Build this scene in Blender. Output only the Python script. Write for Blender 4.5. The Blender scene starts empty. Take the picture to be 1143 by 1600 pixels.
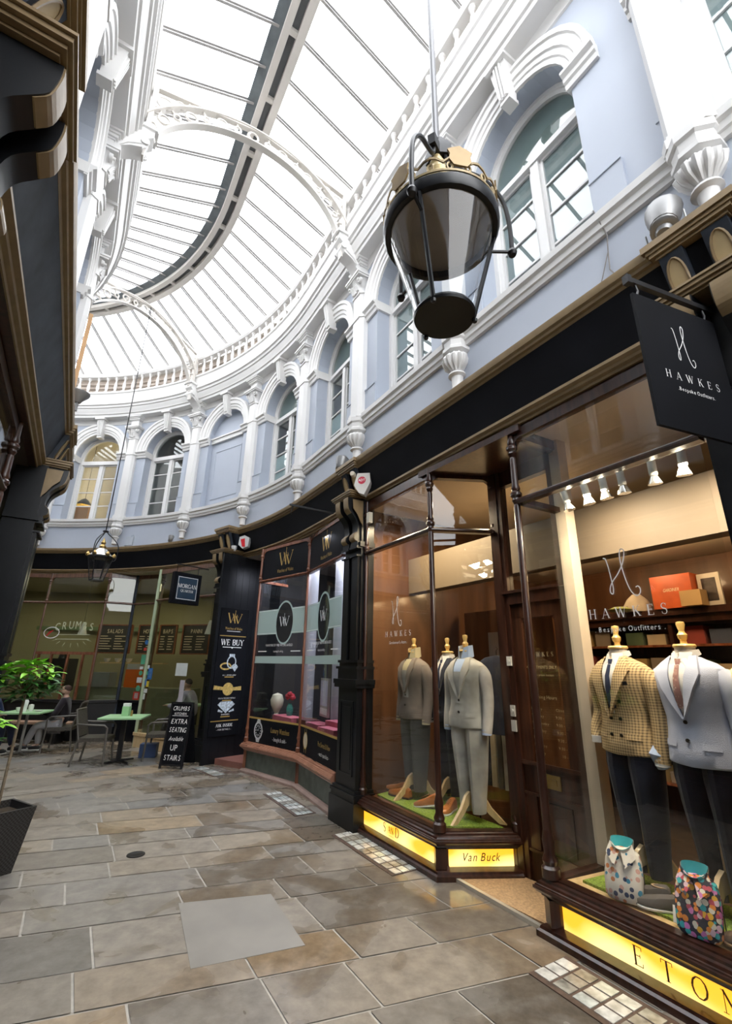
import bpy, math, random
from math import sin, cos, pi, radians, sqrt, atan2
from mathutils import Vector, Matrix
random.seed(11)
scene = bpy.context.scene
COL = scene.collection

# ---------------------------------------------------------------- camera
cam_d = bpy.data.cameras.new('camera'); cam = bpy.data.objects.new('camera', cam_d); COL.objects.link(cam)
cam_d.sensor_fit = 'VERTICAL'; cam_d.sensor_height = 36.0; cam_d.lens = 36.0 * 720 / 1600
cam_d.clip_start = 0.03; cam_d.clip_end = 200
_f = Vector((0, .9486833, .31622777)); _r = Vector((.99985964, -.0052982, .0158946)); _u = _r.cross(_f)
cam.matrix_world = Matrix(((_r.x, _u.x, -_f.x, 0), (_r.y, _u.y, -_f.y, 0), (_r.z, _u.z, -_f.z, 1.6), (0, 0, 0, 1)))
scene.camera = cam

# ---------------------------------------------------------------- world, exposure
world = bpy.data.worlds.new('overcast'); scene.world = world; world.use_nodes = True
_bg = world.node_tree.nodes['Background']
_bg.inputs[0].default_value = (.955, .975, 1, 1); _bg.inputs[1].default_value = 4.7
vs = scene.view_settings
vs.view_transform = 'Standard'; vs.look = 'None'; vs.gamma = 1.0; vs.use_curve_mapping = False; vs.exposure = 0.55
cy = scene.cycles
cy.max_bounces = 7; cy.diffuse_bounces = 4; cy.glossy_bounces = 3; cy.transmission_bounces = 3; cy.transparent_max_bounces = 10
cy.sample_clamp_indirect = 6; cy.caustics_reflective = False; cy.caustics_refractive = False
cy.use_denoising = True; cy.use_adaptive_sampling = True; cy.adaptive_threshold = .02

LIGHTS = []
def area_light(name, loc, target, sx, sy, power, color):
    d = bpy.data.lights.new(name, 'AREA'); d.shape = 'RECTANGLE'; d.size = sx; d.size_y = sy; d.energy = power; d.color = color
    o = bpy.data.objects.new(name, d); COL.objects.link(o); o.location = loc
    o.rotation_euler = (Vector(target) - Vector(loc)).to_track_quat('-Z', 'Y').to_euler()
    LIGHTS.append(o); return o
def point_light(name, loc, power, color, r=.05):
    d = bpy.data.lights.new(name, 'POINT'); d.energy = power; d.color = color; d.shadow_soft_size = r
    o = bpy.data.objects.new(name, d); COL.objects.link(o); o.location = loc; return o

# ---------------------------------------------------------------- the arcade's own coordinates
# u runs along the arcade (straight to 6.5, then round a bend), off is measured across it, z is up
A0 = radians(-31); TD = Vector((sin(A0), cos(A0), 0)); ND = Vector((cos(A0), -sin(A0), 0)); ZZ = Vector((0, 0, 1))
SB, RB, OC = 6.5, 8.0, 5.07
WR, WL = 2.90, -.80
LH = .10      # the left shops stand this much further into the arcade
def P(u, off, z=0.0):
    if u <= SB: return TD * u + ND * off + ZZ * z
    th = (u - SB) / RB; r = off + OC
    return TD * (SB + r * sin(th)) + ND * (r * cos(th) - OC) + ZZ * z
def dirs(u):
    th = max(0.0, (u - SB) / RB)
    return TD * cos(th) - ND * sin(th), ND * cos(th) + TD * sin(th)
def Q(side, u, h, z): return P(u, WR - h if side > 0 else WL + h, z)
def mat4(o, X, Y, Z): return Matrix(((X.x, Y.x, Z.x, o.x), (X.y, Y.y, Z.y, o.y), (X.z, Y.z, Z.z, o.z), (0, 0, 0, 1)))
def F(side, u, h=0, z=0, rot=0):
    t, n = dirs(u)
    m = mat4(Q(side, u, h, z), -t, n, ZZ) if side > 0 else mat4(Q(side, u, h, z), t, -n, ZZ)
    return m @ Matrix.Rotation(rot, 4, 'Z') if rot else m
def AB(a, b, z=0):     # frame on a facade line from a (left, seen from outside) to b (right)
    X = (b - a); X.z = 0; X.normalize(); o = a.copy(); o.z = z
    return mat4(o, X, ZZ.cross(X), ZZ)
def urange(u0, u1, du=.28):
    out = [u0]
    if u0 < SB:
        if u1 <= SB: return [u0, u1]
        out.append(SB); s = SB
    else: s = u0
    n = max(1, int(math.ceil((u1 - s) / du)))
    return out + [s + (u1 - s) * i / n for i in range(1, n + 1)]

# ---------------------------------------------------------------- mesh builder
class MB:
    def __init__(s): s.v = []; s.f = []; s.mi = []; s.M = None
    def add(s, vs_, fs, mi=0, M=None):
        b = len(s.v); M = M if M is not None else s.M
        s.v += [(M @ Vector(p)) if M is not None else Vector(p) for p in vs_]
        for f in fs: s.f.append([b + i for i in f]); s.mi.append(mi)
        return s
    def box(s, x0, x1, y0, y1, z0, z1, mi=0, M=None):
        v = [(x, y, z) for z in (z0, z1) for y in (y0, y1) for x in (x0, x1)]
        return s.add(v, [(0, 2, 3, 1), (4, 5, 7, 6), (0, 1, 5, 4), (2, 6, 7, 3), (0, 4, 6, 2), (1, 3, 7, 5)], mi, M)
    def cbox(s, c, d, mi=0, M=None):
        return s.box(c[0] - d[0] / 2, c[0] + d[0] / 2, c[1] - d[1] / 2, c[1] + d[1] / 2, c[2] - d[2] / 2, c[2] + d[2] / 2, mi, M)
    def lathe(s, prof, c=(0, 0, 0), seg=12, mi=0, M=None, axis='z', sx=1, sy=1, ph=0):
        v = []; f = []; n = len(prof)
        for (r, z) in prof:
            for i in range(seg):
                a = 2 * pi * i / seg + ph; p = (r * cos(a) * sx, r * sin(a) * sy, z)
                if axis == 'x': p = (z, p[0], p[1])
                if axis == 'y': p = (p[0], z, p[1])
                v.append((c[0] + p[0], c[1] + p[1], c[2] + p[2]))
        for j in range(n - 1):
            for i in range(seg):
                k = (i + 1) % seg; q = (j * seg + i, j * seg + k, (j + 1) * seg + k, (j + 1) * seg + i)
                f.append(q)
        f.append(tuple(range(seg))[::-1]); f.append(tuple((n - 1) * seg + i for i in range(seg)))
        return s.add(v, f, mi, M)
    def tube(s, pts, r, seg=6, mi=0, M=None, closed=False):
        pts = [Vector(p) for p in pts]; n = len(pts); v = []; f = []
        rr = r if isinstance(r, (list, tuple)) else [r] * n; up0 = None
        for i, p in enumerate(pts):
            if closed: d = (pts[(i + 1) % n] - pts[i - 1])
            else: d = pts[min(i + 1, n - 1)] - pts[max(i - 1, 0)]
            if d.length < 1e-9: d = Vector((0, 0, 1))
            d.normalize()
            if up0 is None: up0 = d.orthogonal().normalized()
            else:
                up0 = (up0 - d * up0.dot(d))
                up0 = up0.normalized() if up0.length > 1e-6 else d.orthogonal().normalized()
            w = d.cross(up0)
            for k in range(seg):
                a = 2 * pi * k / seg; v.append(p + (up0 * cos(a) + w * sin(a)) * rr[i])
        for j in range(n if closed else n - 1):
            j2 = (j + 1) % n
            for k in range(seg): f.append((j * seg + k, j * seg + (k + 1) % seg, j2 * seg + (k + 1) % seg, j2 * seg + k))
        if not closed: f.append(tuple(range(seg))[::-1]); f.append(tuple((n - 1) * seg + k for k in range(seg)))
        return s.add(v, f, mi, M)
    def prism(s, poly, d0, d1, mi=0, M=None, plane='xz'):   # 2D outline pulled from d0 to d1 along the third axis
        n = len(poly)
        def c(p, d): return {'xz': (p[0], d, p[1]), 'xy': (p[0], p[1], d), 'yz': (d, p[0], p[1])}[plane]
        v = [c(p, d0) for p in poly] + [c(p, d1) for p in poly]
        f = [tuple(range(n)), tuple(range(n, 2 * n))[::-1]] + [(i, i + n, (i + 1) % n + n, (i + 1) % n) for i in range(n)]
        return s.add(v, f, mi, M)
    def sweep(s, side, prof, u0, u1, mi=0, closed=True, du=.28):   # prof of (h, z)
        U = urange(u0, u1, du); n = len(prof)
        v = [Q(side, u, h, z) for u in U for (h, z) in prof]; f = []
        m = n if closed else n - 1
        for j in range(len(U) - 1):
            for i in range(m): f.append((j * n + i, j * n + (i + 1) % n, (j + 1) * n + (i + 1) % n, (j + 1) * n + i))
        if closed: f.append(tuple(range(n))); f.append(tuple((len(U) - 1) * n + i for i in range(n)))
        return s.add(v, f, mi)
    def loft(s, rings, mi=0, M=None, cap=True):
        n = len(rings[0]); v = [p for r in rings for p in r]; f = []
        for j in range(len(rings) - 1):
            for i in range(n): f.append((j * n + i, j * n + (i + 1) % n, (j + 1) * n + (i + 1) % n, (j + 1) * n + i))
        if cap: f.append(tuple(range(n))[::-1]); f.append(tuple((len(rings) - 1) * n + i for i in range(n)))
        return s.add(v, f, mi, M)
    def merge(s, o, mi=None, M=None):
        b = len(s.v); s.v += [(M @ p if M is not None else p.copy()) for p in o.v]
        s.f += [[b + i for i in f] for f in o.f]; s.mi += [m if mi is None else mi for m in o.mi]
        return s

SMOOTH_ANGLE = radians(32)
def link_mesh(name, mb, mats, M, smooth=True, fix=True):
    inv = M.inverted(); me = bpy.data.meshes.new(name)
    me.from_pydata([inv @ p for p in mb.v], [], mb.f)
    mats = mats if isinstance(mats, (list, tuple)) else [mats]
    for m in mats: me.materials.append(m)
    if len(mats) > 1: me.polygons.foreach_set('material_index', mb.mi)
    if fix:
        import bmesh
        bm = bmesh.new(); bm.from_mesh(me); bmesh.ops.remove_doubles(bm, verts=bm.verts, dist=1e-5)
        bmesh.ops.recalc_face_normals(bm, faces=bm.faces); bm.to_mesh(me); bm.free()
    if smooth:
        me.polygons.foreach_set('use_smooth', [True] * len(me.polygons))
        try: me.set_sharp_from_angle(angle=SMOOTH_ANGLE)
        except Exception: pass
    o = bpy.data.objects.new(name, me); COL.objects.link(o); return o
def base_of(mb):
    xs = [p.x for p in mb.v]; ys = [p.y for p in mb.v]; zs = [p.z for p in mb.v]
    return Vector(((min(xs) + max(xs)) / 2, (min(ys) + max(ys)) / 2, min(zs)))
def tag(o, label=None, cat=None, group=None, kind=None):
    if label: o['label'] = label
    if cat: o['category'] = cat
    if group: o['group'] = group
    if kind: o['kind'] = kind
    return o
WM = {}   # rest matrices of things and parts
def thing(name, M, label=None, cat=None, group=None, kind=None):
    if isinstance(M, Vector): M = Matrix.Translation(M)
    o = bpy.data.objects.new(name, None); COL.objects.link(o); o.matrix_world = M; o.empty_display_size = .1
    WM[o] = M.copy(); return tag(o, label, cat, group, kind)
def part(name, mb, mats, parent, label=None, local=True, smooth=True, fix=True):
    """mb in the thing's frame when local, else in world coordinates"""
    PM = WM[parent]
    if local: mb2 = MB(); mb2.v = [PM @ p for p in mb.v]; mb2.f = mb.f; mb2.mi = mb.mi; mb = mb2
    o = link_mesh(name, mb, mats, PM, smooth, fix)
    o.parent = parent; WM[o] = PM
    if label: o['label'] = label
    return o
def single(name, mb, mats, label=None, cat=None, group=None, kind=None, smooth=True, fix=True, M=None):
    M = M if M is not None else Matrix.Translation(base_of(mb))
    o = link_mesh(name, mb, mats, M, smooth, fix); o.matrix_world = M; WM[o] = M
    return tag(o, label, cat, group, kind)
def copy_tree(o, M=None, parent=None, label=None):
    c = o.copy(); COL.objects.link(c)
    if parent is not None: c.parent = parent
    if M is not None: c.matrix_world = M; WM[c] = M
    if label: c['label'] = label
    for ch in list(o.children): copy_tree(ch, None, c)
    return c

# ---------------------------------------------------------------- materials
def new_mat(name):
    m = bpy.data.materials.new(name); m.use_nodes = True; nt = m.node_tree
    b = nt.nodes['Principled BSDF']; return m, nt, b
def C4(c): return (c[0], c[1], c[2], 1)
def simple(name, col, rough=.5, metal=0, var=.06, scale=6, bump=0, bscale=40, spec=.5, coat=0):
    m, nt, b = new_mat(name); N = nt.nodes; Lk = nt.links
    b.inputs['Roughness'].default_value = rough; b.inputs['Metallic'].default_value = metal
    b.inputs['Specular IOR Level'].default_value = spec
    if coat: b.inputs['Coat Weight'].default_value = coat; b.inputs['Coat Roughness'].default_value = .1
    tc = N.new('ShaderNodeTexCoord'); no = N.new('ShaderNodeTexNoise'); no.inputs['Scale'].default_value = scale; no.inputs['Detail'].default_value = 3
    Lk.new(tc.outputs['Object'], no.inputs['Vector'])
    r = N.new('ShaderNodeValToRGB'); r.color_ramp.elements[0].position = .3; r.color_ramp.elements[1].position = .7
    r.color_ramp.elements[0].color = C4([c * (1 - var) for c in col]); r.color_ramp.elements[1].color = C4([min(1, c * (1 + var)) for c in col])
    Lk.new(no.outputs['Fac'], r.inputs['Fac']); Lk.new(r.outputs['Color'], b.inputs['Base Color'])
    if bump:
        n2 = N.new('ShaderNodeTexNoise'); n2.inputs['Scale'].default_value = bscale; n2.inputs['Detail'].default_value = 2
        Lk.new(tc.outputs['Object'], n2.inputs['Vector'])
        bp = N.new('ShaderNodeBump'); bp.inputs['Strength'].default_value = bump; bp.inputs['Distance'].default_value = .01
        Lk.new(n2.outputs['Fac'], bp.inputs['Height']); Lk.new(bp.outputs['Normal'], b.inputs['Normal'])
    return m
def emit(name, col, strength, var=0, scale=3):
    m, nt, b = new_mat(name); N = nt.nodes
    b.inputs['Base Color'].default_value = C4([c * .5 for c in col]); b.inputs['Emission Color'].default_value = C4(col); b.inputs['Emission Strength'].default_value = strength
    if var:
        tc = N.new('ShaderNodeTexCoord'); no = N.new('ShaderNodeTexNoise'); no.inputs['Scale'].default_value = scale; no.inputs['Detail'].default_value = 0
        nt.links.new(tc.outputs['Object'], no.inputs['Vector']); mr = N.new('ShaderNodeMapRange')
        mr.inputs['From Min'].default_value = .3; mr.inputs['From Max'].default_value = .7
        mr.inputs['To Min'].default_value = strength * (1 - var); mr.inputs['To Max'].default_value = strength * (1 + var)
        nt.links.new(no.outputs['Fac'], mr.inputs['Value']); nt.links.new(mr.outputs['Result'], b.inputs['Emission Strength'])
    return m
def glass(name, tint=(1, 1, 1), refl=.05, edge=.9, rough=.0, body=None, body_f=0.0):
    m = bpy.data.materials.new(name); m.use_nodes = True; nt = m.node_tree; N = nt.nodes; Lk = nt.links; N.clear()
    out = N.new('ShaderNodeOutputMaterial'); tr = N.new('ShaderNodeBsdfTransparent'); tr.inputs[0].default_value = C4(tint)
    gl = N.new('ShaderNodeBsdfGlossy'); gl.inputs['Roughness'].default_value = rough
    lw = N.new('ShaderNodeLayerWeight'); lw.inputs['Blend'].default_value = .5
    pw = N.new('ShaderNodeMath'); pw.operation = 'POWER'; pw.inputs[1].default_value = 4.0; Lk.new(lw.outputs['Facing'], pw.inputs[0])
    ma = N.new('ShaderNodeMath'); ma.operation = 'MULTIPLY_ADD'; ma.inputs[1].default_value = edge; ma.inputs[2].default_value = refl; ma.use_clamp = True
    Lk.new(pw.outputs[0], ma.inputs[0])
    base = tr.outputs[0]
    if body:
        df = N.new('ShaderNodeBsdfDiffuse'); df.inputs[0].default_value = C4(body)
        mb_ = N.new('ShaderNodeMixShader'); mb_.inputs[0].default_value = body_f; Lk.new(tr.outputs[0], mb_.inputs[1]); Lk.new(df.outputs[0], mb_.inputs[2]); base = mb_.outputs[0]
    mx = N.new('ShaderNodeMixShader'); Lk.new(ma.outputs[0], mx.inputs[0]); Lk.new(base, mx.inputs[1]); Lk.new(gl.outputs[0], mx.inputs[2])
    Lk.new(mx.outputs[0], out.inputs[0]); return m
def wood(name, c1, c2, rough=.3, scale=3, coat=.3):
    m, nt, b = new_mat(name); N = nt.nodes; Lk = nt.links
    b.inputs['Roughness'].default_value = rough; b.inputs['Coat Weight'].default_value = coat; b.inputs['Coat Roughness'].default_value = .12
    tc = N.new('ShaderNodeTexCoord'); mp = N.new('ShaderNodeMapping'); mp.inputs['Scale'].default_value = (scale * 8, scale * 8, scale)
    Lk.new(tc.outputs['Object'], mp.inputs['Vector'])
    no = N.new('ShaderNodeTexNoise'); no.inputs['Scale'].default_value = 1; no.inputs['Detail'].default_value = 4; Lk.new(mp.outputs[0], no.inputs['Vector'])
    r = N.new('ShaderNodeValToRGB'); r.color_ramp.elements[0].position = .35; r.color_ramp.elements[1].position = .65
    r.color_ramp.elements[0].color = C4(c1); r.color_ramp.elements[1].color = C4(c2)
    Lk.new(no.outputs['Fac'], r.inputs['Fac']); Lk.new(r.outputs['Color'], b.inputs['Base Color']); return m

white = simple('white_paint', (.69, .68, .665), .42, var=.02, scale=2)
cream = simple('cream_iron_paint', (.56, .53, .49), .4, var=.03)
blue = simple('blue_wall_paint', (.42, .46, .535), .55, var=.03, scale=1.5, bump=.05, bscale=8)
black = simple('black_gloss_paint', (.008, .009, .011), .32, var=.3, scale=4, spec=.4)
board = simple('black_fascia_board', (.006, .0065, .009), .65, var=.3, scale=2, spec=.15)
slate = simple('slate_blue_board', (.030, .037, .050), .55, var=.45, scale=5, spec=.3)
gold = simple('dull_gold_paint', (.26, .18, .09), .42, metal=.1, var=.12, scale=12)
palegold = simple('ochre_oval_paint', (.50, .38, .20), .5, var=.08)
brass = simple('brass', (.50, .34, .12), .3, metal=.9, var=.1)
iron = simple('dark_iron', (.02, .02, .022), .4, metal=.3, var=.2)
mahog = wood('mahogany', (.022, .008, .005), (.055, .02, .012), .28)
redwood = wood('polished_red_wood', (.16, .055, .03), (.28, .11, .06), .22)
doorwood = wood('brown_door_wood', (.03, .011, .006), (.075, .028, .014), .3)
warmwood = wood('orange_brown_panelling', (.10, .038, .014), (.18, .075, .028), .35, 1.2)
lightwood = wood('pale_wood', (.55, .38, .18), (.68, .5, .27), .4)
yellowwood = wood('varnished_pale_wood', (.62, .40, .12), (.75, .52, .20), .3)
shopglass = glass('shop_window_glass', (.97, .98, .975), .035, .75)
upglass = glass('upper_window_glass', (.86, .90, .90), .07, .8)
frosted = glass('frosted_window_film', (.9, .98, .96), .05, .6, body=(.74, .86, .85), body_f=.75)
roofglass = glass('roof_glass', (.97, .98, 1), .02, .3)
lampglass = glass('lantern_glass', (.93, .95, .97), .06, .7)
whitelet = simple('white_lettering', (.95, .95, .93), .5, var=0)
goldlet = simple('gold_lettering', (.55, .36, .10), .4, metal=.2, var=0)
blacklet = simple('black_lettering', (.01, .008, .006), .5, var=0)
plaster = simple('cream_plaster', (.60, .52, .42), .6, var=.03, scale=1)
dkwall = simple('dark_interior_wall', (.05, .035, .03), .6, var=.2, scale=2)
# ---------------------------------------------------------------- large structure
U0, U1 = -4.0, 22.0
LU1 = 14.0
# floor: stone slabs laid in courses across the arcade
def build_floor():
    m, nt, b = new_mat('wet_york_stone'); N = nt.nodes; Lk = nt.links
    at = N.new('ShaderNodeAttribute'); at.attribute_name = 'slab'; sep = N.new('ShaderNodeSeparateColor'); Lk.new(at.outputs['Color'], sep.inputs[0])
    r = N.new('ShaderNodeValToRGB'); cr = r.color_ramp; cr.interpolation = 'LINEAR'
    cols = [(0, (.20, .185, .165)), (.25, (.33, .285, .23)), (.45, (.28, .26, .235)), (.65, (.36, .31, .245)), (.82, (.235, .23, .22)), (1, (.40, .31, .21))]
    cr.elements[0].position = 0; cr.elements[0].color = C4(cols[0][1]); cr.elements[1].position = 1; cr.elements[1].color = C4(cols[-1][1])
    for p_, c_ in cols[1:-1]: e = cr.elements.new(p_); e.color = C4(c_)
    Lk.new(sep.outputs[0], r.inputs['Fac'])
    tc = N.new('ShaderNodeTexCoord')
    n1 = N.new('ShaderNodeTexNoise'); n1.inputs['Scale'].default_value = 9; n1.inputs['Detail'].default_value = 5; n1.inputs['Roughness'].default_value = .65; Lk.new(tc.outputs['Object'], n1.inputs['Vector'])
    n2 = N.new('ShaderNodeTexNoise'); n2.inputs['Scale'].default_value = 1.5; n2.inputs['Detail'].default_value = 4; n2.inputs['Distortion'].default_value = .7; Lk.new(tc.outputs['Object'], n2.inputs['Vector'])
    hs = N.new('ShaderNodeMapRange'); hs.inputs['From Min'].default_value = .35; hs.inputs['From Max'].default_value = .68; hs.inputs['To Min'].default_value = .74; hs.inputs['To Max'].default_value = 1.16; Lk.new(n1.outputs['Fac'], hs.inputs['Value'])
    mul = N.new('ShaderNodeMixRGB'); mul.blend_type = 'MULTIPLY'; mul.inputs[0].default_value = 1; Lk.new(r.outputs[0], mul.inputs[1]); Lk.new(hs.outputs[0], mul.inputs[2])
    # damp patches
    wet = N.new('ShaderNodeMapRange'); wet.inputs['From Min'].default_value = .55; wet.inputs['From Max'].default_value = .69; Lk.new(n2.outputs['Fac'], wet.inputs['Value'])
    # more damp towards the shops on the right (attribute green)
    addw = N.new('ShaderNodeMath'); addw.operation = 'MULTIPLY_ADD'; addw.inputs[1].default_value = .16; Lk.new(sep.outputs[1], addw.inputs[0]); Lk.new(n2.outputs['Fac'], addw.inputs[2]); Lk.new(addw.outputs[0], wet.inputs['Value'])
    wc = N.new('ShaderNodeMixRGB'); wc.blend_type = 'MULTIPLY'; wc.inputs[2].default_value = (.60, .52, .42, 1)
    wf = N.new('ShaderNodeMath'); wf.operation = 'MULTIPLY'; wf.inputs[1].default_value = .75; Lk.new(wet.outputs[0], wf.inputs[0])
    Lk.new(wf.outputs[0], wc.inputs[0]); Lk.new(mul.outputs[0], wc.inputs[1])
    Lk.new(wc.outputs[0], b.inputs['Base Color'])
    ro = N.new('ShaderNodeMapRange'); ro.inputs['To Min'].default_value = .36; ro.inputs['To Max'].default_value = .09; Lk.new(wet.outputs[0], ro.inputs['Value']); Lk.new(ro.outputs[0], b.inputs['Roughness'])
    bp = N.new('ShaderNodeBump'); bp.inputs['Strength'].default_value = .12; bp.inputs['Distance'].default_value = .01; Lk.new(n1.outputs['Fac'], bp.inputs['Height']); Lk.new(bp.outputs[0], b.inputs['Normal'])
    mj = simple('pale_mortar', (.46, .43, .38), .7, var=.15, scale=12)
    rnd = random.Random(5)
    mb = MB(); cols_ = []
    # mortar bed
    nb = 0
    U = urange(U0 - .5, U1 + .5, .3)
    offs = [WL - 1.6, -.2, 1.2, 2.6, WR + 1.9]
    v = [P(u, o, -.004) for u in U for o in offs]; n = len(offs); f = []
    for j in range(len(U) - 1):
        for i in range(n - 1): f.append((j * n + i, (j + 1) * n + i, (j + 1) * n + i + 1, j * n + i + 1))
    mb.add(v, f, 1); cols_ += [(0, 0)] * len(f)
    # slabs
    SK = .21
    rows = [-3.3, -2.8, -2.4, -1.9, -1.5, -1.0, -.55, -.1, .35, .8, 1.25, 1.72, 2.12, 2.58, 3.0, 3.36, 3.86, 4.22, 4.62, 4.95, 5.36, 5.7, 6.12]
    while rows[-1] < U1 + .9: rows.append(rows[-1] + rnd.uniform(.34, .5))
    g = .007
    for a, c in zip(rows[:-1], rows[1:]):
        o = WL - 1.3 + rnd.uniform(-.6, 0)
        while o < WR + 1.7:
            w = rnd.uniform(.42, .98); o2 = min(o + w, WR + 1.8)
            k = 4; k2 = 3
            jit = [rnd.uniform(-.006, .006) for _ in range(4)]
            vs_ = []; tt = rnd.uniform(-.0015, .0015)
            for jj in range(k2 + 1):
                for ii in range(k + 1):
                    oo = o + g + (o2 - o - 2 * g) * ii / k; uu = a + g + (c - a - 2 * g) * jj / k2
                    vs_.append(P(uu - SK * (oo - 1), oo, tt + .0008))
            ff = [(j_ * (k + 1) + i_, (j_ + 1) * (k + 1) + i_, (j_ + 1) * (k + 1) + i_ + 1, j_ * (k + 1) + i_ + 1) for j_ in range(k2) for i_ in range(k)]
            mb.add(vs_, ff, 0); dmp = max(0, min(1, ((o + o2) / 2 - .6) / 2.0)); sc_ = rnd.random(); cols_ += [(sc_, dmp)] * len(ff); o = o2
    me_o = single('floor', mb, [m, mj], kind='structure', smooth=False, fix=False)
    me = me_o.data; ca = me.color_attributes.new('slab', 'FLOAT_COLOR', 'CORNER')
    vals = []
    for p_, c_ in zip(me.polygons, cols_):
        for _ in range(p_.loop_total): vals += [c_[0], c_[1], 0, 1]
    ca.data.foreach_set('color', vals); return me_o
build_floor()

# upper walls with arched openings
ZS, ZSP, RO = 4.90, 6.66, .60      # window sill, springing, opening radius
ZW0, ZW1 = 4.02, 7.72
BAYS_R = [-2, 0, 2, 4, 6, 8, 10, 12, 14, 16, 18, 20]; BLIND = {10}
BAYS_L = [-2, 0, 2, 4, 6, 8, 10, 12, 14, 16, 18, 20]
def loc_pt(side, uc, x, h, z): return Q(side, uc + (-x if side > 0 else x), h, z)
def wall_bay(mb, side, uc, hw=1.0):
    NA = 14
    xs = [-RO * cos(pi * i / NA) for i in range(NA + 1)]
    cols = [(-hw, None), (-.8, None)] + [(x, ZSP + sqrt(max(0, RO * RO - x * x))) for x in xs] + [(.8, None), (hw, None)]
    def q(pts, mi=0): mb.add([loc_pt(side, uc, x, h, z) for x, h, z in pts], [(0, 1, 2, 3)], mi)
    zz0 = [ZW0, ZS]
    for (x0, a0), (x1, a1) in zip(cols[:-1], cols[1:]):
        if a0 is None or a1 is None: q([(x0, 0, ZW0), (x1, 0, ZW0), (x1, 0, ZW1), (x0, 0, ZW1)])
        else:
            q([(x0, 0, ZW0), (x1, 0, ZW0), (x1, 0, ZS), (x0, 0, ZS)]); q([(x0, 0, a0), (x1, 0, a1), (x1, 0, ZW1), (x0, 0, ZW1)])
    D = -.12 if (side > 0 and uc in BLIND) else -.30
    out = [(-RO, ZS)] + [(x, ZSP + sqrt(max(0, RO * RO - x * x))) for x in xs] + [(RO, ZS)]
    for (x0, z0), (x1, z1) in zip(out, out[1:] + out[:1]): q([(x0, 0, z0), (x1, 0, z1), (x1, D, z1), (x0, D, z0)])
    if D > -.2:
        mb.add([loc_pt(side, uc, x, D, z) for x, z in out], [tuple(range(len(out)))])
for side, bays, nm, u1 in ((1, BAYS_R, 'wall_right', 21.0), (-1, BAYS_L, 'wall_left', 21.0)):
    mb = MB()
    for uc in bays: wall_bay(mb, side, uc)
    # wall behind the balusters
    mb.sweep(side, [(-.02, 7.7), (-.02, 8.3), (-.12, 8.3), (-.12, 7.7)], -3, u1)
    single(nm, mb, blue, kind='structure', smooth=False)
# rooms behind the upper windows
roomwall = simple('upper_room_wall', (.55, .53, .48), .7, var=.04, scale=.8)
mb = MB(); mb.sweep(1, [(-.31, 4.55), (-3.2, 4.55), (-3.2, 7.68), (-.0, 7.68)], -3, 21, closed=False)
for u in (-3, 1, 3, 5, 7, 9, 11, 13, 15, 17, 19, 21):
    mb.add([Q(1, u, -.32, 4.55), Q(1, u, -3.2, 4.55), Q(1, u, -3.2, 7.68), Q(1, u, -.02, 7.68)], [(0, 1, 2, 3)])
single('wall_upper_rooms_right', mb, roomwall, kind='structure', smooth=False, fix=False)
mb = MB(); mb.sweep(-1, [(-.31, 4.55), (-2.4, 4.55), (-2.4, 7.68), (-.0, 7.68)], -2, 21, closed=False)
for u in (-2, 21): mb.add([Q(-1, u, -.02, 4.55), Q(-1, u, -2.4, 4.55), Q(-1, u, -2.4, 7.68), Q(-1, u, -.02, 7.68)], [(0, 1, 2, 3)])
single('wall_upper_rooms_left', mb, roomwall, kind='structure', smooth=False, fix=False)
# gallery cornice with smooth parapet (both sides)
corn = [(-.02, 8.30), (.45, 8.30), (.45, 8.26), (.42, 8.24), (.41, 7.99), (.44, 7.97), (.44, 7.93), (.40, 7.91), (.39, 7.86), (.36, 7.85), (.35, 7.80), (.31, 7.75), (.30, 7.71), (.27, 7.70), (.26, 7.64), (-.02, 7.64)]
corn = [(h * .85, z) for h, z in corn]
for side, k, u1 in ((1, 1, 21.0), (-1, 2, 21.0)):
    mb = MB(); mb.sweep(side, corn, -3, u1)
    mb.sweep(side, [(-.02, 7.50), (-.02, 7.64), (.05, 7.64), (.02, 7.52)], -3, u1)
    single('trim_%d' % k, mb, white, kind='structure')
# string course under the upper windows
sillp = [(-.02, 4.72), (.035, 4.72), (.045, 4.76), (.06, 4.77), (.065, 4.82), (.09, 4.84), (.095, 4.90), (-.02, 4.905)]
for side, k, u1 in ((1, 3, 21.0), (-1, 4, 21.0)):
    mb = MB(); mb.sweep(side, sillp, -3, u1); single('trim_%d' % k, mb, white, kind='structure')
# shop fascia: black board between gold mouldings
brd = [(-.02, 3.60), (.05, 3.60), (.195, 4.03), (-.02, 4.03)]
gtop = [(-.02, 4.01), (.19, 4.01), (.20, 4.03), (.222, 4.035), (.228, 4.055), (.25, 4.065), (.26, 4.105), (.26, 4.12), (-.02, 4.135)]
gbot = [(-.06, 3.56), (.02, 3.56), (.025, 3.58), (.05, 3.59), (.055, 3.61), (.085, 3.625), (.085, 3.65), (.04, 3.66), (-.06, 3.66)]
k = 5
for side, u1 in ((1, 21.0), (-1, 21.0)):
    gb_ = gbot if side > 0 else [(max(h + LH, .11), z) for h, z in gbot]
    for pr, m_ in ((brd, board if side > 0 else slate), (gtop, gold), (gb_, gold)):
        mb = MB(); mb.sweep(side, [(h + (LH if side < 0 and h > 0 and pr is not gb_ else 0), z) for h, z in pr], -3, u1); single('trim_%d' % k, mb, m_, kind='structure'); k += 1
mb = MB(); mb.sweep(-1, [(-.10, 3.563), (.11, 3.563), (.11, 3.59), (-.10, 3.59)], -3, 21.0)
single('trim_19', mb, mahog, kind='structure')
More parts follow.
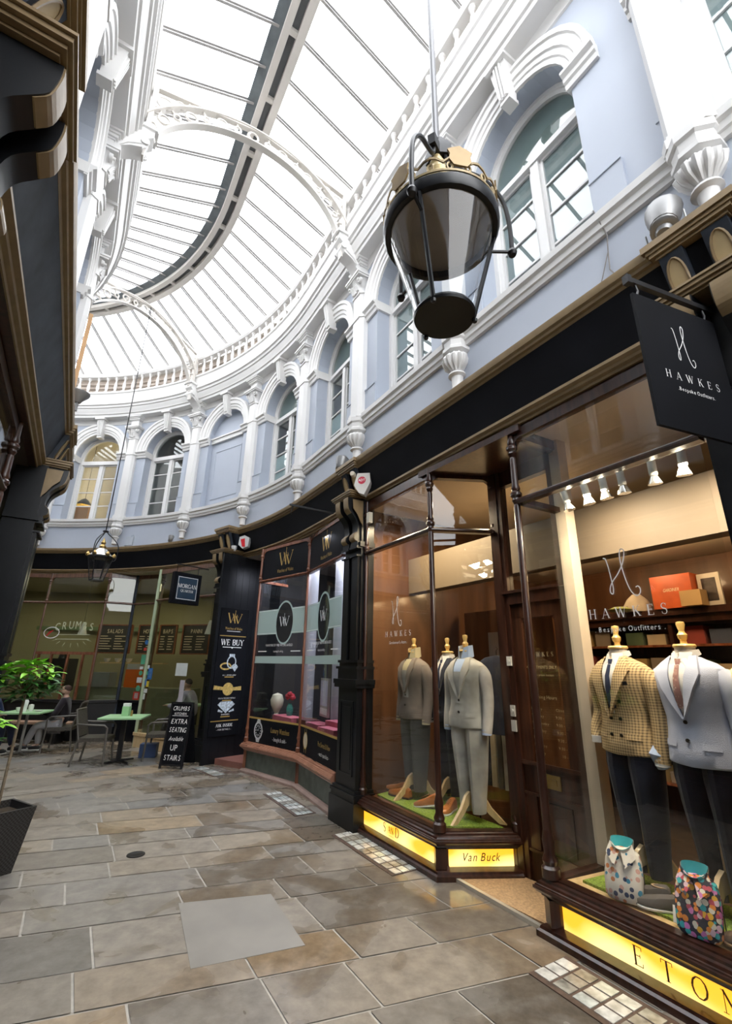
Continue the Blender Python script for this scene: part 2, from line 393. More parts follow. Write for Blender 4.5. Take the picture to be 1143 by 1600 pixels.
# raised piers either side of each upper window: a low plinth line
mb = MB()
for uc in BAYS_R:
    for sx in (-1, 1):
        x0, x1 = sx * (RO + .005), sx * .87
        for h0, h1, z0, z1 in ((.0, .025, 4.905, 5.28), (.0, .035, 5.28, 5.295)):
            v = [loc_pt(1, uc, x, h, z) for z in (z0, z1) for h in (-.004, h1) for x in (x0, x1)]
            mb.add(v, [(0, 2, 3, 1), (4, 5, 7, 6), (0, 1, 5, 4), (2, 6, 7, 3), (0, 4, 6, 2), (1, 3, 7, 5)])
single('trim_20', mb, blue, kind='structure', smooth=False)

# window surrounds (archivolt, keystone, imposts) - one mesh per window bay, children of the window
def arch_ring(mb, side, uc, prof, r0, seg=18, jamb=None):
    """prof: list of (dr, h) closed; swept round the semicircle, optionally down the jambs to z=jamb"""
    pts = []
    if jamb is not None: pts.append(('j', -1))
    pts += [('a', pi - pi * i / seg) for i in range(seg + 1)]
    if jamb is not None: pts.append(('j', 1))
    v = []; n = len(prof)
    for kd, a in pts:
        for dr, h in prof:
            r = r0 + dr
            if kd == 'j': v.append(loc_pt(side, uc, a * r, h, jamb))
            else: v.append(loc_pt(side, uc, r * cos(a), h, ZSP + r * sin(a)))
    f = []
    for j in range(len(pts) - 1):
        for i in range(n): f.append((j * n + i, j * n + (i + 1) % n, (j + 1) * n + (i + 1) % n, (j + 1) * n + i))
    f += [tuple(range(n)), tuple((len(pts) - 1) * n + i for i in range(n))]
    mb.add(v, f)
def lbox(mb, side, uc, x0, x1, h0, h1, z0, z1, mi=0, seg=1):
    for i in range(seg):
        a = x0 + (x1 - x0) * i / seg; c = x0 + (x1 - x0) * (i + 1) / seg
        v = [loc_pt(side, uc, x, h, z) for z in (z0, z1) for h in (h0, h1) for x in (a, c)]
        mb.add(v, [(0, 2, 3, 1), (4, 5, 7, 6), (0, 1, 5, 4), (2, 6, 7, 3), (0, 4, 6, 2), (1, 3, 7, 5)], mi)
AV = [(0, -.005), (.0, .03), (.05, .035), (.06, .05), (.11, .055), (.12, .075), (.20, .08), (.21, .10), (.26, .10), (.265, -.005)]
IMP = [(-.005, ZSP - .17), (.03, ZSP - .17), (.04, ZSP - .12), (.06, ZSP - .10), (.065, ZSP - .06), (.10, ZSP - .03), (.10, ZSP), (-.005, ZSP)]
def surround(side, uc, parent):
    mb = MB(); arch_ring(mb, side, uc, AV, RO)
    for sx in (-1, 1):
        xs = [RO - .03, .74, .87]
        v = []
        for x in xs:
            for h, z in IMP: v.append(loc_pt(side, uc, sx * x, h + (.0), z))
        n = len(IMP); f = []
        for j in range(len(xs) - 1):
            for i in range(n): f.append((j * n + i, j * n + (i + 1) % n, (j + 1) * n + (i + 1) % n, (j + 1) * n + i))
        f += [tuple(range(n)), tuple((len(xs) - 1) * n + i for i in range(n))]; mb.add(v, f)
        if not (side > 0 and uc in BLIND):   # impost returning into the reveal
            lbox(mb, side, uc, sx * (RO - .035), sx * RO, -.26, .03, ZSP - .15, ZSP)
    part('arch_moulding', mb, white, parent, local=False)
    mb = MB()   # keystone
    zt = 7.66; zb = ZSP + RO - .10
    v = [loc_pt(side, uc, x, h, z) for x, h, z in ((-.055, .0, zb), (.055, .0, zb), (.10, .0, zt), (-.10, .0, zt), (-.055, .13, zb), (.055, .13, zb), (.10, .20, zt), (-.10, .20, zt))]
    mb.add(v, [(0, 1, 2, 3), (4, 7, 6, 5), (0, 4, 5, 1), (1, 5, 6, 2), (2, 6, 7, 3), (3, 7, 4, 0)])
    lbox(mb, side, uc, -.13, .13, 0, .235, zt - .07, zt - .02)
    for fx in (-.035, 0, .035):
        v = [loc_pt(side, uc, x, h, z) for x, h, z in ((fx - .01, .13, zb), (fx + .01, .13, zb), (fx + .012, .19, zt - .08), (fx - .012, .19, zt - .08), (fx - .008, .145, zb), (fx + .008, .145, zb), (fx + .01, .21, zt - .08), (fx - .01, .21, zt - .08))]
        mb.add(v, [(0, 1, 2, 3), (4, 7, 6, 5), (0, 4, 5, 1), (1, 5, 6, 2), (2, 6, 7, 3), (3, 7, 4, 0)])
    lbox(mb, side, uc, -.06, .06, -.02, .12, zb - .05, zb)
    part('keystone', mb, white, parent, local=False)

def window(side, uc, idx):
    root = thing('window_%d' % idx, F(side, uc, 0, ZS), kind='structure')
    surround(side, uc, root)
    if side > 0 and uc in BLIND:
        mb = MB()
        lbox(mb, side, uc, -RO, RO, -.125, -.07, ZSP - .12, ZSP - .02); lbox(mb, side, uc, -RO, RO, -.125, -.045, ZSP - .02, ZSP + .015)
        part('rail', mb, white, root, local=False)
        mb = MB()
        for a, b2, c, d in ((-.44, .44, 5.12, 5.14), (-.44, .44, 6.30, 6.32), (-.44, -.42, 5.14, 6.30), (.42, .44, 5.14, 6.30)): lbox(mb, side, uc, a, b2, -.122, -.10, c, d)
        part('blind_panel', mb, blue, root, local=False); return
    hF = -.28
    mb = MB()   # inner arched frame
    fr = [(-.085, -.30), (-.085, -.235), (-.05, -.225), (-.045, -.21), (0, -.205), (0, -.30)]
    arch_ring(mb, side, uc, fr, RO, jamb=ZS + .002)
    lbox(mb, side, uc, -.52, .52, -.30, -.20, ZS + .002, ZS + .07)
    lbox(mb, side, uc, -.52, .52, -.29, -.20, 6.47, 6.53); lbox(mb, side, uc, -.52, .52, -.29, -.225, 6.53, 6.58)
    lbox(mb, side, uc, -.045, .045, -.29, -.215, ZS + .07, 6.47)
    part('window_frame', mb, white, root, local=False)
    for sx in (-1, 1):
        s_ = MB(); xa, xb = sx * .045, sx * .515
        lo, hi = min(xa, xb), max(xa, xb); sw = .035
        lbox(s_, side, uc, lo, lo + sw, -.285, -.245, ZS + .07, 6.47); lbox(s_, side, uc, hi - sw, hi, -.285, -.245, ZS + .07, 6.47)
        for z in (ZS + .07, 6.435): lbox(s_, side, uc, lo, hi, -.285, -.245, z, z + sw)
        for j in (1, 2, 3):
            z = ZS + .07 + j * (6.47 - ZS - .07) / 4; lbox(s_, side, uc, lo, hi, -.283, -.25, z - .012, z + .012)
        so = part('sash', s_, white, root, local=False)
        g_ = MB(); lbox(g_, side, uc, lo + sw, hi - sw, -.268, -.264, ZS + .10, 6.44); part('pane', g_, upglass, so, local=False)
        if side > 0 and uc in (6, 8):
            g_ = MB(); lbox(g_, side, uc, lo + sw, hi - sw, -.278, -.272, ZS + .10, ZS + .78); part('frosted_film', g_, frosted, so, 'pale mint frosted film', local=False)
        if side > 0 and uc in (2, 4, 0):
            g_ = MB(); lbox(g_, side, uc, lo + sw, hi - sw, -.278, -.272, ZS + .10, 6.44); part('pane_glare', g_, paneglare, so, 'pale translucent sheet giving the panes their glare', local=False)
    g_ = MB(); n = 14; r = RO - .083
    pts = [(r * cos(pi * i / n), max(6.58, ZSP + r * sin(pi * i / n))) for i in range(n + 1)] + [(-r, 6.58), (r, 6.58)]
    for h in (-.268, -.264): g_.add([loc_pt(side, uc, x, h, z) for x, z in pts], [tuple(range(len(pts)))])
    part('fanlight_pane', g_, upglass, root, local=False, fix=False)
    if side > 0 and uc in (0, 2, 4, 6, 8):
        g_ = MB(); g_.add([loc_pt(side, uc, x, -.276, z) for x, z in pts], [tuple(range(len(pts)))]); part('fanlight_tone_sheet', g_, fantone, root, local=False, fix=False)
fantone = glass('fanlight_tone', (.8, .9, .86), .04, .5, body=(.40, .46, .44), body_f=.7)  # sheet added behind dark fanlights; its grey-green stands for light on the glass
paneglare = glass('pane_glare', (.9, .95, .95), .04, .5, body=(.66, .71, .72), body_f=.55)  # translucent sheet added; its pale colour stands for whitish frosted glare
i = 1
for uc in BAYS_R: window(1, uc, i); i += 1
for uc in BAYS_L[:6]: window(-1, uc, i); i += 1

# ---------------------------------------------------------------- white upper pilasters
def pilaster_parts(root, near=False, heavy=False):
    w = .105
    mb = MB(); oc = [(-w - .03, .03), (-w - .03, -.07), (-w + .01, -.125), (w - .01, -.125), (w + .03, -.07), (w + .03, .03)]
    mb.prism(oc, 4.96, 7.04, plane='xy'); s1 = [(x * 1.22, y * 1.18 if y < 0 else y) for x, y in oc]
    mb.prism(s1, 4.86, 4.94, plane='xy'); mb.prism([(x * 1.1, y * 1.1 if y < 0 else y) for x, y in oc], 4.94, 4.97, plane='xy')
    mb.prism([(x * 1.1, y * 1.1 if y < 0 else y) for x, y in oc], 6.56, 6.60, plane='xy')
    mb.prism([(x * 1.12, y * 1.12 if y < 0 else y) for x, y in oc], 7.0, 7.04, plane='xy')
    part('shaft', mb, white, root)
    mb = MB(); mb.lathe([(.12, 7.04), (.125, 7.08), (.11, 7.12), (.12, 7.2), (.15, 7.26), (.17, 7.28)], c=(0, -.045, 0), seg=16)
    for sx in (-1, 1):
        mb.lathe([(.0, -.02), (.045, -.02), (.048, 0), (.045, .02), (.0, .02)], c=(sx * .13, -.15, 7.22), seg=12, axis='y')
        mb.lathe([(.0, -.02), (.02, -.02), (.018, .03), (.0, .03)], c=(sx * .13, -.18, 7.22), seg=8, axis='y')
        for kx in (-.06, 0, .06):
            mb.tube([(kx + sx * .01, -.15, 7.06), (kx + sx * .012, -.17, 7.13), (kx + sx * .015, -.2, 7.17)], [.02, .018, .006], 5)
    mb.box(-.19, .19, -.215, .03, 7.28, 7.31); mb.box(-.205, .205, -.23, .03, 7.31, 7.345)
    part('capital', mb, white, root)
    mb = MB(); mb.box(-.11, .11, -.13, .03, 7.345, 7.52)
    for z0, z1, e in ((7.52, 7.54, .015), (7.54, 7.58, .04), (7.58, 7.61, .06), (7.61, 7.645, .085)): mb.box(-.11 - e, .11 + e, -.13 - e, .03, z0, z1)
    part('entablature_block', mb, white, root)
    mb = MB()
    mb.lathe([(.155, 4.86), (.155, 4.80), (.135, 4.78), (.13, 4.72), (.15, 4.70), (.15, 4.665), (.11, 4.64)], c=(0, -.05, 0), seg=8, ph=pi / 8)
    mb.lathe([(.09, 4.65), (.12, 4.62), (.13, 4.58), (.12, 4.53), (.08, 4.475), (.055, 4.45), (.05, 4.44), (.085, 4.425), (.09, 4.405), (.06, 4.385), (.055, 4.30), (.06, 4.25), (.0, 4.22)], c=(0, -.06, 0), seg=16)
    for a in range(-80, 100, 26):
        a_ = radians(a - 90 + 12); mb.tube([(.105 * cos(a_), -.06 + .105 * sin(a_), 4.63), (.133 * cos(a_), -.06 + .133 * sin(a_), 4.585), (.118 * cos(a_), -.06 + .118 * sin(a_), 4.525), (.06 * cos(a_), -.06 + .06 * sin(a_), 4.455)], [.012, .024, .02, .008], 6)
    part('corbel', mb, white, root)
    if heavy:
        mb = MB()
        pr = [(.0, 7.34), (-.13, 7.34), (-.15, 7.42), (-.2, 7.52), (-.3, 7.60), (-.42, 7.66), (-.47, 7.76), (-.46, 7.84), (-.52, 7.90), (-.52, 8.0), (-.40, 8.02), (-.3, 7.9), (0, 7.9)]
        mb.prism(pr, -.10, .10, plane='yz')
        for sx in (-1, 1):
            mb.lathe([(.0, -.015), (.05, -.015), (.05, .015), (0, .015)], c=(sx * .11, -.44, 7.76), seg=14, axis='x')
            mb.lathe([(.0, -.012), (.04, -.012), (.04, .012), (0, .012)], c=(sx * .108, -.18, 7.46), seg=12, axis='x')
            mb.tube([(sx * .105, -.17, 7.5), (sx * .105, -.26, 7.62), (sx * .105, -.40, 7.71)], .014, 6)
        mb.box(-.13, .13, -.55, -.38, 8.0, 8.045)
        part('console_bracket', mb, white, root)
ORD = ['first', 'second', 'third', 'fourth', 'fifth', 'sixth', 'seventh', 'eighth', 'ninth', 'tenth', 'eleventh']
def build_pilasters():
    proto = None; protoh = None
    for side, us, tx in ((1, [-1, .70, 2.97, 5, 7, 9, 11, 13, 15], 'right'), (-1, [1.0, 3.0, 5.0, 7.0, 9.0, 11.0], 'left')):
        for n_, u in enumerate(us):
            heavy = u in (5, 11, -1) if side > 0 else u in (5.0, 11.0)
            M = F(side, u)
            if side > 0:
                lab = ('white pilaster with arch-carrying console, %s along the upper blue wall from the camera' if heavy else 'white moulded pilaster ending in a corbel, %s along the upper blue wall from the camera') % ORD[max(0, n_ - 1)]
                if u == -1: lab = 'white pilaster on the upper right wall, just behind the camera'
            else: lab = 'white pilaster high on the left wall beside the camera, %s from the front' % ORD[n_]
            src = protoh if heavy else proto
            if src is None:
                r = thing('wall_pilaster', M, lab, 'pilaster', 'white pilasters between the upper windows'); pilaster_parts(r, heavy=heavy)
                if heavy: protoh = r
                else: proto = r
            else: copy_tree(src, M, None, lab)
build_pilasters()

# ---------------------------------------------------------------- balustrades
def build_balustrades():
    prof = [(.045, 0), (.045, .03), (.03, .05), (.022, .07), (.035, .12), (.042, .17), (.036, .23), (.022, .32), (.019, .36), (.03, .38), (.03, .40), (.045, .42), (.045, .46)]
    bmesh_obj = None
    for side, u1, lab in ((1, 20.9, 'white stone balustrade running along the top of the curved right and far wall'), (-1, 20.9, 'white balustrade along the top of the left wall')):
        root = thing('balustrade', F(side, 5, .31, 8.3), lab, 'balustrade', None)
        mb = MB(); mb.sweep(side, [(.25, 8.76), (.37, 8.76), (.38, 8.79), (.39, 8.80), (.39, 8.85), (.36, 8.87), (.26, 8.87), (.23, 8.85), (.23, 8.80)], -2.9, u1)
        part('handrail', mb, white, root, local=False)
        mb = MB(); mb.sweep(side, [(.25, 8.298), (.37, 8.298), (.37, 8.31), (.25, 8.31)], -2.9, u1); part('plinth_strip', mb, white, root, local=False)
        st = .262; u = -1.0
        while u < u1 - .1:
            if u < (11.5 if side < 0 else 99):
                if bmesh_obj is None:
                    m_ = MB(); m_.lathe(prof, seg=12); m_.box(-.045, .045, -.045, .045, 0, .028)
                    bmesh_obj = link_mesh('baluster', m_, white, Matrix.Identity(4)); o = bmesh_obj
                else: o = bmesh_obj.copy(); COL.objects.link(o)
                o.parent = root; o.matrix_parent_inverse = WM[root].inverted(); o.matrix_basis = F(side, u, .31, 8.305)
            u += st * (1 if side > 0 or u < SB else 1.7)
    slat = simple('weathered_slats', (.33, .28, .235), .8, var=.25, scale=3)
    for side, u1, n_ in ((1, 21.0, 21), (-1, 12.0, 22)):
        mb = MB(); mb.sweep(side, [(-.03, 8.30), (-.0, 8.30), (-.0, 8.98), (-.03, 8.98)], -3, u1)
        for z in (8.38, 8.5, 8.62, 8.74): mb.sweep(side, [(0, z), (.025, z + .01), (.025, z + .03), (0, z + .07)], -3, u1)
        single('trim_%d' % n_, mb, slat, kind='structure')
build_balustrades()

# ---------------------------------------------------------------- glass roof
def build_roof():
    root = thing('ceiling', P(5, 1.1, 8.85), kind='structure')
    OCn = (WR + WL) / 2
    ZR, ZE = 9.66, 8.94
    def rp(side, u, d, z): return P(u, OCn + side * d, z)
    bar_m = simple('roof_bar_paint', (.30, .29, .28), .4, var=.05)
    U = urange(-3.0, 21.0, .3)
    for side, nm in ((1, 'glazing'), (-1, 'glazing')):
        mb = MB(); v = []; f = []
        Ul = [u for u in U if side > 0 or u <= 21.2]
        for u in Ul: v += [rp(side, u, .13, ZR), rp(side, u, 1.80, ZE)]
        for j in range(len(Ul) - 1): f.append((2 * j, 2 * j + 1, 2 * j + 3, 2 * j + 2))
        mb.add(v, f); part(nm, mb, roofglass, root, local=False, smooth=False, fix=False)
    u = -2.9
    while u < 20.9:
        for side in (1, -1):
            if side < 0 and u > 20.9: continue
            mb = MB(); a = rp(side, u, .14, ZR - .02); c = rp(side, u, 1.80, ZE - .02); t, n = dirs(u)
            d = (c - a).normalized(); nn = d.cross(t).normalized()
            if nn.z < 0: nn = -nn
            for w0, w1, h0, h1 in ((-.016, .016, -.03, -.018), (-.006, .006, -.018, .02), (-.024, .024, .015, .035)):
                v = [p + t * w + nn * h for p in (a, c) for w in (w0, w1) for h in (h0, h1)]
                mb.add(v, [(0, 1, 3, 2), (4, 6, 7, 5), (0, 4, 5, 1), (2, 3, 7, 6), (0, 2, 6, 4), (1, 5, 7, 3)])
            part('glazing_bar', mb, bar_m, root, local=False, smooth=False, fix=False)
        u += .52
    # ridge: two pale beams with cross pieces, grey flashing on the inner side
    def rbeam(d0, d1, z0, z1, m_, nm, u1=20.95):
        mb = MB(); Us = urange(-3, u1, .3); v = []; f = []
        for u in Us: v += [P(u, OCn + d, z) for d, z in ((d0, z0), (d1, z0), (d1, z1), (d0, z1))]
        for j in range(len(Us) - 1):
            for i in range(4): f.append((j * 4 + i, j * 4 + (i + 1) % 4, (j + 1) * 4 + (i + 1) % 4, (j + 1) * 4 + i))
        f += [(0, 1, 2, 3), tuple(len(v) - 4 + i for i in range(4))]
        mb.add(v, f); return part(nm, mb, m_, root, local=False)
    rbeam(-.15, -.06, 9.50, 9.68, cream, 'ridge_beam'); rbeam(.04, .15, 9.50, 9.68, cream, 'ridge_beam')
    rbeam(-.06, .04, 9.60, 9.72, simple('ridge_lead', (.16, .17, .18), .6), 'ridge_cap')
    rbeam(-.29, -.15, 9.585, 9.60, simple('grey_flashing', (.13, .15, .16), .6, var=.2), 'flashing', 21.0)
    mb = MB()
    for u in [x * .9 - 2.5 for x in range(26)]:
        t, n = dirs(u); o = P(u, OCn, 9.52); v = [o + t * a + n * c + ZZ * z for a in (-.035, .035) for c in (-.07, .06) for z in (0, .06)]
        mb.add(v, [(0, 1, 3, 2), (4, 6, 7, 5), (0, 4, 5, 1), (2, 3, 7, 6), (0, 2, 6, 4), (1, 5, 7, 3)])
    part('cross_piece', mb, cream, root, local=False, smooth=False)
    # eaves strips closing the roof on the walls
    for side, u1 in ((1, 21.0), (-1, 21.0)):
        mb = MB(); Us = urange(-3, u1, .3); v = []; f = []
        for u in Us: v += [rp(side, u, 1.78, ZE - .02), rp(side, u, 1.92, ZE - .02), rp(side, u, 1.92, ZE + .05), rp(side, u, 1.78, ZE + .03)]
        for j in range(len(Us) - 1):
            for i in range(4): f.append((j * 4 + i, j * 4 + (i + 1) % 4, (j + 1) * 4 + (i + 1) % 4, (j + 1) * 4 + i))
        mb.add(v, f); part('eaves_gutter', mb, cream, root, local=False)
    return root
build_roof()

# wrought arches across the arcade
def build_arch(u, lab):
    t, n = dirs(u); OCn = (WR + WL) / 2
    M = mat4(P(u, OCn, 7.6), n, -t, ZZ); root = thing('roof_arch', M, lab, 'arch', 'iron roof arches')
    a, b_ = 1.40, 1.32; th = .26; dd = .05
    def el(k, e, ang): return ((a + e) * cos(ang), (b_ + e) * sin(ang))
    NS = 40
    for nm, e, w in (('lower_rib', 0, .045), ('upper_rib', th, .045)):
        mb = MB(); rings = []
        for i in range(NS + 1):
            an = pi * i / NS
            if e and (a + e) * abs(cos(an)) > 1.52: continue
            x0, z0 = el(0, e, an); x1, z1 = el(0, e + w * .55, an)
            rings.append([(x0, -dd, z0), (x0, dd, z0), (x1, dd, z1), (x1, -dd, z1)])
        mb.loft(rings); part(nm, mb, cream, root)
    mb = MB()
    n_ = 21
    for i in range(1, n_):
        an = pi * i / n_; x, z = el(0, th * .54, an)
        if abs(x) > 1.45: continue
        r = .075 if i % 2 else .045
        mb.tube([(x + r * cos(q), 0, z + r * sin(q)) for q in [2 * pi * j / 12 for j in range(12)]], .017, 5, closed=True)
        if i % 2 == 0:
            for e0, e1 in ((.02, .09), (.19, .25)):
                xa, za = el(0, e0, an); xb, zb = el(0, e1, an); mb.tube([(xa, 0, za), (xb, 0, zb)], .018, 5)
    part('ring_lattice', mb, cream, root)
    for sx in (-1, 1):
        mb = MB(); mb.box(-.028, .028, -.04, .04, 0, 1, M=Matrix.Translation((0, 0, 0)))
        p0 = Vector((0, 0, b_ + th + .03)); p1 = Vector((sx * 1.47, 0, 1.30)); mb = MB(); d = (p1 - p0).normalized(); q = Vector((-d.z, 0, d.x))
        mb.add([p + q * s_ * .022 + Vector((0, y, 0)) for p in (p0, p1) for s_ in (-1, 1) for y in (-.035, .035)], [(0, 1, 3, 2), (4, 6, 7, 5), (0, 4, 5, 1), (2, 3, 7, 6), (0, 2, 6, 4), (1, 5, 7, 3)])
        part('tie_bar', mb, cream, root)
        mb = MB()
        for cx, cz, r in ((1.30, 1.12, .10), (1.12, 1.24, .06), (1.38, .93, .055), (.98, 1.34, .04)):
            mb.tube([(sx * (cx + r * cos(q)), 0, cz + r * sin(q)) for q in [2 * pi * j / 14 for j in range(14)]], .013, 5, closed=True)
        mb.box(sx * 1.43 - .03, sx * 1.43 + .03, -.04, .04, .45, 1.3)
        part('spandrel_scroll', mb, cream, root)
        mb = MB(); mb.lathe([(.05, .02), (.075, .04), (.08, .08), (.05, .12), (.06, .2), (.04, .24)], c=(sx * 1.39, 0, .3), seg=12); mb.box(sx * 1.39 - .1, sx * 1.39 + .1, -.09, .09, .42, .45)
        part('foot', mb, cream, root)
    return root
build_arch(5.0, 'cream iron arch with ring lattice, nearer one crossing under the glass roof')
build_arch(11.0, 'cream iron arch with ring lattice, far one from which the small lantern hangs')

endm = simple('sky_blocker_dark', (.16, .15, .15), .6)
mb = MB(); a = P(20.85, WL - .5, 0); b_ = P(20.85, WR + .1, 0)
mb.add([a, b_, b_ + ZZ * 4.1, a + ZZ * 4.1], [(0, 1, 2, 3)]); mb.add([a + ZZ * 4.1, b_ + ZZ * 4.1, b_ + ZZ * 9.4, a + ZZ * 9.4], [(0, 1, 2, 3)], 1); single('far_sky_blocker', mb, [endm, white], kind='structure', smooth=False, fix=False)  # unseen sheet added across the bend so shop glass mirrors no open sky

mb = MB(); a = P(-3.4, WL - 1.6, 0); b_ = P(-3.4, WR + 3.4, 0)
mb.add([a, b_, b_ + ZZ * 4.1, a + ZZ * 4.1], [(0, 1, 2, 3)]); single('near_sky_blocker', mb, endm, kind='structure', smooth=False, fix=False)  # unseen low sheet added behind the camera, blocking sky reflections in the panes
# ---------------------------------------------------------------- lettering
GLY = {}
def glyph(ch):
    if ch in GLY: return GLY[ch]
    cu = bpy.data.curves.new('g', 'FONT'); cu.body = ch; cu.resolution_u = 3; ob = bpy.data.objects.new('g', cu); COL.objects.link(ob)
    dg = bpy.context.evaluated_depsgraph_get(); dg.update(); me = bpy.data.meshes.new_from_object(ob.evaluated_get(dg))
    v = [(p.co.x, p.co.y) for p in me.vertices]; f = [tuple(p.vertices) for p in me.polygons]
    GLY[ch] = (v, f); bpy.data.objects.remove(ob); bpy.data.curves.remove(cu); bpy.data.meshes.remove(me); return GLY[ch]
_W = dict(zip("ijl.,:;'!|I", [.24] * 11)); _W.update({'f': .32, 't': .34, 'r': .37, ' ': .3, 'm': .9, 'w': .78, 'M': .86, 'W': .96, '-': .36, 's': .52, 'c': .54, 'k': .54})
def sans(mb, s, size, M, x=0, z=0, shear=0, track=1.0, xs=1.0, align='c', d=.002, mi=0):
    adv = [(_W.get(c, .66 if c.isupper() else .58)) * size * xs * track for c in s]; tot = sum(adv)
    cx = x - (tot / 2 if align == 'c' else tot if align == 'r' else 0)
    for c, a in zip(s, adv):
        if c != ' ':
            v, f = glyph(c)
            if v:
                w = max(p[0] for p in v) - min(p[0] for p in v); x0 = min(p[0] for p in v)
                k = size * xs * (1 if c in "ijl.,:;'!|I-1" else min(1, (a / (size * xs) * .9) / max(w, .01)))
                off = (a - w * k) / 2
                vv = [(cx + off + (px - x0) * k + shear * py * size, -d, z + py * size) for px, py in v]
                mb.add(vv, f, mi, M)
        cx += a
def stroke(mb, pts, ws, M, d, mi=0):
    for (a, b), (w0, w1) in zip(zip(pts[:-1], pts[1:]), zip(ws[:-1], ws[1:])):
        dx, dz = b[0] - a[0], b[1] - a[1]; l = math.hypot(dx, dz) or 1; nx, nz = -dz / l, dx / l
        q = [(a[0] + nx * w0 / 2, a[1] + nz * w0 / 2), (b[0] + nx * w1 / 2, b[1] + nz * w1 / 2), (b[0] - nx * w1 / 2, b[1] - nz * w1 / 2), (a[0] - nx * w0 / 2, a[1] - nz * w0 / 2)]
        mb.add([(p[0], -d, p[1]) for p in q], [(0, 1, 2, 3)], mi, M)
def arcp(cx, cy, rx, ry, a0, a1, n=10): return [(cx + rx * cos(radians(a0 + (a1 - a0) * i / n)), cy + ry * sin(radians(a0 + (a1 - a0) * i / n))) for i in range(n + 1)]
T_, t_ = .125, .045
def serif_char(c):
    L = lambda x0, y0, x1, y1, w: ([(x0, y0), (x1, y1)], [w, w]); S = lambda x, y, w=.13: ([(x - w, y), (x + w, y)], [.035, .035])
    def A(cx, cy, rx, ry, a0, a1, wm=T_):
        p = arcp(cx, cy, rx, ry, a0, a1); return (p, [t_ + (wm - t_) * abs(cos(radians(a0 + (a1 - a0) * i / 10))) for i in range(11)])
    D = {
     'A': (.8, [L(.05, 0, .4, 1, t_), L(.4, 1, .72, 0, T_), L(.17, .35, .6, .35, t_), S(.05, .017), S(.72, .017)]),
     'B': (.66, [L(.12, 0, .12, 1, T_), A(.33, .76, .24, .23, -90, 90), A(.33, .27, .28, .26, -90, 90), L(.04, .98, .33, .98, t_), L(.1, .53, .33, .53, t_), L(.04, .02, .33, .02, t_)]),
     'C': (.74, [A(.4, .5, .34, .49, 50, 310), L(.63, .7, .63, .95, t_), L(.63, .06, .63, .2, t_)]),
     'D': (.8, [L(.12, 0, .12, 1, T_), A(.33, .5, .38, .48, -90, 90), L(.02, .98, .33, .98, t_), L(.02, .02, .33, .02, t_)]),
     'E': (.64, [L(.14, 0, .14, 1, T_), L(.03, .98, .56, .98, t_), L(.14, .52, .44, .52, t_), L(.03, .02, .58, .02, t_), L(.56, .98, .56, .8, t_), L(.58, .02, .58, .2, t_), L(.44, .43, .44, .61, t_)]),
     'G': (.8, [A(.42, .5, .36, .49, 50, 320), L(.68, 0.05, .68, .42, T_), S(.68, .42, .12), L(.65, .7, .65, .95, t_)]),
     'H': (.82, [L(.14, 0, .14, 1, T_), L(.68, 0, .68, 1, T_), L(.14, .52, .68, .52, t_), S(.14, .02), S(.68, .02), S(.14, .98), S(.68, .98)]),
     'I': (.34, [L(.17, 0, .17, 1, T_), S(.17, .02), S(.17, .98)]),
     'K': (.76, [L(.14, 0, .14, 1, T_), L(.16, .42, .62, .98, t_), L(.32, .6, .68, .02, T_), S(.14, .02), S(.14, .98), S(.62, .98), S(.68, .02)]),
     'L': (.62, [L(.14, 0, .14, 1, T_), S(.14, .98), L(.03, .02, .56, .02, t_), L(.56, .02, .56, .2, t_)]),
     'M': (.96, [L(.12, 0, .14, 1, t_), L(.14, 1, .47, .05, T_), L(.47, .05, .8, 1, t_), L(.8, 1, .82, 0, T_), S(.12, .02), S(.82, .02), S(.1, .98, .07), S(.84, .98, .07)]),
     'N': (.84, [L(.14, 0, .14, 1, t_), L(.12, 1, .7, .02, T_), L(.7, 0, .7, 1, t_), S(.14, .02), S(.1, .98, .09), S(.7, .98)]),
     'O': (.86, [A(.43, .5, .38, .49, 0, 360)]),
     'Q': (.86, [A(.43, .5, .38, .49, 0, 360), L(.45, .1, .8, -.15, T_)]),
     'R': (.74, [L(.14, 0, .14, 1, T_), A(.35, .75, .24, .24, -90, 90), L(.03, .98, .35, .98, t_), L(.14, .5, .35, .5, t_), L(.38, .5, .66, .02, T_), S(.14, .02), S(.68, .02, .07)]),
     'S': (.56, [(arcp(.28, .745, .2, .235, 30, 270), [t_ + (T_ - t_) * (i / 10) ** 1 for i in range(11)]), (arcp(.28, .255, .22, .245, 90, -150), [T_ - (T_ - t_) * i / 10 for i in range(11)]), L(.46, .74, .46, .96, t_), L(.08, .06, .08, .26, t_)]),
     'T': (.7, [L(.35, 0, .35, 1, T_), L(.04, .98, .66, .98, t_), L(.04, .98, .04, .8, t_), L(.66, .98, .66, .8, t_), S(.35, .02)]),
     'U': (.8, [L(.14, .3, .14, 1, T_), A(.4, .3, .26, .29, 180, 360, T_ * .9), L(.66, .3, .66, 1, t_), S(.14, .98), S(.66, .98)]),
     'V': (.8, [L(.08, 1, .4, 0, T_), L(.4, 0, .72, 1, t_), S(.08, .98), S(.72, .98)]),
     'W': (1.1, [L(.06, 1, .32, 0, T_), L(.32, 0, .56, .95, t_), L(.52, .98, .78, 0, T_), L(.78, 0, 1.02, 1, t_), S(.06, .98), S(.52, .98, .1), S(1.02, .98)]),
     'Y': (.76, [L(.06, 1, .38, .48, T_), L(.38, .48, .68, 1, t_), L(.38, .5, .38, 0, T_), S(.06, .98), S(.68, .98), S(.38, .02)]),
    }
    return D.get(c, (.4, []))
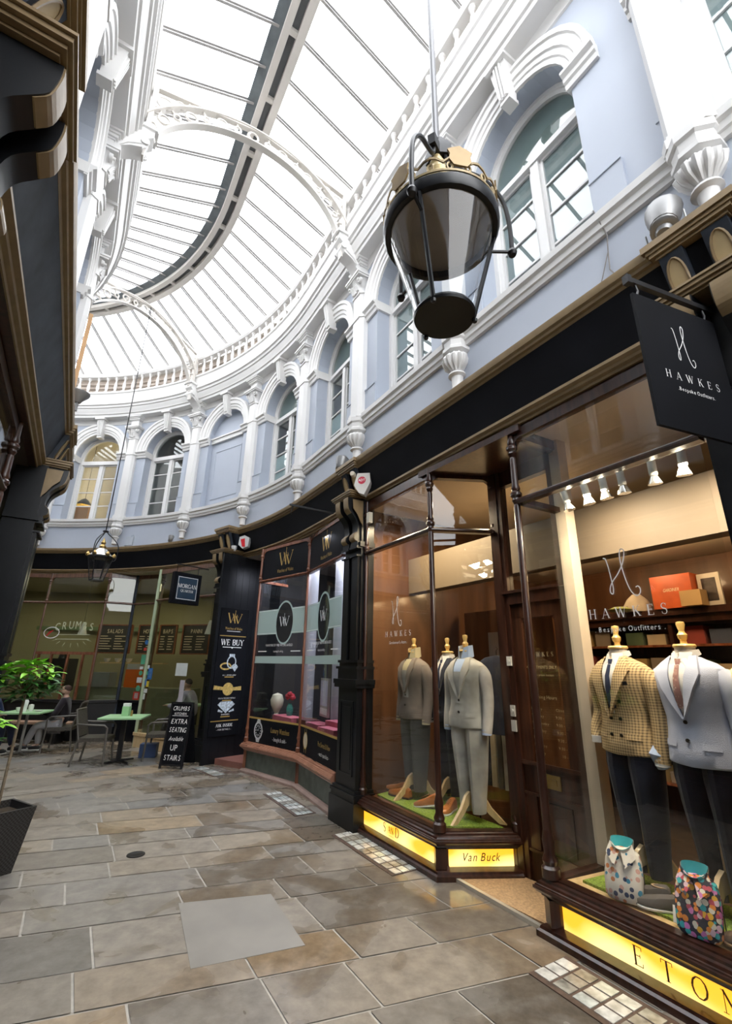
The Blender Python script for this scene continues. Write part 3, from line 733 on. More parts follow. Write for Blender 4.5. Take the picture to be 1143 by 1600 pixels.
def serif(mb, s, size, M, x=0, z=0, track=.12, xs=1.0, align='c', d=.002, mi=0, bold=1.0):
    adv = [(serif_char(c)[0] + track) * size * xs for c in s]; tot = sum(adv) - track * size * xs
    cx = x - (tot / 2 if align == 'c' else 0)
    for c, a in zip(s, adv):
        for pts, ws in serif_char(c)[1]:
            stroke(mb, [(cx + px * size * xs, z + py * size) for px, py in pts], [w * size * bold for w in ws], M, d, mi)
        cx += a
def spline(pts, k=5):
    out = []; n = len(pts)
    for i in range(n - 1):
        p0, p1, p2, p3 = pts[max(i - 1, 0)], pts[i], pts[i + 1], pts[min(i + 2, n - 1)]
        for j in range(k):
            t = j / k; out.append(tuple(.5 * (2 * b + (c - a) * t + (2 * a - 5 * b + 4 * c - d) * t * t + (3 * b - a - 3 * c + d) * t ** 3) for a, b, c, d in zip(p0, p1, p2, p3)))
    out.append(pts[-1]); return out
HP = [(448, 272), (465, 280), (478, 335), (488, 420), (492, 465), (484, 496), (468, 486), (470, 458), (492, 424), (540, 380), (585, 320), (605, 262), (598, 238), (580, 240), (570, 280), (575, 350), (590, 430), (612, 492), (642, 521), (667, 512), (675, 488), (664, 468), (646, 473)]
def script_h(mb, w, h, M, x, z, d=.002, lw=.007, mi=0):   # centred at x, z
    pts = spline([((px - 561) / 227 * w + x, (379 - py) / 290 * h + z) for px, py in HP], 4)
    stroke(mb, pts, [lw] * len(pts), M, d, mi)
def ww_logo(mb, w, M, x, z, d=.002, mi=0, b=1.0):
    h = w * .62; sc = lambda p: (x - w / 2 + p[0] * w, z + p[1] * h)
    for a, c, t in (((0, 1), (.21, 0), .06), ((.21, 0), (.40, .80), .02), ((.30, 1), (.36, .8), .02), ((.34, .95), (.53, 0), .055), ((.53, .0), (.50, 1.35), .018), ((.40, .25), (.53, 1.3), .018), ((.62, .9), (.70, .62), .02), ((.56, .75), (.76, 0), .06), ((.76, 0), (1, 1), .022), ((-.05, 1), (.08, 1), .015), ((.92, 1), (1.05, 1), .015)):
        stroke(mb, [sc(a), sc(c)], [t * w * b, t * w * b], M, d, mi)

# ---------------------------------------------------------------- ground-floor shells behind the shop fronts
V2 = lambda x, y, z=0: Vector((x, y, z))
def shell(nm, side, u0, u1, depth, zc, wallm, ceilm, floorm, hfront=.0):
    mb = MB(); U = urange(u0, u1, .4)
    def strip(a, b_, mi):
        v = []; f = []
        for u in U: v += [Q(side, u, a[0], a[1]), Q(side, u, b_[0], b_[1])]
        for j in range(len(U) - 1): f.append((2 * j, 2 * j + 1, 2 * j + 3, 2 * j + 2))
        mb.add(v, f, mi)
    strip((-depth, .0), (-depth, zc), 0); strip((-depth, zc), (hfront, zc), 1); strip((hfront - .35, .004), (-depth, .004), 2)
    for u in (u0, u1): mb.add([Q(side, u, hfront, 0), Q(side, u, -depth, 0), Q(side, u, -depth, zc), Q(side, u, hfront, zc)], [(0, 1, 2, 3)], 0)
    return single(nm, mb, [wallm, ceilm, floorm], kind='structure', smooth=False, fix=False)
tailor_wall = wood('tailor_wall', (.09, .038, .016), (.15, .065, .028), .4, .8)
tailor_ceil = simple('tailor_ceiling', (.62, .52, .40), .6, var=.02)
dkfloor = wood('shop_floor', (.05, .03, .018), (.09, .055, .03), .35, 1)
shell('wall_tailor', 1, .62, 4.93, 3.3, 3.55, tailor_wall, tailor_ceil, dkfloor)
watchwall = simple('watch_shop_wall', (.30, .28, .27), .6, var=.05)
shell('wall_watch_shop', 1, 4.95, 8.86, 2.6, 3.55, simple('watch_dark_wall', (.06, .055, .055), .6), simple('watch_ceiling', (.35, .33, .31), .6), dkfloor)
cafewall = simple('cafe_wall', (.36, .34, .20), .6, var=.04, scale=1)
shell('wall_cafe', 1, 8.9, 21, 3.2, 3.55, cafewall, simple('cafe_ceiling', (.50, .46, .33), .6), simple('cafe_floor', (.12, .10, .08), .5))
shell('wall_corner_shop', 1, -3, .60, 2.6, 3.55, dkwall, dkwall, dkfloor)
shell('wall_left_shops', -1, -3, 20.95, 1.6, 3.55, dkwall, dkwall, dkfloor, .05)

# ---------------------------------------------------------------- shopfront pieces
def turned(mb, x, y, z0, z1, rings, r=.024, mi=0, foot=True, M=None):
    prof = [(r, z0)]
    zs = []
    for zr in sorted(rings): zs += [(r, zr - .10), (r * .8, zr - .085), (r * 1.35, zr - .05), (r * 1.1, zr - .03), (r * 1.7, zr - .01), (r * 1.7, zr + .01), (r * 1.1, zr + .03), (r * 1.35, zr + .05), (r, zr + .09)]
    for a in zs:
        if z0 < a[1] < z1: prof.append(a)
    prof.append((r, z1)); mb.lathe(prof, c=(x, y, 0), seg=12, mi=mi, M=M)
    if foot:
        mb.lathe([(r * 2.1, z0 - .005), (r * 2.1, z0 + .05), (r * 1.5, z0 + .065), (r * 1.8, z0 + .09), (r * 1.2, z0 + .13), (r * 1.5, z0 + .2), (r, z0 + .26)], c=(x, y, 0), seg=12, mi=mi, M=M)
def sill_prof(z1, z2, p):   # y,z outline, negative y is towards the arcade
    h = z2 - z1
    return [(.05, z1), (-.0, z1), (-p * .35, z1 + h * .02), (-p * .40, z1 + h * .14), (-p * .58, z1 + h * .16), (-p * .60, z1 + h * .26), (-p * .80, z1 + h * .29), (-p * .93, z1 + h * .40), (-p, z1 + h * .44), (-p, z1 + h * .56), (-p * .88, z1 + h * .585), (-p * .88, z1 + h * .64), (-p * .78, z1 + h * .66), (-p * .72, z1 + h * .76), (-p * .52, z1 + h * .80), (-p * .50, z1 + h * .9), (-p * .2, z1 + h * .93), (-p * .18, z1 + h), (.05, z1 + h)]
def run_along(mb, pts, prof, mi=0, closed_ends=True):
    """sweep a (y, z) outline along a ground polyline (world XY), mitred; +y is to the left of X x Z, i.e. into the shop"""
    n = len(prof); v = []; m = len(pts)
    for i, p in enumerate(pts):
        dirs_ = []
        if i > 0: dirs_.append((pts[i] - pts[i - 1]).normalized())
        if i < m - 1: dirs_.append((pts[i + 1] - pts[i]).normalized())
        ns = [ZZ.cross(d) for d in dirs_]
        if len(ns) == 2:
            b_ = (ns[0] + ns[1]); b_.normalize(); k = 1 / max(.35, b_.dot(ns[0])); nn = b_ * k
        else: nn = ns[0]
        for y, z in prof: v.append(Vector((p.x, p.y, 0)) + nn * y + ZZ * z)
    f = []
    for j in range(m - 1):
        for i in range(n): f.append((j * n + i, j * n + (i + 1) % n, (j + 1) * n + (i + 1) % n, (j + 1) * n + i))
    f += [tuple(range(n)), tuple((m - 1) * n + i for i in range(n))]
    mb.add(v, f, mi)
def corner_fill(mb, x, z, r, sx, y0, y1, mi=0, M=None, n=6):   # rounded top corner spandrel
    pts = [(x, z)] + [(x + sx * (r - r * cos(pi / 2 * i / n)) if True else 0, z - r + r * sin(pi / 2 * i / n)) for i in range(n + 1)]
    mb.prism(pts, y0, y1, mi, M)
def glaze(root, a, b, z0, z1, zt=2.90, ztop=3.55, wm=mahog, gm=None, rad=.10, nm='pane', top=True, hb=.05):
    """fixed glass between two corners with transom rail and head; returns frame matrix and width"""
    gm = gm or shopglass; M = AB(a, b); W = (b - a).length; PMi = WM[root].inverted()
    g = MB(); g.box(.015, W - .015, .018, .024, z0, zt - .015, M=M); p1 = part(nm, g, gm, root, local=False, smooth=False)
    if top:
        g = MB(); g.box(.015, W - .015, .018, .024, zt + .015, z1, M=M); part('top_' + nm, g, gm, root, local=False, smooth=False)
    m = MB()
    m.prism([(-.012, zt - .022), (-.03, zt - .006), (-.03, zt + .006), (-.012, zt + .022), (.05, zt + .022), (.05, zt - .022)], 0, W, M=M, plane='yz')
    part('transom_rail', m, wm, root, local=False)
    m = MB(); m.box(0, W, -.0, .07, z1, ztop, M=M); corner_fill(m, .01, z1 + .001, rad, 1, .0, .05, M=M); corner_fill(m, W - .01, z1 + .001, rad, -1, .0, .05, M=M)
    part('head_rail', m, wm, root, local=False)
    return M, W

def shop_pilaster(side, u, h0, label, first=None):
    M = F(side, u, h0)
    root = thing('shop_pilaster', M, label, 'pilaster', 'black and gold pilasters between the shops')
    back = .06 + h0
    _part = globals()['part']
    def part(nm, mb, mt, par, label=None, local=True):
        for p_ in mb.v: p_.x *= 1.25
        return _part(nm, mb, mt, par, label, local)
    b = MB(); b.box(-.22, .22, -.20, back, 0, .26); b.box(-.205, .205, -.185, back, .26, .30); b.box(-.215, .215, -.195, back, .30, .33); b.box(-.195, .195, -.175, back, .33, .36); part('base', b, black, root)
    b = MB(); b.box(-.17, .17, -.15, back, .36, 1.36)
    for x0, x1, z0, z1 in ((-.12, .12, .48, .50), (-.12, .12, 1.20, 1.22), (-.12, -.10, .50, 1.20), (.10, .12, .50, 1.20)): b.box(x0, x1, -.162, -.149, z0, z1)
    b.box(-.08, .08, -.156, -.149, .54, 1.16)
    part('pedestal', b, black, root)
    b = MB(); b.box(-.20, .20, -.19, back, 1.36, 1.40); b.box(-.21, .21, -.20, back, 1.40, 1.45); b.box(-.18, .18, -.16, back, 1.45, 1.56); b.box(-.195, .195, -.18, back, 1.56, 1.59); b.box(-.17, .17, -.15, back, 1.59, 1.63); b.box(-.185, .185, -.165, back, 1.63, 1.66)
    part('moulded_band', b, black, root)
    b = MB(); b.box(-.16, .16, -.12, back, 1.66, 2.98)
    for sx in (-1, 1): b.box(sx * .085 - .055, sx * .085 + .055, -.155, -.119, 1.66, 2.86)
    part('shaft', b, black, root)
    b = MB()
    for sx in (-1, 1): b.box(sx * .085 - .07, sx * .085 + .07, -.18, -.1, 2.86, 2.88); b.box(sx * .085 - .075, sx * .085 + .075, -.185, -.1, 2.96, 2.99); b.box(sx * .085 - .065, sx * .085 + .065, -.17, -.1, 2.99, 3.05)
    b.box(-.18, .18, -.15, back, 2.98, 3.04); b.box(-.16, .16, -.12, back, 3.04, 3.60)
    part('capital', b, black, root)
    cp = spline([(-.17, 3.05), (-.205, 3.08), (-.20, 3.13), (-.165, 3.17), (-.165, 3.24), (-.19, 3.33), (-.25, 3.40), (-.29, 3.45), (-.305, 3.54), (-.305, 3.60)], 3)
    for sx in (-1, 1):
        b = MB(); x0, x1 = sx * .085 - .05, sx * .085 + .05
        b.prism(cp + [(-.10, 3.60), (-.10, 3.05)], x0, x1, plane='yz')
        c = part('console', b, black, root)
        st = [(y - .006, z) for y, z in cp]
        for lo in (True, False):
          g = MB()
          for i, (p, q) in enumerate(zip(st[:-1], st[1:])):
            if (p[1] < 3.16) if lo else (p[1] > 3.38): g.add([(sx * .085 + w, y + dy, z) for w in (-.045, .045) for (y, z) in (p, q) for dy in (0, .01)], [(0, 1, 3, 2), (4, 6, 7, 5), (0, 4, 5, 1), (2, 3, 7, 6), (0, 2, 6, 4), (1, 5, 7, 3)])
          part('gilding', g, gold, c)
    for sx in (-1, 1) if u != 1.64 else ():   # gilded side panels of the console block
        b = MB(); b.prism([(-.11, 3.24), (-.11, 3.57), (-.26, 3.57), (-.25, 3.45), (-.19, 3.38), (-.15, 3.30)], sx * .1605, sx * .166, plane='yz')
        part('side_gilding', b, gold, root)
    b = MB()
    for z0, z1, e in ((3.60, 3.615, .0), (3.615, 3.635, .02), (3.635, 3.66, .035), (3.66, 3.675, .045)): b.box(-.155 - e, .155 + e, -.29 - e, back, z0, z1)
    part('console_cap', b, gold, root)
    b = MB()
    b.prism([(.05, 3.675), (-.07, 3.675), (-.18, 4.01), (.05, 4.01)], -.145, .145, plane='yz')
    part('frieze_core', b, board, root)
    tl = math.atan2(.10, .335)
    for sx in (-1, 1):
        b = MB(); b.prism([(.0, 3.675), (-.12, 3.675), (-.235, 4.01), (.0, 4.01)], sx * .093 - .052, sx * .093 + .052, plane='yz'); c = part('frieze_block', b, slate, root)
        g = MB(); ring = [(sx * .093 + .038 * cos(a), 3.842 + .125 * sin(a)) for a in [2 * pi * i / 20 for i in range(20)]]
        yy = lambda z: -.12 - (z - 3.675) * (.115 / .335)
        g.add([(x, yy(z) - .006, z) for x, z in ring] + [(x, yy(z) + .01, z) for x, z in ring], [tuple(range(20))] + [(i, (i + 1) % 20, 20 + (i + 1) % 20, 20 + i) for i in range(20)])
        part('oval_panel', g, palegold, c, local=True)
        g = MB(); g.tube([(x, yy(z) - .008, z) for x, z in ring], .007, 5, closed=True); part('oval_rim', g, gold, c)
    b = MB()
    for z0, z1, e in ((4.01, 4.03, 0), (4.03, 4.055, .02), (4.055, 4.08, .03), (4.08, 4.125, .045)): b.box(-.155 - e, .155 + e, -.245 - e, .05, z0, z1)
    part('cornice_block', b, gold, root)
    return root
shop_pilaster(1, .79, 0, 'black pilaster with gold ovals and consoles at the right edge, behind the hanging black sign')
shop_pilaster(1, 4.92, -.0, 'black and gold pilaster between the tailor shop and the watch shop')
shop_pilaster(1, 9.07, .18, 'black and gold pilaster between the watch shop doorway and the cafe')
shop_pilaster(-1, 1.64, LH, 'near black pilaster of the left shops, its scroll brackets at the top left corner')
shop_pilaster(-1, 5.92, LH, 'tall black pilaster of the left shops, with the gilded bracket beside the far windows')
shop_pilaster(-1, 10.0, LH, 'far black pilaster on the inner side of the bend')
# ---------------------------------------------------------------- tailor's shopfront (right)
pS = V2(.06, 5.43); pD = P(3.45, 2.83); pE = V2(1.30, 4.46); pF = P(2.40, 3.42); pC = P(2.42, 2.90); pR = P(1.06, 2.90)
pS = P(4.70, 2.84)
signglow = None
def signbox(nm_, bright):
    m, nt, b = new_mat(nm_); N = nt.nodes; Lk = nt.links
    tc = N.new('ShaderNodeTexCoord'); mp = N.new('ShaderNodeMapping'); mp.inputs['Scale'].default_value = (2.2, 2.2, 5); Lk.new(tc.outputs['Object'], mp.inputs[0])
    no = N.new('ShaderNodeTexNoise'); no.inputs['Scale'].default_value = 1.6; no.inputs['Detail'].default_value = 0; Lk.new(mp.outputs[0], no.inputs['Vector'])
    r = N.new('ShaderNodeValToRGB'); r.color_ramp.elements[0].position = .35; r.color_ramp.elements[0].color = (.90, .42, .02, 1); r.color_ramp.elements[1].position = .66; r.color_ramp.elements[1].color = (1, .80, .30, 1)
    Lk.new(no.outputs['Fac'], r.inputs['Fac']); Lk.new(r.outputs[0], b.inputs['Emission Color']); b.inputs['Emission Strength'].default_value = bright
    b.inputs['Base Color'].default_value = (.6, .4, .1, 1); b.inputs['Roughness'].default_value = .3; return m
amber = signbox('lit_amber_sign', 1.1)
def tailor_bay(label, pts, labels):
    root = thing('shopfront', Matrix.Translation(Vector((pts[1].x, pts[1].y, 0))), label, 'shopfront', None)
    m = MB(); run_along(m, pts, [(.06, 0), (-.085, 0), (-.085, .035), (-.07, .045), (-.065, .06), (-.02, .075), (.06, .075)]); part('plinth', m, mahog, root, local=False)
    m = MB(); run_along(m, pts, sill_prof(.20, .325, .085)); part('sill', m, mahog, root, local=False)
    m = MB(); run_along(m, pts, [(.06, .075), (.015, .075), (.015, .2), (.06, .2)]); part('stall_riser', m, mahog, root, local=False)
    return root
tl = tailor_bay('tailor shop bay window with yellow signs below, left of the recessed door', [pS, pD, pE], None)
tr = tailor_bay('large tailor shop bay window at the right, with the long yellow sign under it', [pF, pC, pR], None)
tl['label'] = 'mahogany tailor bay window left of the recessed door, two yellow signs beneath'
tr['label'] = 'mahogany tailor window right of the recessed door, long yellow sign beneath'
for root, segs, in ((tl, ((pS, pD), (pD, pE))), (tr, ((pF, pC), (pC, pR)))):
    for a, b_ in segs: glaze(root, a, b_, .325, 3.46, zt=2.90, wm=mahog, ztop=3.56)
# corner columns
for root, p, rr in ((tl, pD, .026), (tr, pC, .028), (tl, pS, .022), (tl, pE, .022)):
    m = MB(); d = Vector((0, 0, 0)); turned(m, p.x, p.y, .325, 3.56, [2.96, 3.38], r=rr); m.lathe([(.035, .06), (.035, .21)], c=(p.x, p.y, 0), seg=8)
    part('corner_column', m, mahog, root, local=False)
for root, p in ((tl, pD), (tr, pC)):
    m = MB(); m.cbox((p.x, p.y, .14), (.09, .09, .14), M=None); part('corner_block', m, mahog, root, local=False)
# back posts of the return panes
m = MB(); M_ = AB(pE, pF); m.box(-.03, .07, -.03, .09, 0, 3.56, M=M_); part('door_post', m, mahog, tl, local=False)
m = MB(); M2 = AB(pF, pC); m.box(-.05, .06, -.0, .10, .30, 3.56, M=M2); part('cream_post', m, simple('cream_post_paint', (.62, .52, .40), .5), tr, 'cream painted post', local=False)
# yellow lit signs
def lit_sign(root, a, b_, x0, x1, txt):
    M = AB(a, b_); m = MB(); m.box(x0, x1, -.012, .02, .078, .198, M=M); s = part('lit_sign', m, amber, root, 'lit yellow sign panel', local=False, smooth=False); return M, s
W1 = (pD - pS).length; W2 = (pE - pD).length; W3 = (pR - pC).length
M, s = lit_sign(tl, pS, pD, .03, W1 - .08, 0); l = MB(); serif(l, 'S', .075, M, .44, .112, d=.0135, bold=1.2); serif(l, 'AN', .052, M, .545, .12, d=.0135, track=.10, bold=1.3); serif(l, 'D', .075, M, .65, .112, d=.0135, bold=1.2)
part('lettering', l, blacklet, s, local=False, fix=False)
l = MB(); sans(l, 'COPENHAGEN', .014, M, .55, .093, d=.0135); part('small_lettering', l, goldlet, s, local=False, fix=False)
M, s = lit_sign(tl, pD, pE, .07, W2 - .05, 0); l = MB()
sans(l, 'Van Buck', .082, M, W2 / 2, .115, shear=.28, d=.0135, xs=.88); part('lettering', l, blacklet, s, local=False, fix=False)
M, s = lit_sign(tr, pC, pR, .07, W3, 0); l = MB()
for ch, uu in zip('ETON', (1.885, 1.735, 1.585, 1.455)):
    serif(l, ch, .088, M, 2.42 - uu, .095, d=.0135, bold=.95)
part('lettering', l, simple('bronze_lettering', (.16, .07, .01), .4), s, local=False, fix=False)
# signwriting on the glass
for fr_, root, sc_, cu_, z0_, nm2, sz in ((AB(pC, pR), tr, (.21, .31, .0075), (2.42 - 1.66, 2.42 - 1.67), (2.19, 1.915, 1.83), '. Bespoke Outfitters .', .064), (AB(pS, pD), tl, (.18, .31, .008), (4.70 - 4.08, 4.70 - 4.06), (2.15, 1.895, 1.82), ".Gentleman's Attire.", .055)):
    l = MB(); script_h(l, sc_[0], sc_[1], fr_, cu_[0], z0_[0], d=-.012, lw=sc_[2]); part('script_initial', l, whitelet, root, 'white script initial on the glass', local=False, fix=False)
    l = MB(); serif(l, 'HAWKES', sz, fr_, cu_[1], z0_[1], track=.62 if root is tr else .75, d=-.012, bold=1.0); part('shop_name', l, whitelet, root, 'white shop name on the glass', local=False, fix=False)
    l = MB(); sans(l, nm2, .046 if root is tr else .042, fr_, cu_[1], z0_[2], d=-.012, track=1.22 if root is tr else 1.05, xs=.82); part('strapline', l, whitelet, root, 'small white line of lettering on the glass', local=False, fix=False)

# recessed door
Md = AB(pE, pF); Wd = (pF - pE).length
dr = thing('door_1', Md, kind='structure')
m = MB(); m.box(.07, Wd - .0, -.02, .06, 2.16, 2.26); m.box(.05, Wd + .0, -.04, .02, 2.26, 2.285); m.box(.05, .12, -.02, .07, 0, 3.5); m.box(Wd - .08, Wd - .02, -.02, .07, 0, 3.5); m.box(.05, Wd, .0, .07, 3.34, 3.55); part('door_frame', m, mahog, dr)
m = MB(); m.box(.12, Wd - .08, .02, .028, 2.26, 3.34); part('fanlight', m, shopglass, dr, smooth=False)
m = MB(); x0, x1 = .12, Wd - .08
m.box(x0, x0 + .11, .0, .05, .02, 2.16); m.box(x1 - .10, x1, .0, .05, .02, 2.16); m.box(x0, x1, .0, .05, 2.03, 2.16); m.box(x0, x1, .0, .05, .64, .86); m.box(x0, x1, .0, .05, .02, .22)
corner_fill(m, x0 + .10, 2.04, .09, 1, .005, .045); corner_fill(m, x1 - .09, 2.04, .09, -1, .005, .045)
m.box(x0, x1, .02, .04, .22, .64); m.box(x0 + .14, x1 - .13, .008, .03, .27, .59); m.box(x0, x1, -.012, .01, .22, .24); m.box(x0, x1, -.012, .01, .62, .64); m.box(x0, x1, -.015, .0, .84, .87)
dl = part('door_leaf', m, doorwood, dr)
m = MB(); m.box(x0 + .11, x1 - .10, .022, .028, .86, 2.03); part('pane', m, shopglass, dl, smooth=False)
m = MB(); m.box(x0 + .16, x0 + .36, -.012, .0, .70, .80); m.box(x0 + .19, x0 + .33, -.018, -.01, .73, .77); part('letter_box', m, brass, dl)
l = MB(); sans(l, 'APPOINTMENTS ONLY', .034, None, .38, 1.60, shear=.15, d=-.018, xs=.85); sans(l, 'Please press button', .026, None, .38, 1.54, d=-.018)
serif(l, 'HAWKES', .035, None, .38, 1.70, track=.6, d=-.018)
sans(l, 'Opening Hours', .038, None, .38, 1.36, d=-.018)
for i, (a, b_) in enumerate((('Monday', 'Closed'), ('Tuesday', '9:30 - 5'), ('Wednesday', '9:30 - 5'), ('Thursday', '9:30 - 5'), ('Friday', '9:30 - 5'), ('Saturday', '9:30 - 5'), ('Sunday', '10 - 4'))):
    sans(l, a, .030, None, .24, 1.27 - i * .056, d=-.018, align='l'); sans(l, b_, .030, None, .58, 1.27 - i * .056, d=-.018, align='r')
part('opening_hours', l, palegold, dl, 'pale lettering on the door glass', fix=False)
m = MB(); m.box(.055, .105, -.035, -.02, 1.62, 1.70); m.lathe([(0, -.04), (.012, -.04), (.012, -.03)], c=(.08, 0, 1.66), axis='y', seg=10)
single('door_bell', MB().merge(m, M=Md), simple('white_plastic', (.7, .7, .66), .4), 'white bell push on the dark post beside the tailor shop door, upper of the two', 'doorbell')
m = MB(); m.box(.055, .10, -.035, -.02, 1.20, 1.29); m.lathe([(0, -.045), (.015, -.045), (.015, -.03)], c=(.078, 0, 1.245), axis='y', seg=10); m.box(.053, .102, -.034, -.02, 1.08, 1.17)
single('door_intercom', MB().merge(m, M=Md), simple('grey_plastic', (.5, .5, .48), .4), 'white intercom with grey plate on the dark post, below the bell push', 'intercom')
# timber soffit over the entrance, mat
m = MB(); Mx = AB(pS, pR)
def poly(pts, z0, z1, mi=0):
    mb = MB(); mb.prism([(p.x, p.y) for p in pts], z0, z1, mi, plane='xy'); return mb
m = poly([P(3.6, 2.80), pE + (pE - pD) * .05, pF + (pF - pC) * .1, P(2.3, 2.86)], 3.50, 3.56)
single('ceiling_entrance', m, mahog, kind='structure', smooth=False)
coir = simple('coir_mat', (.46, .30, .16), .9, var=.25, scale=60, bump=.5, bscale=200)
m = poly([P(3.38, 2.88), pE - (pE - pD) * .03, pF, P(2.46, 2.95)], .0, .022)
single('door_mat', m, coir, 'sandy brown coir mat filling the tailor shop doorway', 'doormat', smooth=False)
m = MB(); a, b_ = P(3.40, 2.90), P(2.44, 2.90); d_ = AB(a, b_); m.box(0, (b_ - a).length, -.02, .01, 0, .026, M=d_)
single('threshold_strip', m, simple('pale_metal', (.6, .57, .5), .35, metal=.5), 'pale metal strip along the front edge of the coir mat', 'threshold', smooth=False)

# window platforms with turf
turf = simple('artificial_turf', (.24, .36, .04), .9, var=.5, scale=90, bump=1, bscale=250)
def inset(a, b_, d): n = ZZ.cross((b_ - a).normalized()); return n * d
m = poly([P(4.66, 2.93), P(3.47, 2.90), V2(1.24, 4.50), V2(1.18, 4.60), V2(.95, 5.0), P(4.1, 3.9), P(4.78, 3.5)], .0, .315)
single('display_platform', m, warmwood, 'wooden display platform inside the left tailor bay window', 'platform', smooth=False)
m = poly([P(4.62, 2.97), P(3.50, 2.94), V2(1.20, 4.50), V2(1.14, 4.62), V2(.93, 4.95), P(4.1, 3.86), P(4.74, 3.46)], .3155, .33)
single('artificial_grass', m, turf, 'green artificial turf on the left tailor window platform', 'artificial grass', kind='stuff', smooth=False)
m = poly([P(2.36, 2.96), P(.95, 2.96), P(.95, 3.50), P(2.30, 3.50)], .0, .315)
single('display_platform', m, lightwood, 'wooden display platform inside the right tailor window', 'platform', smooth=False)
m = poly([P(2.28, 3.02), P(.97, 3.02), P(.97, 3.46), P(2.24, 3.46)], .3155, .33)
single('artificial_grass', m, turf, 'green artificial turf on the right tailor window platform', 'artificial grass', kind='stuff', smooth=False)

# hanging sign of the tailor
sTL, sTR = P(.91, 2.09), P(.80, 2.67)
Ms = AB(sTL, sTR); Ws = (sTR - sTL).length
sg = thing('hanging_sign', Matrix.Translation(sTL + ZZ * 2.65), 'black hanging sign with white script letter, on a bracket at the right', 'sign')
sgb = MB(); sgb.box(0, Ws, -.008, .008, 2.66, 3.41, M=Ms); bo = part('board', sgb, board, sg, local=False, smooth=False)
l = MB(); script_h(l, .125, .245, Ms, .29, 3.17, d=.009, lw=.005); serif(l, 'HAWKES', .044, Ms, .305, 2.945, track=.78, d=.009, bold=.9); sans(l, '.Bespoke Outfitters.', .030, Ms, .31, 2.885, d=.009, track=1.12, xs=.85)
part('lettering', l, whitelet, bo, 'white signwriting', local=False, fix=False)
m = MB(); m.box(-.02, Ws + .03, -.012, .012, 3.475, 3.505, M=Ms); m.box(-.025, .005, -.016, .016, 3.465, 3.515, M=Ms)
for x in (.04, Ws - .06): m.tube([Ms @ Vector((x, 0, 3.48)), Ms @ Vector((x + .012, 0, 3.44)), Ms @ Vector((x, 0, 3.405))], .006, 6)
part('bracket', m, iron, sg, local=False)
# ---------------------------------------------------------------- watch shop
w3, w2, w1, w0 = P(8.0, 3.30), P(7.93, 2.72), P(6.60, 2.93), P(5.22, 2.80)
green_marble = simple('green_marble', (.10, .125, .105), .3, var=.35, scale=7)
pinkstone = simple('worn_pink_stone', (.36, .25, .21), .5, var=.15, scale=8)
wsf = thing('shopfront', Matrix.Translation(Vector((w1.x, w1.y, 0))), 'watch shop window with black logo panels above and below, between the two black pilasters', 'shopfront')
pts = [w3, w2, w1, w0]
m = MB(); run_along(m, pts, [(.08, 0), (-.05, 0), (-.05, .03), (-.03, .055), (0, .06), (.08, .06)]); part('plinth', m, pinkstone, wsf, 'worn pink stone plinth', local=False)
m = MB(); run_along(m, pts, [(.06, .06), (.01, .06), (.01, .32), (.06, .32)]); part('stall_riser', m, green_marble, wsf, 'green marble stall riser', local=False)
m = MB(); run_along(m, pts, sill_prof(.31, .44, .075)); part('sill', m, simple('copper_brown_sill', (.42, .20, .13), .25, var=.15, scale=5, coat=.4), wsf, 'polished copper-brown sill', local=False)
frames = {}
for nm, a, b_ in (('a', w2, w1), ('b', w1, w0), ('r', w3, w2)):
    frames[nm] = glaze(wsf, a, b_, .44, 3.50, zt=2.97, wm=redwood, rad=.12, top=False)
    M, W = frames[nm]; m = MB(); m.box(.02, W - .02, .012, .02, 2.99, 3.50, M=M); pn = part('logo_panel', m, board, wsf, 'black panel with gold monogram', local=False, smooth=False)
    if nm != 'r':
        l = MB(); ww_logo(l, .36, M, W * .52, 3.19, d=-.011, b=1.2); sans(l, 'Watches of Wales', .085, M, W * .52, 3.07, d=-.011, xs=.62); part('gold_logo', l, goldlet, pn, local=False, fix=False)
for p in (w2, w1):
    m = MB(); turned(m, p.x, p.y, .44, 3.56, [.62, 3.02, 3.42], r=.02); part('corner_column', m, redwood, wsf, local=False)
for p in (w2, w1): m = MB(); m.cbox((p.x, p.y, .19), (.045, .045, .26)); part('riser_post', m, redwood, wsf, local=False)
mint = simple('mint_window_film', (.50, .62, .57), .5, var=.02); mint2 = glass('pale_film', (.9, 1, .97), .04, .5, body=(.52, .66, .62), body_f=.85)
def disc(mb, cx, cz, rx, rz, d, M, n=28, mi=0): mb.add([(cx + rx * cos(2 * pi * i / n), -d, cz + rz * sin(2 * pi * i / n)) for i in range(n)], [tuple(range(n))], mi, M)
def ringd(mb, cx, cz, rx, rz, w, d, M, n=30, mi=0):
    v = [(cx + (rx + e) * cos(2 * pi * i / n), -d, cz + (rz + e) * sin(2 * pi * i / n)) for i in range(n) for e in (-w / 2, w / 2)]
    mb.add(v, [(2 * i, 2 * i + 1, (2 * i + 3) % (2 * n), (2 * i + 2) % (2 * n)) for i in range(n)], mi, M)
dg_body = glass('grey_film', (.4, .42, .42), .05, .6, body=(.05, .05, .05), body_f=.5)
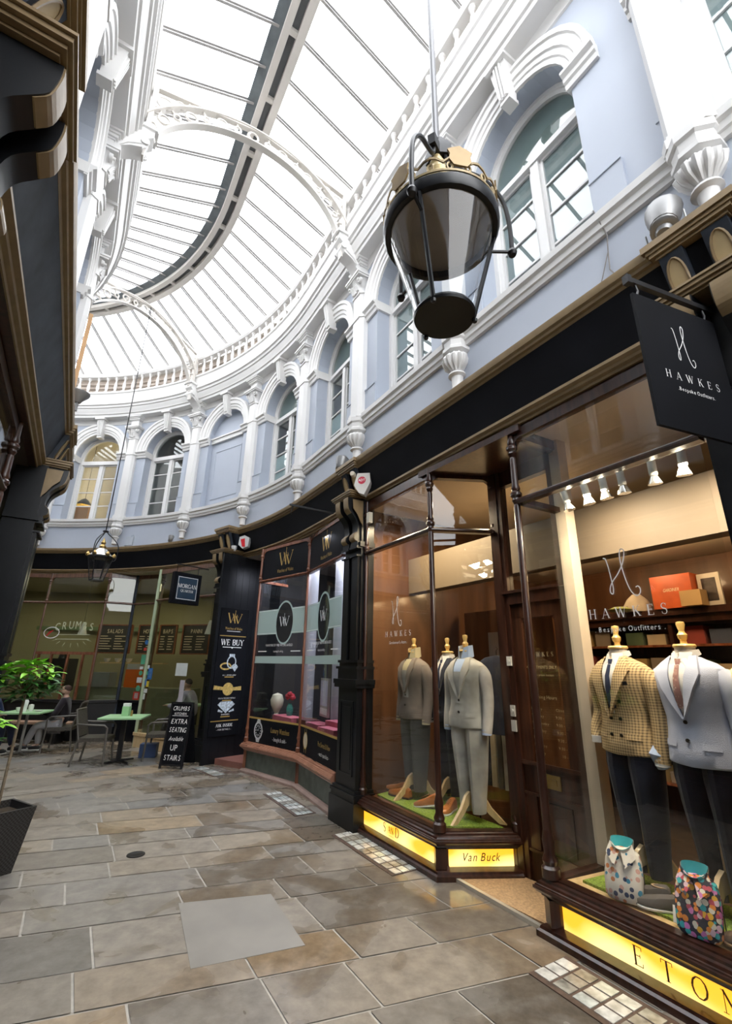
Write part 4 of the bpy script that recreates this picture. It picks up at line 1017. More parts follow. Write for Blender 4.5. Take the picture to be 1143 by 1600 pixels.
for nm, cxf in (('a', .58), ('b', .52)):
    M, W = frames[nm]; cx = W * cxf; d = -.014
    m = MB()
    n = 16; oval = [(cx + .235 * cos(a), 2.24 + .33 * sin(a)) for a in [2 * pi * i / 64 for i in range(64)]]
    def ox(z): k = 1 - ((z - 2.24) / .33) ** 2; return .235 * sqrt(max(0, k))
    zsl = [2.06 + i * .40 / n for i in range(n + 1)]
    for za, zb in zip(zsl[:-1], zsl[1:]):
        m.add([(.02, -d, za), (cx - ox(za), -d, za), (cx - ox(zb), -d, zb), (.02, -d, zb)], [(0, 1, 2, 3)], 0, M)
        m.add([(cx + ox(za), -d, za), (W - .02, -d, za), (W - .02, -d, zb), (cx + ox(zb), -d, zb)], [(0, 1, 2, 3)], 0, M)
    m.add([(.02, -d, 1.61), (W - .02, -d, 1.61), (W - .02, -d, 1.72), (.02, -d, 1.72)], [(0, 1, 2, 3)], 0, M)
    ringd(m, cx, 2.24, .235, .33, .028, d - .0005, M)
    part('window_film', m, mint2, wsf, 'pale mint film band with oval', local=False, smooth=False, fix=False)
    m = MB(); disc(m, cx, 2.24, .215, .31, d, M); part('oval_film', m, dg_body, wsf, 'grey oval', local=False, smooth=False, fix=False)
    l = MB(); ww_logo(l, .24, M, cx, 2.18, d=-.009, b=1.1)
    sans(l, 'PURVEYORS OF FINE WATCHES & GOLD', .052, M, W / 2, 1.87, d=-.009, xs=.72); sans(l, 'buying & selling', .045, M, W / 2, 1.78, d=-.009, xs=.8)
    for x0, x1 in ((.1, .34), (W - .34, W - .1)): stroke(l, [(x0, 1.795), (x1, 1.795)], [.014, .014], M, -.009)
    for z in (2.075, 2.445): stroke(l, [(.03, z), (cx - .2, z)], [.006, .006], M, -.009); stroke(l, [(cx + .2, z), (W - .03, z)], [.006, .006], M, -.009)
    part('glass_lettering', l, whitelet, wsf, 'white lettering on the glass', local=False, fix=False)
    # black strip under the glass
    m = MB(); m.box(.02, W - .02, .006, .016, .44, .78, M=M); st = part('advert_strip', m, board, wsf, 'black advert strip', local=False, smooth=False)
    m = MB(); m.box(.02, W - .02, .003, .008, .775, .80, M=M); part('gold_line', m, goldlet, st, local=False, smooth=False)
    l = MB(); l2 = MB()
    if nm == 'a':
        sans(l, 'Luxury Watches', .10, M, .86, .62, d=-.004, xs=.60); sans(l2, '- bought & sold -', .075, M, .86, .51, d=-.004, xs=.60)
        g = MB(); wx, wz = .30, .615
        ringd(g, wx, wz, .10, .115, .03, -.003, M, 24)
        for q in range(12): a = q * pi / 6; stroke(g, [(wx + .05 * cos(a), wz + .055 * sin(a)), (wx + .075 * cos(a), wz + .085 * sin(a))], [.012, .012], M, -.003)
        stroke(g, [(wx, wz), (wx + .02, wz + .05)], [.008, .006], M, -.003); stroke(g, [(wx, wz), (wx - .045, wz + .01)], [.008, .006], M, -.003)
        for s_ in (-1, 1): stroke(g, [(wx - .05, wz + s_ * .12), (wx + .05, wz + s_ * .12)], [.035, .035], M, -.003); stroke(g, [(wx - .04, wz + s_ * .15), (wx + .04, wz + s_ * .15)], [.02, .02], M, -.003)
        stroke(g, [(wx + .115, wz - .015), (wx + .115, wz + .015)], [.02, .02], M, -.003)
        part('watch_picture', g, simple('steel_print', (.62, .64, .64), .5), st, 'steel diving watch picture', local=False, fix=False)
    else:
        sans(l, 'Pre Owned & New', .085, M, .95, .62, d=-.004, xs=.60); sans(l2, '- watch specialists -', .065, M, .95, .52, d=-.004, xs=.60)
        g = MB(); disc(g, .26, .62, .075, .09, -.003, M)
        part('watch_dial_picture', g, simple('cream_print', (.66, .58, .42), .5), st, 'cream dress watch picture', local=False, fix=False)
        g = MB(); ringd(g, .26, .62, .082, .097, .014, -.0025, M)
        for s_ in (-1, 1):
            for k_ in (-.04, .04): stroke(g, [(.26 + k_, .62 + s_ * .085), (.26 + k_ * .8, .62 + s_ * .15)], [.014, .01], M, -.0025)
        stroke(g, [(.26, .62), (.26, .67)], [.006, .004], M, -.0025); stroke(g, [(.26, .62), (.29, .60)], [.006, .004], M, -.0025)
        part('watch_picture', g, goldlet, st, local=False, fix=False)
    part('gold_lettering', l, goldlet, st, 'gold lettering', local=False, fix=False); part('white_lettering', l2, whitelet, st, 'white lettering', local=False, fix=False)
# doorway side panel with the WE BUY poster
Mp = mat4(P(8.78, 0, 0), dirs(8.78)[1], dirs(8.78)[0], ZZ)
m = MB(); m.box(2.40, 3.75, .0, .05, 0, 3.56, M=Mp)
for x in (2.55, 2.7, 2.85, 3.0, 3.15, 3.3): m.box(x - .004, x + .004, -.004, .0, 0, 3.56, M=Mp)
single('wall_doorway_panel', m, black, kind='structure', smooth=False)
po = thing('poster', Mp @ Matrix.Translation((2.74, -.02, .42)), 'tall black WE BUY poster with rings, gold watch and diamond, in the watch shop doorway', 'poster')
m = MB(); m.box(2.46, 3.04, -.018, -.005, .42, 2.56, M=Mp); part('backing', m, board, po, local=False, smooth=False)
px = 2.75; D_ = .0195
l = MB(); ww_logo(l, .28, Mp, px, 2.30, d=D_, b=1.25); sans(l, 'Watches of Wales', .068, Mp, px, 2.18, d=D_, xs=.62)
stroke(l, [(2.48, 2.07), (3.02, 2.07)], [.014, .014], Mp, D_); stroke(l, [(2.48, .66), (3.02, .66)], [.014, .014], Mp, D_)
for z in (1.37, .985, .725): stroke(l, [(px - .09, z + .0), (px + .09, z + .0)], [.016, .016], Mp, D_)
part('gold_print', l, goldlet, po, 'gold print', local=False, fix=False)
l = MB(); serif(l, 'WE BUY', .10, Mp, px, 1.91, track=.06, d=D_, bold=1.3); stroke(l, [(px - .19, 1.875), (px + .19, 1.875)], [.012, .012], Mp, D_); stroke(l, [(px, 1.87), (px, 1.85)], [.04, .004], Mp, D_)
sans(l, 'ALL JEWELLERY', .032, Mp, px, 1.39, d=D_); sans(l, 'GOLD & PRECIOUS METALS', .032, Mp, px, 1.01, d=D_, xs=.8); sans(l, 'DIAMONDS', .032, Mp, px, .75, d=D_)
serif(l, 'ASK INSIDE', .048, Mp, px, .565, track=.08, d=D_, bold=1.4); sans(l, '- FOR DETAILS -', .036, Mp, px, .51, d=D_)
stroke(l, [(px - .14, 2.155), (px + .14, 2.155)], [.008, .008], Mp, D_)
part('white_print', l, whitelet, po, 'white print', local=False, fix=False)
g = MB(); ringd(g, px - .09, 1.55, .10, .05, .028, D_ - .0002, Mp)
v0 = (px - .06, 1.17)
disc(g, px - .0, 1.17, .105, .105, D_, Mp); stroke(g, [(2.47, 1.20), (2.66, 1.18)], [.07, .05], Mp, D_); stroke(g, [(2.84, 1.17), (3.02, 1.18)], [.05, .07], Mp, D_)
part('gold_pictures', g, simple('gold_print', (.60, .42, .13), .45, var=.35, scale=25), po, 'gold ring and gold watch', local=False, fix=False)
g = MB(); ringd(g, px + .02, 1.62, .085, .10, .022, D_ + .0003, Mp); stroke(g, [(px - .035, 1.735), (px + .075, 1.735)], [.05, .05], Mp, D_ + .0003)
g.add([(px + x, -D_ - .0003, 1.52 + z) for x, z in ((.02, .03), (.07, .07), (.13, .06), (.16, .02), (.10, -.06))], [(0, 1, 2, 3, 4)], 0, Mp)
g.add([(px + x, -D_, .90 + z) for x, z in ((-.17, .02), (-.11, .07), (.11, .07), (.17, .02), (0, -.12))], [(0, 1, 2, 3, 4)], 0, Mp)
stroke(g, [(px - .15, .83), (px - .06, .80)], [.04, .02], Mp, D_); stroke(g, [(px + .06, .80), (px + .16, .83)], [.02, .04], Mp, D_)
part('diamond_pictures', g, simple('diamond_print', (.55, .62, .68), .4, var=.5, scale=30), po, 'silver ring and cut diamond', local=False, fix=False)
m = poly([P(8.76, 2.64), P(8.0, 2.80), P(8.0, 3.75), P(8.76, 3.75)], .0, .09)
single('floor_doorstep', m, simple('red_tile', (.30, .13, .10), .45, var=.15), kind='structure', smooth=False)
# watch shop contents
def wbox(nm, u, off, z, dx, dy, dz, mt, label, cat, group=None, rot=0):
    M = F(1, u, 2.90 - off, z, rot); mb = MB(); mb.box(-dx / 2, dx / 2, -dy / 2, dy / 2, 0, dz); mb.v = [M @ p for p in mb.v]
    return single(nm, mb, mt, label, cat, group, smooth=False, M=M)
m = poly([P(7.85, 2.76), P(6.6, 2.97), P(5.25, 2.86), P(5.25, 3.5), P(7.9, 3.5)], .42, .74)
single('display_counter', m, simple('dark_red_counter', (.10, .03, .035), .4), 'dark red display counter along the watch shop window', 'counter', smooth=False)
redtray = simple('pink_red_velvet', (.50, .12, .16), .6)
for i, (u, off, w_, z, c, s_) in enumerate(((7.25, 3.05, .62, .74, redtray, 'wide red velvet tray lying left of the window mullion'), (6.72, 3.12, .34, .74, simple('maroon_box', (.12, .04, .04), .4), 'maroon watch box right beside the window mullion'), (6.25, 3.06, .42, .74, redtray, 'red topped watch case under the right logo oval'), (5.75, 3.15, .55, .80, redtray, 'long red case in front of the framed notice'), (5.7, 2.99, .45, .74, redtray, 'low red tray close to the glass, near the right end of the watch window'))):
    wbox('watch_case', u, off, z, w_, .22, .10, c, s_, 'watch case', 'watch cases in the window')
fr = wbox('framed_notice', 6.22, 3.12, .92, .36, .03, .50, simple('silver_frame', (.55, .53, .50), .3, metal=.5), 'framed white notice standing in the watch shop window', 'notice', rot=-.15)
mb = MB(); mb.box(-.15, .15, -.018, -.014, .14, .47); part('notice_sheet', mb, simple('lilac_sheet', (.68, .66, .85), .5), fr, 'pale lilac sheet')
mb = MB(); mb.box(-.15, .15, -.018, -.014, .03, .11); part('caption_plate', mb, whitelet, fr)
cc = thing('cylindrical_column', P(6.35, 3.45, .0), 'white lit column inside the watch shop behind the right pane', 'column'); mb = MB(); mb.lathe([(.15, 0), (.15, 3.5)], seg=20); part('shaft', mb, simple('white_column', (.62, .62, .66), .5), cc)
cc = thing('cylindrical_column', P(7.35, 3.45, .0), 'slimmer white column inside the watch shop behind the left pane', 'column'); mb = MB(); mb.lathe([(.09, 0), (.09, 3.5)], seg=20); part('shaft', mb, simple('white_column2', (.60, .60, .64), .5), cc)
vz = thing('flower_vase', P(7.3, 3.1, .84), 'green vase holding red flowers in the watch shop window', 'vase'); mb = MB(); mb.lathe([(.04, 0), (.055, .05), (.05, .12), (.03, .16), (.035, .18)], seg=14); part('vase', mb, simple('teal_glaze', (.05, .25, .2), .2), vz)
mb = MB()
for i in range(7): a = i * .9; mb.lathe([(0, -.03), (.035, 0), (.03, .03), (0, .04)], c=(.05 * cos(a), .05 * sin(a), .25 + .03 * (i % 3)), seg=8)
part('flowers', mb, simple('red_petals', (.5, .04, .06), .6), vz)
hd = thing('ivory_bust', P(7.75, 3.12, .74), 'pale ornamental bust shape at the left end of the watch window', 'ornament'); mb = MB(); mb.lathe([(.07, 0), (.05, .06), (.03, .10), (.06, .15), (.10, .22), (.11, .30), (.08, .38), (0, .41)], seg=16); part('bust', mb, simple('ivory', (.7, .66, .5), .3), hd)
mb = MB(); mb.box(-.09, .09, -.09, .09, -.001, .03); part('stand', mb, iron, hd)

# ---------------------------------------------------------------- cafe front
k0, kg, kb, kd, k3, k4, k5 = P(9.36, 2.80), P(11.45, 2.82), P(11.78, 3.22), P(12.50, 3.24), P(12.92, 2.85), P(14.45, 2.87), P(16.2, 2.87)
k6 = P(18.0, 2.87)
cf = thing('shopfront', Matrix.Translation(Vector((kg.x, kg.y, 0))), 'cafe window front with slim brown mullions at the far end of the bend', 'shopfront')
cafeglass = glass('cafe_glass', (.93, .95, .90), .045, .7)
brown = wood('brown_cafe_timber', (.09, .04, .025), (.17, .085, .05), .35)
lime = simple('pale_green_post', (.42, .50, .33), .5)
m = MB(); run_along(m, [k6, k5, k4, k3, kd], [(.06, 0), (-.03, 0), (-.03, .74), (-.06, .75), (-.06, .80), (.06, .80)]); part('stall_riser', m, simple('black_panelling', (.012, .012, .013), .4), cf, 'black panelling', local=False)
m = MB(); run_along(m, [kd, kb], [(.06, 0), (0, 0), (0, .76), (-.03, .77), (-.03, .80), (.06, .80)]); part('stall_riser', m, board, cf, 'black panelling', local=False)
m = MB(); run_along(m, [kb, kg, k0], [(.06, 0), (-.03, 0), (-.03, .20), (-.05, .21), (-.05, .26), (.06, .26)]); part('stall_riser', m, lightwood, cf, 'pale timber kick board', local=False)
for a, b_, z0 in ((k6, k5, .80), (k5, k4, .80), (k4, k3, .80), (k3, kd, .80), (kd, kb, .80), (kb, kg, .26), (kg, k0, .26)):
    glaze(cf, a, b_, z0, 3.46, zt=2.88, wm=brown, gm=cafeglass, rad=.08)
for p, mt, r in ((k4, brown, .022), (k3, brown, .022), (kd, slate, .035), (kb, brown, .05), (kg, lime, .032), (k0, brown, .02)):
    m = MB(); turned(m, p.x, p.y, .0 if mt is lime else .26, 3.56, [] if mt in (lime, slate) else [2.93, 3.38], r=r, foot=False); part('mullion', m, mt, cf, local=False)
M = AB(k4, k3); W = (k3 - k4).length; m = MB(); m.box(0, W, -.0, .05, 1.73, 1.79, M=M); part('rail', m, redwood, cf, local=False)
for x in (.10, .42, .83, 1.2, W - .03): m = MB(); m.box(x - .02, x + .02, .0, .045, .80, 1.74, M=M); part('muntin', m, redwood, cf, local=False)
# CRUMBS signwriting with red and white oval
l = MB(); l.M = None; cx = .85
for i, ch in enumerate('CRUMBS'):
    a = radians(35 - i * 14); sans(l, ch, .24, M, cx + (i - 2.5) * .17, 2.23 + .06 * cos((i - 2.5) * .5), d=-.010, xs=.8)
for i in range(7): a = radians(200 + i * 23); stroke(l, [(cx + .40 * cos(a), 2.1 + .13 * sin(a)), (cx + .52 * cos(a), 2.1 + .22 * sin(a))], [.012, .005], M, -.010)
stroke(l, [(cx - .42, 2.16), (cx + .42, 2.16)], [.012, .012], M, -.010); stroke(l, [(cx - .42, 2.06), (cx + .42, 2.06)], [.012, .012], M, -.010)
part('glass_lettering', l, simple('pale_green_lettering', (.58, .62, .42), .5), cf, 'pale arched lettering on the glass', local=False, fix=False)
m = MB(); ringd(m, .30, 2.20, .19, .12, .016, -.009, M); part('oval_sticker', m, whitelet, cf, 'white oval outline', local=False, fix=False)
m = MB(); stroke(m, [(.18, 2.12), (.25, 2.20), (.34, 2.26)], [.02, .05, .01], M, -.0085); part('red_swash', m, simple('red_print', (.55, .03, .03), .5), cf, 'red swash', local=False, fix=False)
# door stickers
M = AB(kd, kb); W = (kb - kd).length
def sticker(x, z, w_, h_, c, lab, M=M, rnd_=False, txt=None):
    mb = MB()
    if rnd_: disc(mb, x, z, w_ / 2, h_ / 2, -.0105, M)
    else: mb.box(x - w_ / 2, x + w_ / 2, .0095, .0125, z - h_ / 2, z + h_ / 2, M=M)
    part('sticker', mb, c, cf, lab, local=False, smooth=False, fix=False)
sgr = simple('sticker_green', (.10, .42, .25), .5); sb = simple('sticker_blue', (.04, .18, .5), .5); sr = simple('sticker_red', (.6, .05, .03), .5); sw = simple('sticker_white', (.7, .72, .7), .5); sy = simple('sticker_yellow', (.7, .55, .05), .5)
for x, z, w_, h_, c, lab, r_ in ((.56, 2.02, .10, .10, sb, 'round blue sticker', 1), (.55, 1.87, .08, .06, sr, 'small red sticker', 0), (.54, 1.65, .12, .20, sgr, 'green notice', 0), (.53, 1.47, .09, .06, sw, 'small white sticker', 0), (.53, 1.37, .10, .10, sgr, 'round green sticker', 1), (.52, 1.22, .14, .11, sw, 'white sticker', 0), (.52, 1.05, .12, .12, sgr, 'round dark green sticker', 1), (.50, .90, .17, .16, sr, 'red and white notice', 0), (.50, .90, .10, .11, sw, 'red and white notice', 0)): sticker(x, z, w_, h_, c, lab, rnd_=r_)
M = AB(kg, k0)
for x, z, w_, h_, c, lab in ((.05, 1.50, .10, .07, sw, 'white sticker'), (.05, 1.38, .09, .07, sgr, 'green sticker'), (.15, 1.37, .14, .22, sb, 'blue framed notice'), (.15, 1.37, .08, .16, sw, 'blue framed notice'), (.04, 1.20, .08, .12, sb, 'dark blue sticker'), (.12, 1.17, .08, .11, sy, 'yellow sticker'), (.06, 1.04, .16, .08, sw, 'white sticker'), (.04, .93, .10, .11, sw, 'white sticker'), (1.12, 1.47, .34, .24, sw, 'white paper notice'), (1.2, 1.0, .13, .55, simple('lilac_paper', (.55, .5, .55), .6), 'tall narrow price list')): sticker(x, z, w_, h_, c, lab, M=M)
# cafe interior
def cbx(nm, u, off, z, dx, dy, dz, mt, label, cat, group=None, rot=0): return wbox(nm, u, off, z, dx, dy, dz, mt, label, cat, group, rot)
chalk = simple('chalkboard', (.02, .018, .015), .6); chalkpr = simple('chalk_lettering', (.72, .60, .42), .7, var=0)
def menu(u, w_, title, lab, z=1.83):
    o = cbx('menu_board', u, 5.0, z, w_, .03, .70, chalk, lab, 'menu board', 'chalk menu boards on the cafe wall')
    l = MB(); sans(l, title, .15, None, 0, .50, d=.017, xs=.8)
    rr = random.Random(len(title) + int(u * 10))
    for i in range(6):
        z_ = .42 - i * .065
        for c0 in (-w_ * .42, .02): stroke(l, [(c0, z_), (c0 + w_ * rr.uniform(.2, .38), z_)], [.018, .018], None, .017)
    part('chalk_writing', l, chalkpr, o, fix=False)
    m = MB()
    for a in (-1, 1): m.box(a * w_ / 2 - .02, a * w_ / 2 + .02, -.03, .02, -.02, .72)
    m.box(-w_ / 2, w_ / 2, -.03, .02, .70, .73); m.box(-w_ / 2, w_ / 2, -.03, .02, -.03, 0); part('frame', m, redwood, o)
menu(14.0, .95, 'SALADS', 'chalk menu board headed SALADS, leftmost behind the cafe glass')
menu(13.25, .50, 'HOT', 'narrow chalk menu board between two wide ones')
menu(12.75, .5, 'BAPS', 'narrow chalk menu board behind the brown cafe post')
menu(12.05, .85, 'PANINI', 'chalk menu board seen right of the pale green post')
menu(11.1, .9, 'SOUP', 'rightmost chalk menu board beside the black pilaster')
cbx('cafe_counter', 13.0, 4.5, 0, 3.2, .5, 1.0, simple('counter_front', (.16, .17, .10), .5), 'long cafe counter with olive front', 'counter')
cbx('wall_shelf', 13.4, 4.9, 1.55, 1.8, .25, .03, lightwood, 'pale shelf under the menu boards', 'shelf')
for i, u in enumerate((14.0, 13.75, 13.5)):
    o = thing('stack_of_bowls', P(u, 4.85, 1.58), '%s stack of white bowls on the cafe shelf' % ['left', 'middle', 'right'][i], 'bowls', 'bowls on the cafe shelf'); m = MB(); m.lathe([(.03, 0), (.07, .04), (.085, .10), (.08, .10), (.06, .03)], seg=14); part('bowl', m, simple('white_china%d' % i, (.75, .73, .68), .3), o)
o = cbx('juice_dispenser', 13.05, 4.4, 1.0, .32, .25, .42, simple('orange_plastic', (.75, .14, .01), .35), 'orange machine on the cafe counter', 'drinks dispenser'); m = MB(); m.box(-.14, .14, -.12, .12, .42, .55); part('lid', m, simple('clear_lid', (.5, .5, .48), .2), o)
o = cbx('display_case', 13.7, 4.35, 1.0, .45, .3, .34, simple('grey_steel', (.30, .32, .30), .3, metal=.5), 'grey steel case on the cafe counter', 'display case')
o = cbx('coffee_machine', 14.7, 4.3, .9, .6, .4, .75, simple('black_plastic', (.02, .02, .022), .3), 'tall black coffee machine behind the cafe glass', 'coffee machine'); m = MB(); m.box(-.2, .2, -.21, -.2, .1, .5); m.lathe([(.1, .75), (.08, .85), (.0, .9)], seg=12); part('hopper', m, iron, o)
cbx('green_wall_rail', 14.5, 5.9, 2.45, 5.0, .06, .10, simple('green_rail', (.18, .26, .14), .5), 'dull green picture rail round the cafe wall', 'picture rail')
for i, (u, off) in enumerate(((13.95, 3.6), (10.6, 3.6))):
    o = thing('pendant_lamp', P(u, off, 2.2), ['white conical pendant lamp inside the cafe behind the arched lettering', 'white conical pendant lamp inside the cafe beside the black pilaster'][i], 'lamp')
    m = MB(); m.lathe([(.10, 0), (.095, .03), (.035, .26), (.02, .30)], seg=18); part('lamp_shade', m, simple('white_enamel%d' % i, (.7, .7, .66), .3), o)
    m = MB(); m.tube([(0, 0, .29), (0, 0, 1.35)], .004, 5); part('cord', m, iron, o)
    m = MB(); m.lathe([(0, .03), (.03, .04), (.03, .08), (0, .1)], seg=10); part('bulb', m, emit('bulb_glow%d' % i, (1, .8, .5), 6), o)
# shops on the left
lg0, lg1, lg2 = Q(-1, -2.8, .04, 0), Q(-1, 2.3, .05, 0), Q(-1, 4.62, .05, 0)
li = Q(-1, 4.75, -.6, 0)
ls = thing('shopfront', Matrix.Translation(lg2), 'dark red timbered shop window of the left shops, seen at the left edge', 'shopfront')
# left walls are seen with u increasing to the right
pts = [lg0, lg1, lg2, li]
m = MB(); run_along(m, pts, [(.06, 0), (-.04, 0), (-.04, .35), (.06, .35)]); part('stall_riser', m, mahog, ls, local=False)
m = MB(); run_along(m, pts, sill_prof(.34, .46, .06)); part('sill', m, mahog, ls, local=False)
for a, b_ in zip(pts[:-1], pts[1:]): glaze(ls, a, b_, .46, 3.46, zt=2.95, wm=doorwood, rad=.12)
for p in (lg1, lg2): m = MB(); turned(m, p.x, p.y, .46, 3.56, [3.0, 3.33], r=.028); part('corner_column', m, doorwood, ls, local=False)
m = MB(); a = Q(-1, 4.75, -.6, 0); b_ = Q(-1, 5.66, -.6, 0); Ml = AB(a, b_); Wl = (b_ - a).length
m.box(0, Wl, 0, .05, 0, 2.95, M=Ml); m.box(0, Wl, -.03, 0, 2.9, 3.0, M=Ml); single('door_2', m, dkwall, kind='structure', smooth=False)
m = MB(); m.box(0, Wl, 0, .04, 3.0, 3.55, M=Ml); single('wall_left_fanlight', m, plaster, kind='structure', smooth=False)
lg3 = [Q(-1, u, .05, 0) for u in (6.2, 7.5, 8.8, 9.75, 11.5, 13, 14.5, 16, 17.5, 19, 20.6)]
l2_ = thing('shopfront', Matrix.Translation(lg3[0]), 'shop window of the left shops beyond the tall black pilaster', 'shopfront')
m = MB(); run_along(m, lg3, [(.06, 0), (-.04, 0), (-.04, .45), (.06, .45)]); part('stall_riser', m, mahog, l2_, local=False)
for a, b_ in zip(lg3[:-1], lg3[1:]): glaze(l2_, a, b_, .45, 3.46, zt=2.95, wm=doorwood)
for p in lg3: m = MB(); turned(m, p.x, p.y, .45, 3.56, [3.0], r=.028); part('corner_column', m, doorwood, l2_, local=False)

# ---------------------------------------------------------------- interior lamps
warm = (1, .74, .42)
for u, o_, p_ in ((1.25, 3.08, 24), (1.9, 3.08, 27)):
    q = P(u, o_, 2.85); t_q = P(u + .05, 3.45, 1.2); area_light('window_spot', q, t_q, .25, .25, p_, (1, .83, .60))
for u, o_, p_ in ((3.8, 3.1, 22), (3.3, 3.6, 8), (4.4, 3.1, 16)):
    q = P(u, o_, 3.3); area_light('window_spot', q, P(u, o_ + .35, 1.0), .3, .3, p_, (1, .80, .52))
for u, o_, p_ in (): area_light('shop_ceiling_light', P(u, o_, 3.45), P(u, o_, 0), 1.6, 1.0, p_, warm)
for u, o_, p_ in ((5.9, 3.5, 50), (7.4, 3.5, 40)): area_light('shop_ceiling_light', P(u, o_, 3.4), P(u, o_, 0), 1.2, .8, p_, (.80, .84, 1))
for u, o_, p_ in ((10.5, 4.3, 9), (13.2, 4.3, 14), (15.5, 4.3, 12)): area_light('shop_ceiling_light', P(u, o_, 3.45), P(u, o_, 0), 2.2, 1.6, p_, (1, .88, .58))
point_light('upper_room_light', tuple(P(14.0, 4.6, 6.2)), 40, (1, .75, .4), .1)
# ---------------------------------------------------------------- lanterns
def lantern(M, label, rod_top, big=True, s=1.0):
    root = thing('hanging_lantern', M, label, 'lantern')
    R1, R0, H = .245, .118, .47
    m = MB(); m.lathe([(R0, 0), (R1, H)], seg=28)
    v, f = m.v, m.f[:-2]; g = MB(); g.v = v; g.f = f; g.mi = [0] * len(f); part('glass', g, lampglass, root, fix=False)
    m = MB(); m.lathe([(0, -.012), (R0 + .012, -.012), (R0 + .016, 0), (R0 + .01, .014), (0, .014)], seg=28); part('base_plate', m, black, root)
    m = MB(); prof = [(R1 - .012, H - .02), (R1 + .012, H - .02), (R1 + .022, H), (R1 + .022, H + .03), (R1 + .008, H + .045), (R1 - .012, H + .045)]
    n = 36; v = []; f = []
    for i in range(n):
        a = 2 * pi * i / n; v += [(r * cos(a), r * sin(a), z) for r, z in prof]
    k = len(prof)
    for i in range(n):
        for j in range(k): f.append((i * k + j, ((i + 1) % n) * k + j, ((i + 1) % n) * k + (j + 1) % k, i * k + (j + 1) % k))
    m.add(v, f); part('upper_ring', m, black, root)
    m = MB(); m.lathe([(R1 - .01, H + .02), (R1 - .03, H + .07), (.15, H + .15), (.07, H + .20), (.055, H + .24)], seg=28); part('reflector_hood', m, simple('brown_hood_enamel', (.33, .27, .22), .35, var=.1), root)
    m = MB()   # pierced gilt crown
    n = 60
    for i in range(n):
        a0, a1 = 2 * pi * i / n, 2 * pi * (i + 1) / n; h0 = .045 + .035 * abs(sin(a0 * 7.5)); h1 = .045 + .035 * abs(sin(a1 * 7.5)); r = R1 + .012
        for zlo0, zhi0, zlo1, zhi1 in ((0, .012, 0, .012), (h0, h0 + .012, h1, h1 + .012)):
            vv = [(r * cos(a), r * sin(a), H + .045 + z) for a, z in ((a0, zlo0), (a1, zlo1), (a1, zhi1), (a0, zhi0))] + [((r + .006) * cos(a), (r + .006) * sin(a), H + .045 + z) for a, z in ((a0, zlo0), (a1, zlo1), (a1, zhi1), (a0, zhi0))]
            m.add(vv, [(0, 1, 2, 3), (7, 6, 5, 4), (0, 4, 5, 1), (3, 2, 6, 7), (0, 3, 7, 4), (1, 5, 6, 2)])
        if i % 3 == 0:
            am = a0; q = [Vector((r * cos(am) - sin(am) * .012 * cos(t), r * sin(am) + cos(am) * .012 * cos(t), H + .075 + .02 * sin(t))) for t in [2 * pi * j / 8 for j in range(8)]]
            m.tube(q, .006, 5, closed=True)
    part('pierced_crown', m, simple('old_gilt', (.34, .25, .12), .4, metal=.3, var=.2), root)
    og = simple('old_gilt_leaf', (.30, .20, .08), .4, metal=.4, var=.2)
    for k in range(6):
        a = radians(60 * k + 40); m = MB(); pts = [(.0, 0), (.03, .0), (.05, .03), (.045, .06), (.055, .085), (.03, .10), (.0, .115)]
        poly_ = pts + [(-x, z) for x, z in pts[::-1] if x > 0]
        r = R1 + .016; X = Vector((-sin(a), cos(a), 0)); Y = Vector((cos(a), sin(a), .25)).normalized()
        Mx = mat4(Vector((r * cos(a), r * sin(a), H + .075)), X, Y, Vector((0, 0, 1))); m.prism(poly_, -.004, .004, M=Mx); part('gilt_leaf', m, og, root)
    m = MB(); m.lathe([(.10, H + .18), (.125, H + .22), (.125, H + .235), (.10, H + .25), (.09, H + .29), (.06, H + .35), (.065, H + .37), (.035, H + .43), (.04, H + .45), (.018, H + .51), (0, H + .52)], seg=18)
    part('finial', m, simple('pale_gilt', (.55, .42, .20), .35, metal=.3, var=.1), root)
    zt = 1.06
    for k in range(3):
        a = radians(120 * k); c, s_ = cos(a), sin(a); m = MB()
        path = spline([(.035, zt - .05), (.06, zt - .13), (.12, zt - .17), (.22, zt - .23), (.30, zt - .36), (.325, zt - .52), (.325, .37)], 4)
        m.tube([(r * c, r * s_, z) for r, z in path], .011, 8); m.lathe([(0, -.022), (.016, -.016), (.022, 0), (.016, .016), (0, .022)], c=(.325 * c, .325 * s_, .365), seg=12)
        m.tube([(.325 * c, .325 * s_, .37), (R1 * .92 * c, R1 * .92 * s_, .37)], .008, 6); part('carrying_arm', m, iron, root)
        m = MB(); m.tube([((R0 + .01) * c, (R0 + .01) * s_, 0), ((R1 + .006) * c, (R1 + .006) * s_, H)], .010, 6); m.lathe([(0, -.03), (.01, -.025), (.013, -.012), (0, 0)], c=((R0 + .012) * c, (R0 + .012) * s_, -.002), seg=8)
        part('glazing_rib', m, black, root)
    m = MB()
    for k in range(3):
        a = radians(120 * k); b = radians(120 * k + 60)
    pts3 = []
    for k in range(3):
        a = radians(120 * k); pts3 += [(.075 * cos(a - .25), .075 * sin(a - .25)), (.075 * cos(a + .25), .075 * sin(a + .25)), (.025 * cos(a + pi / 3), .025 * sin(a + pi / 3))]
    m.loft([[(x * .95, y * .95, zt - .07) for x, y in pts3], [(x, y, zt - .01) for x, y in pts3], [(x * .35, y * .35, zt + .06) for x, y in pts3]]); part('yoke', m, iron, root)
    m = MB(); m.lathe([(.017, zt + .04), (.017, rod_top)], seg=10); part('hanging_rod', m, simple('grey_steel_rod', (.22, .22, .23), .35, metal=.5) if big else iron, root)
    return root
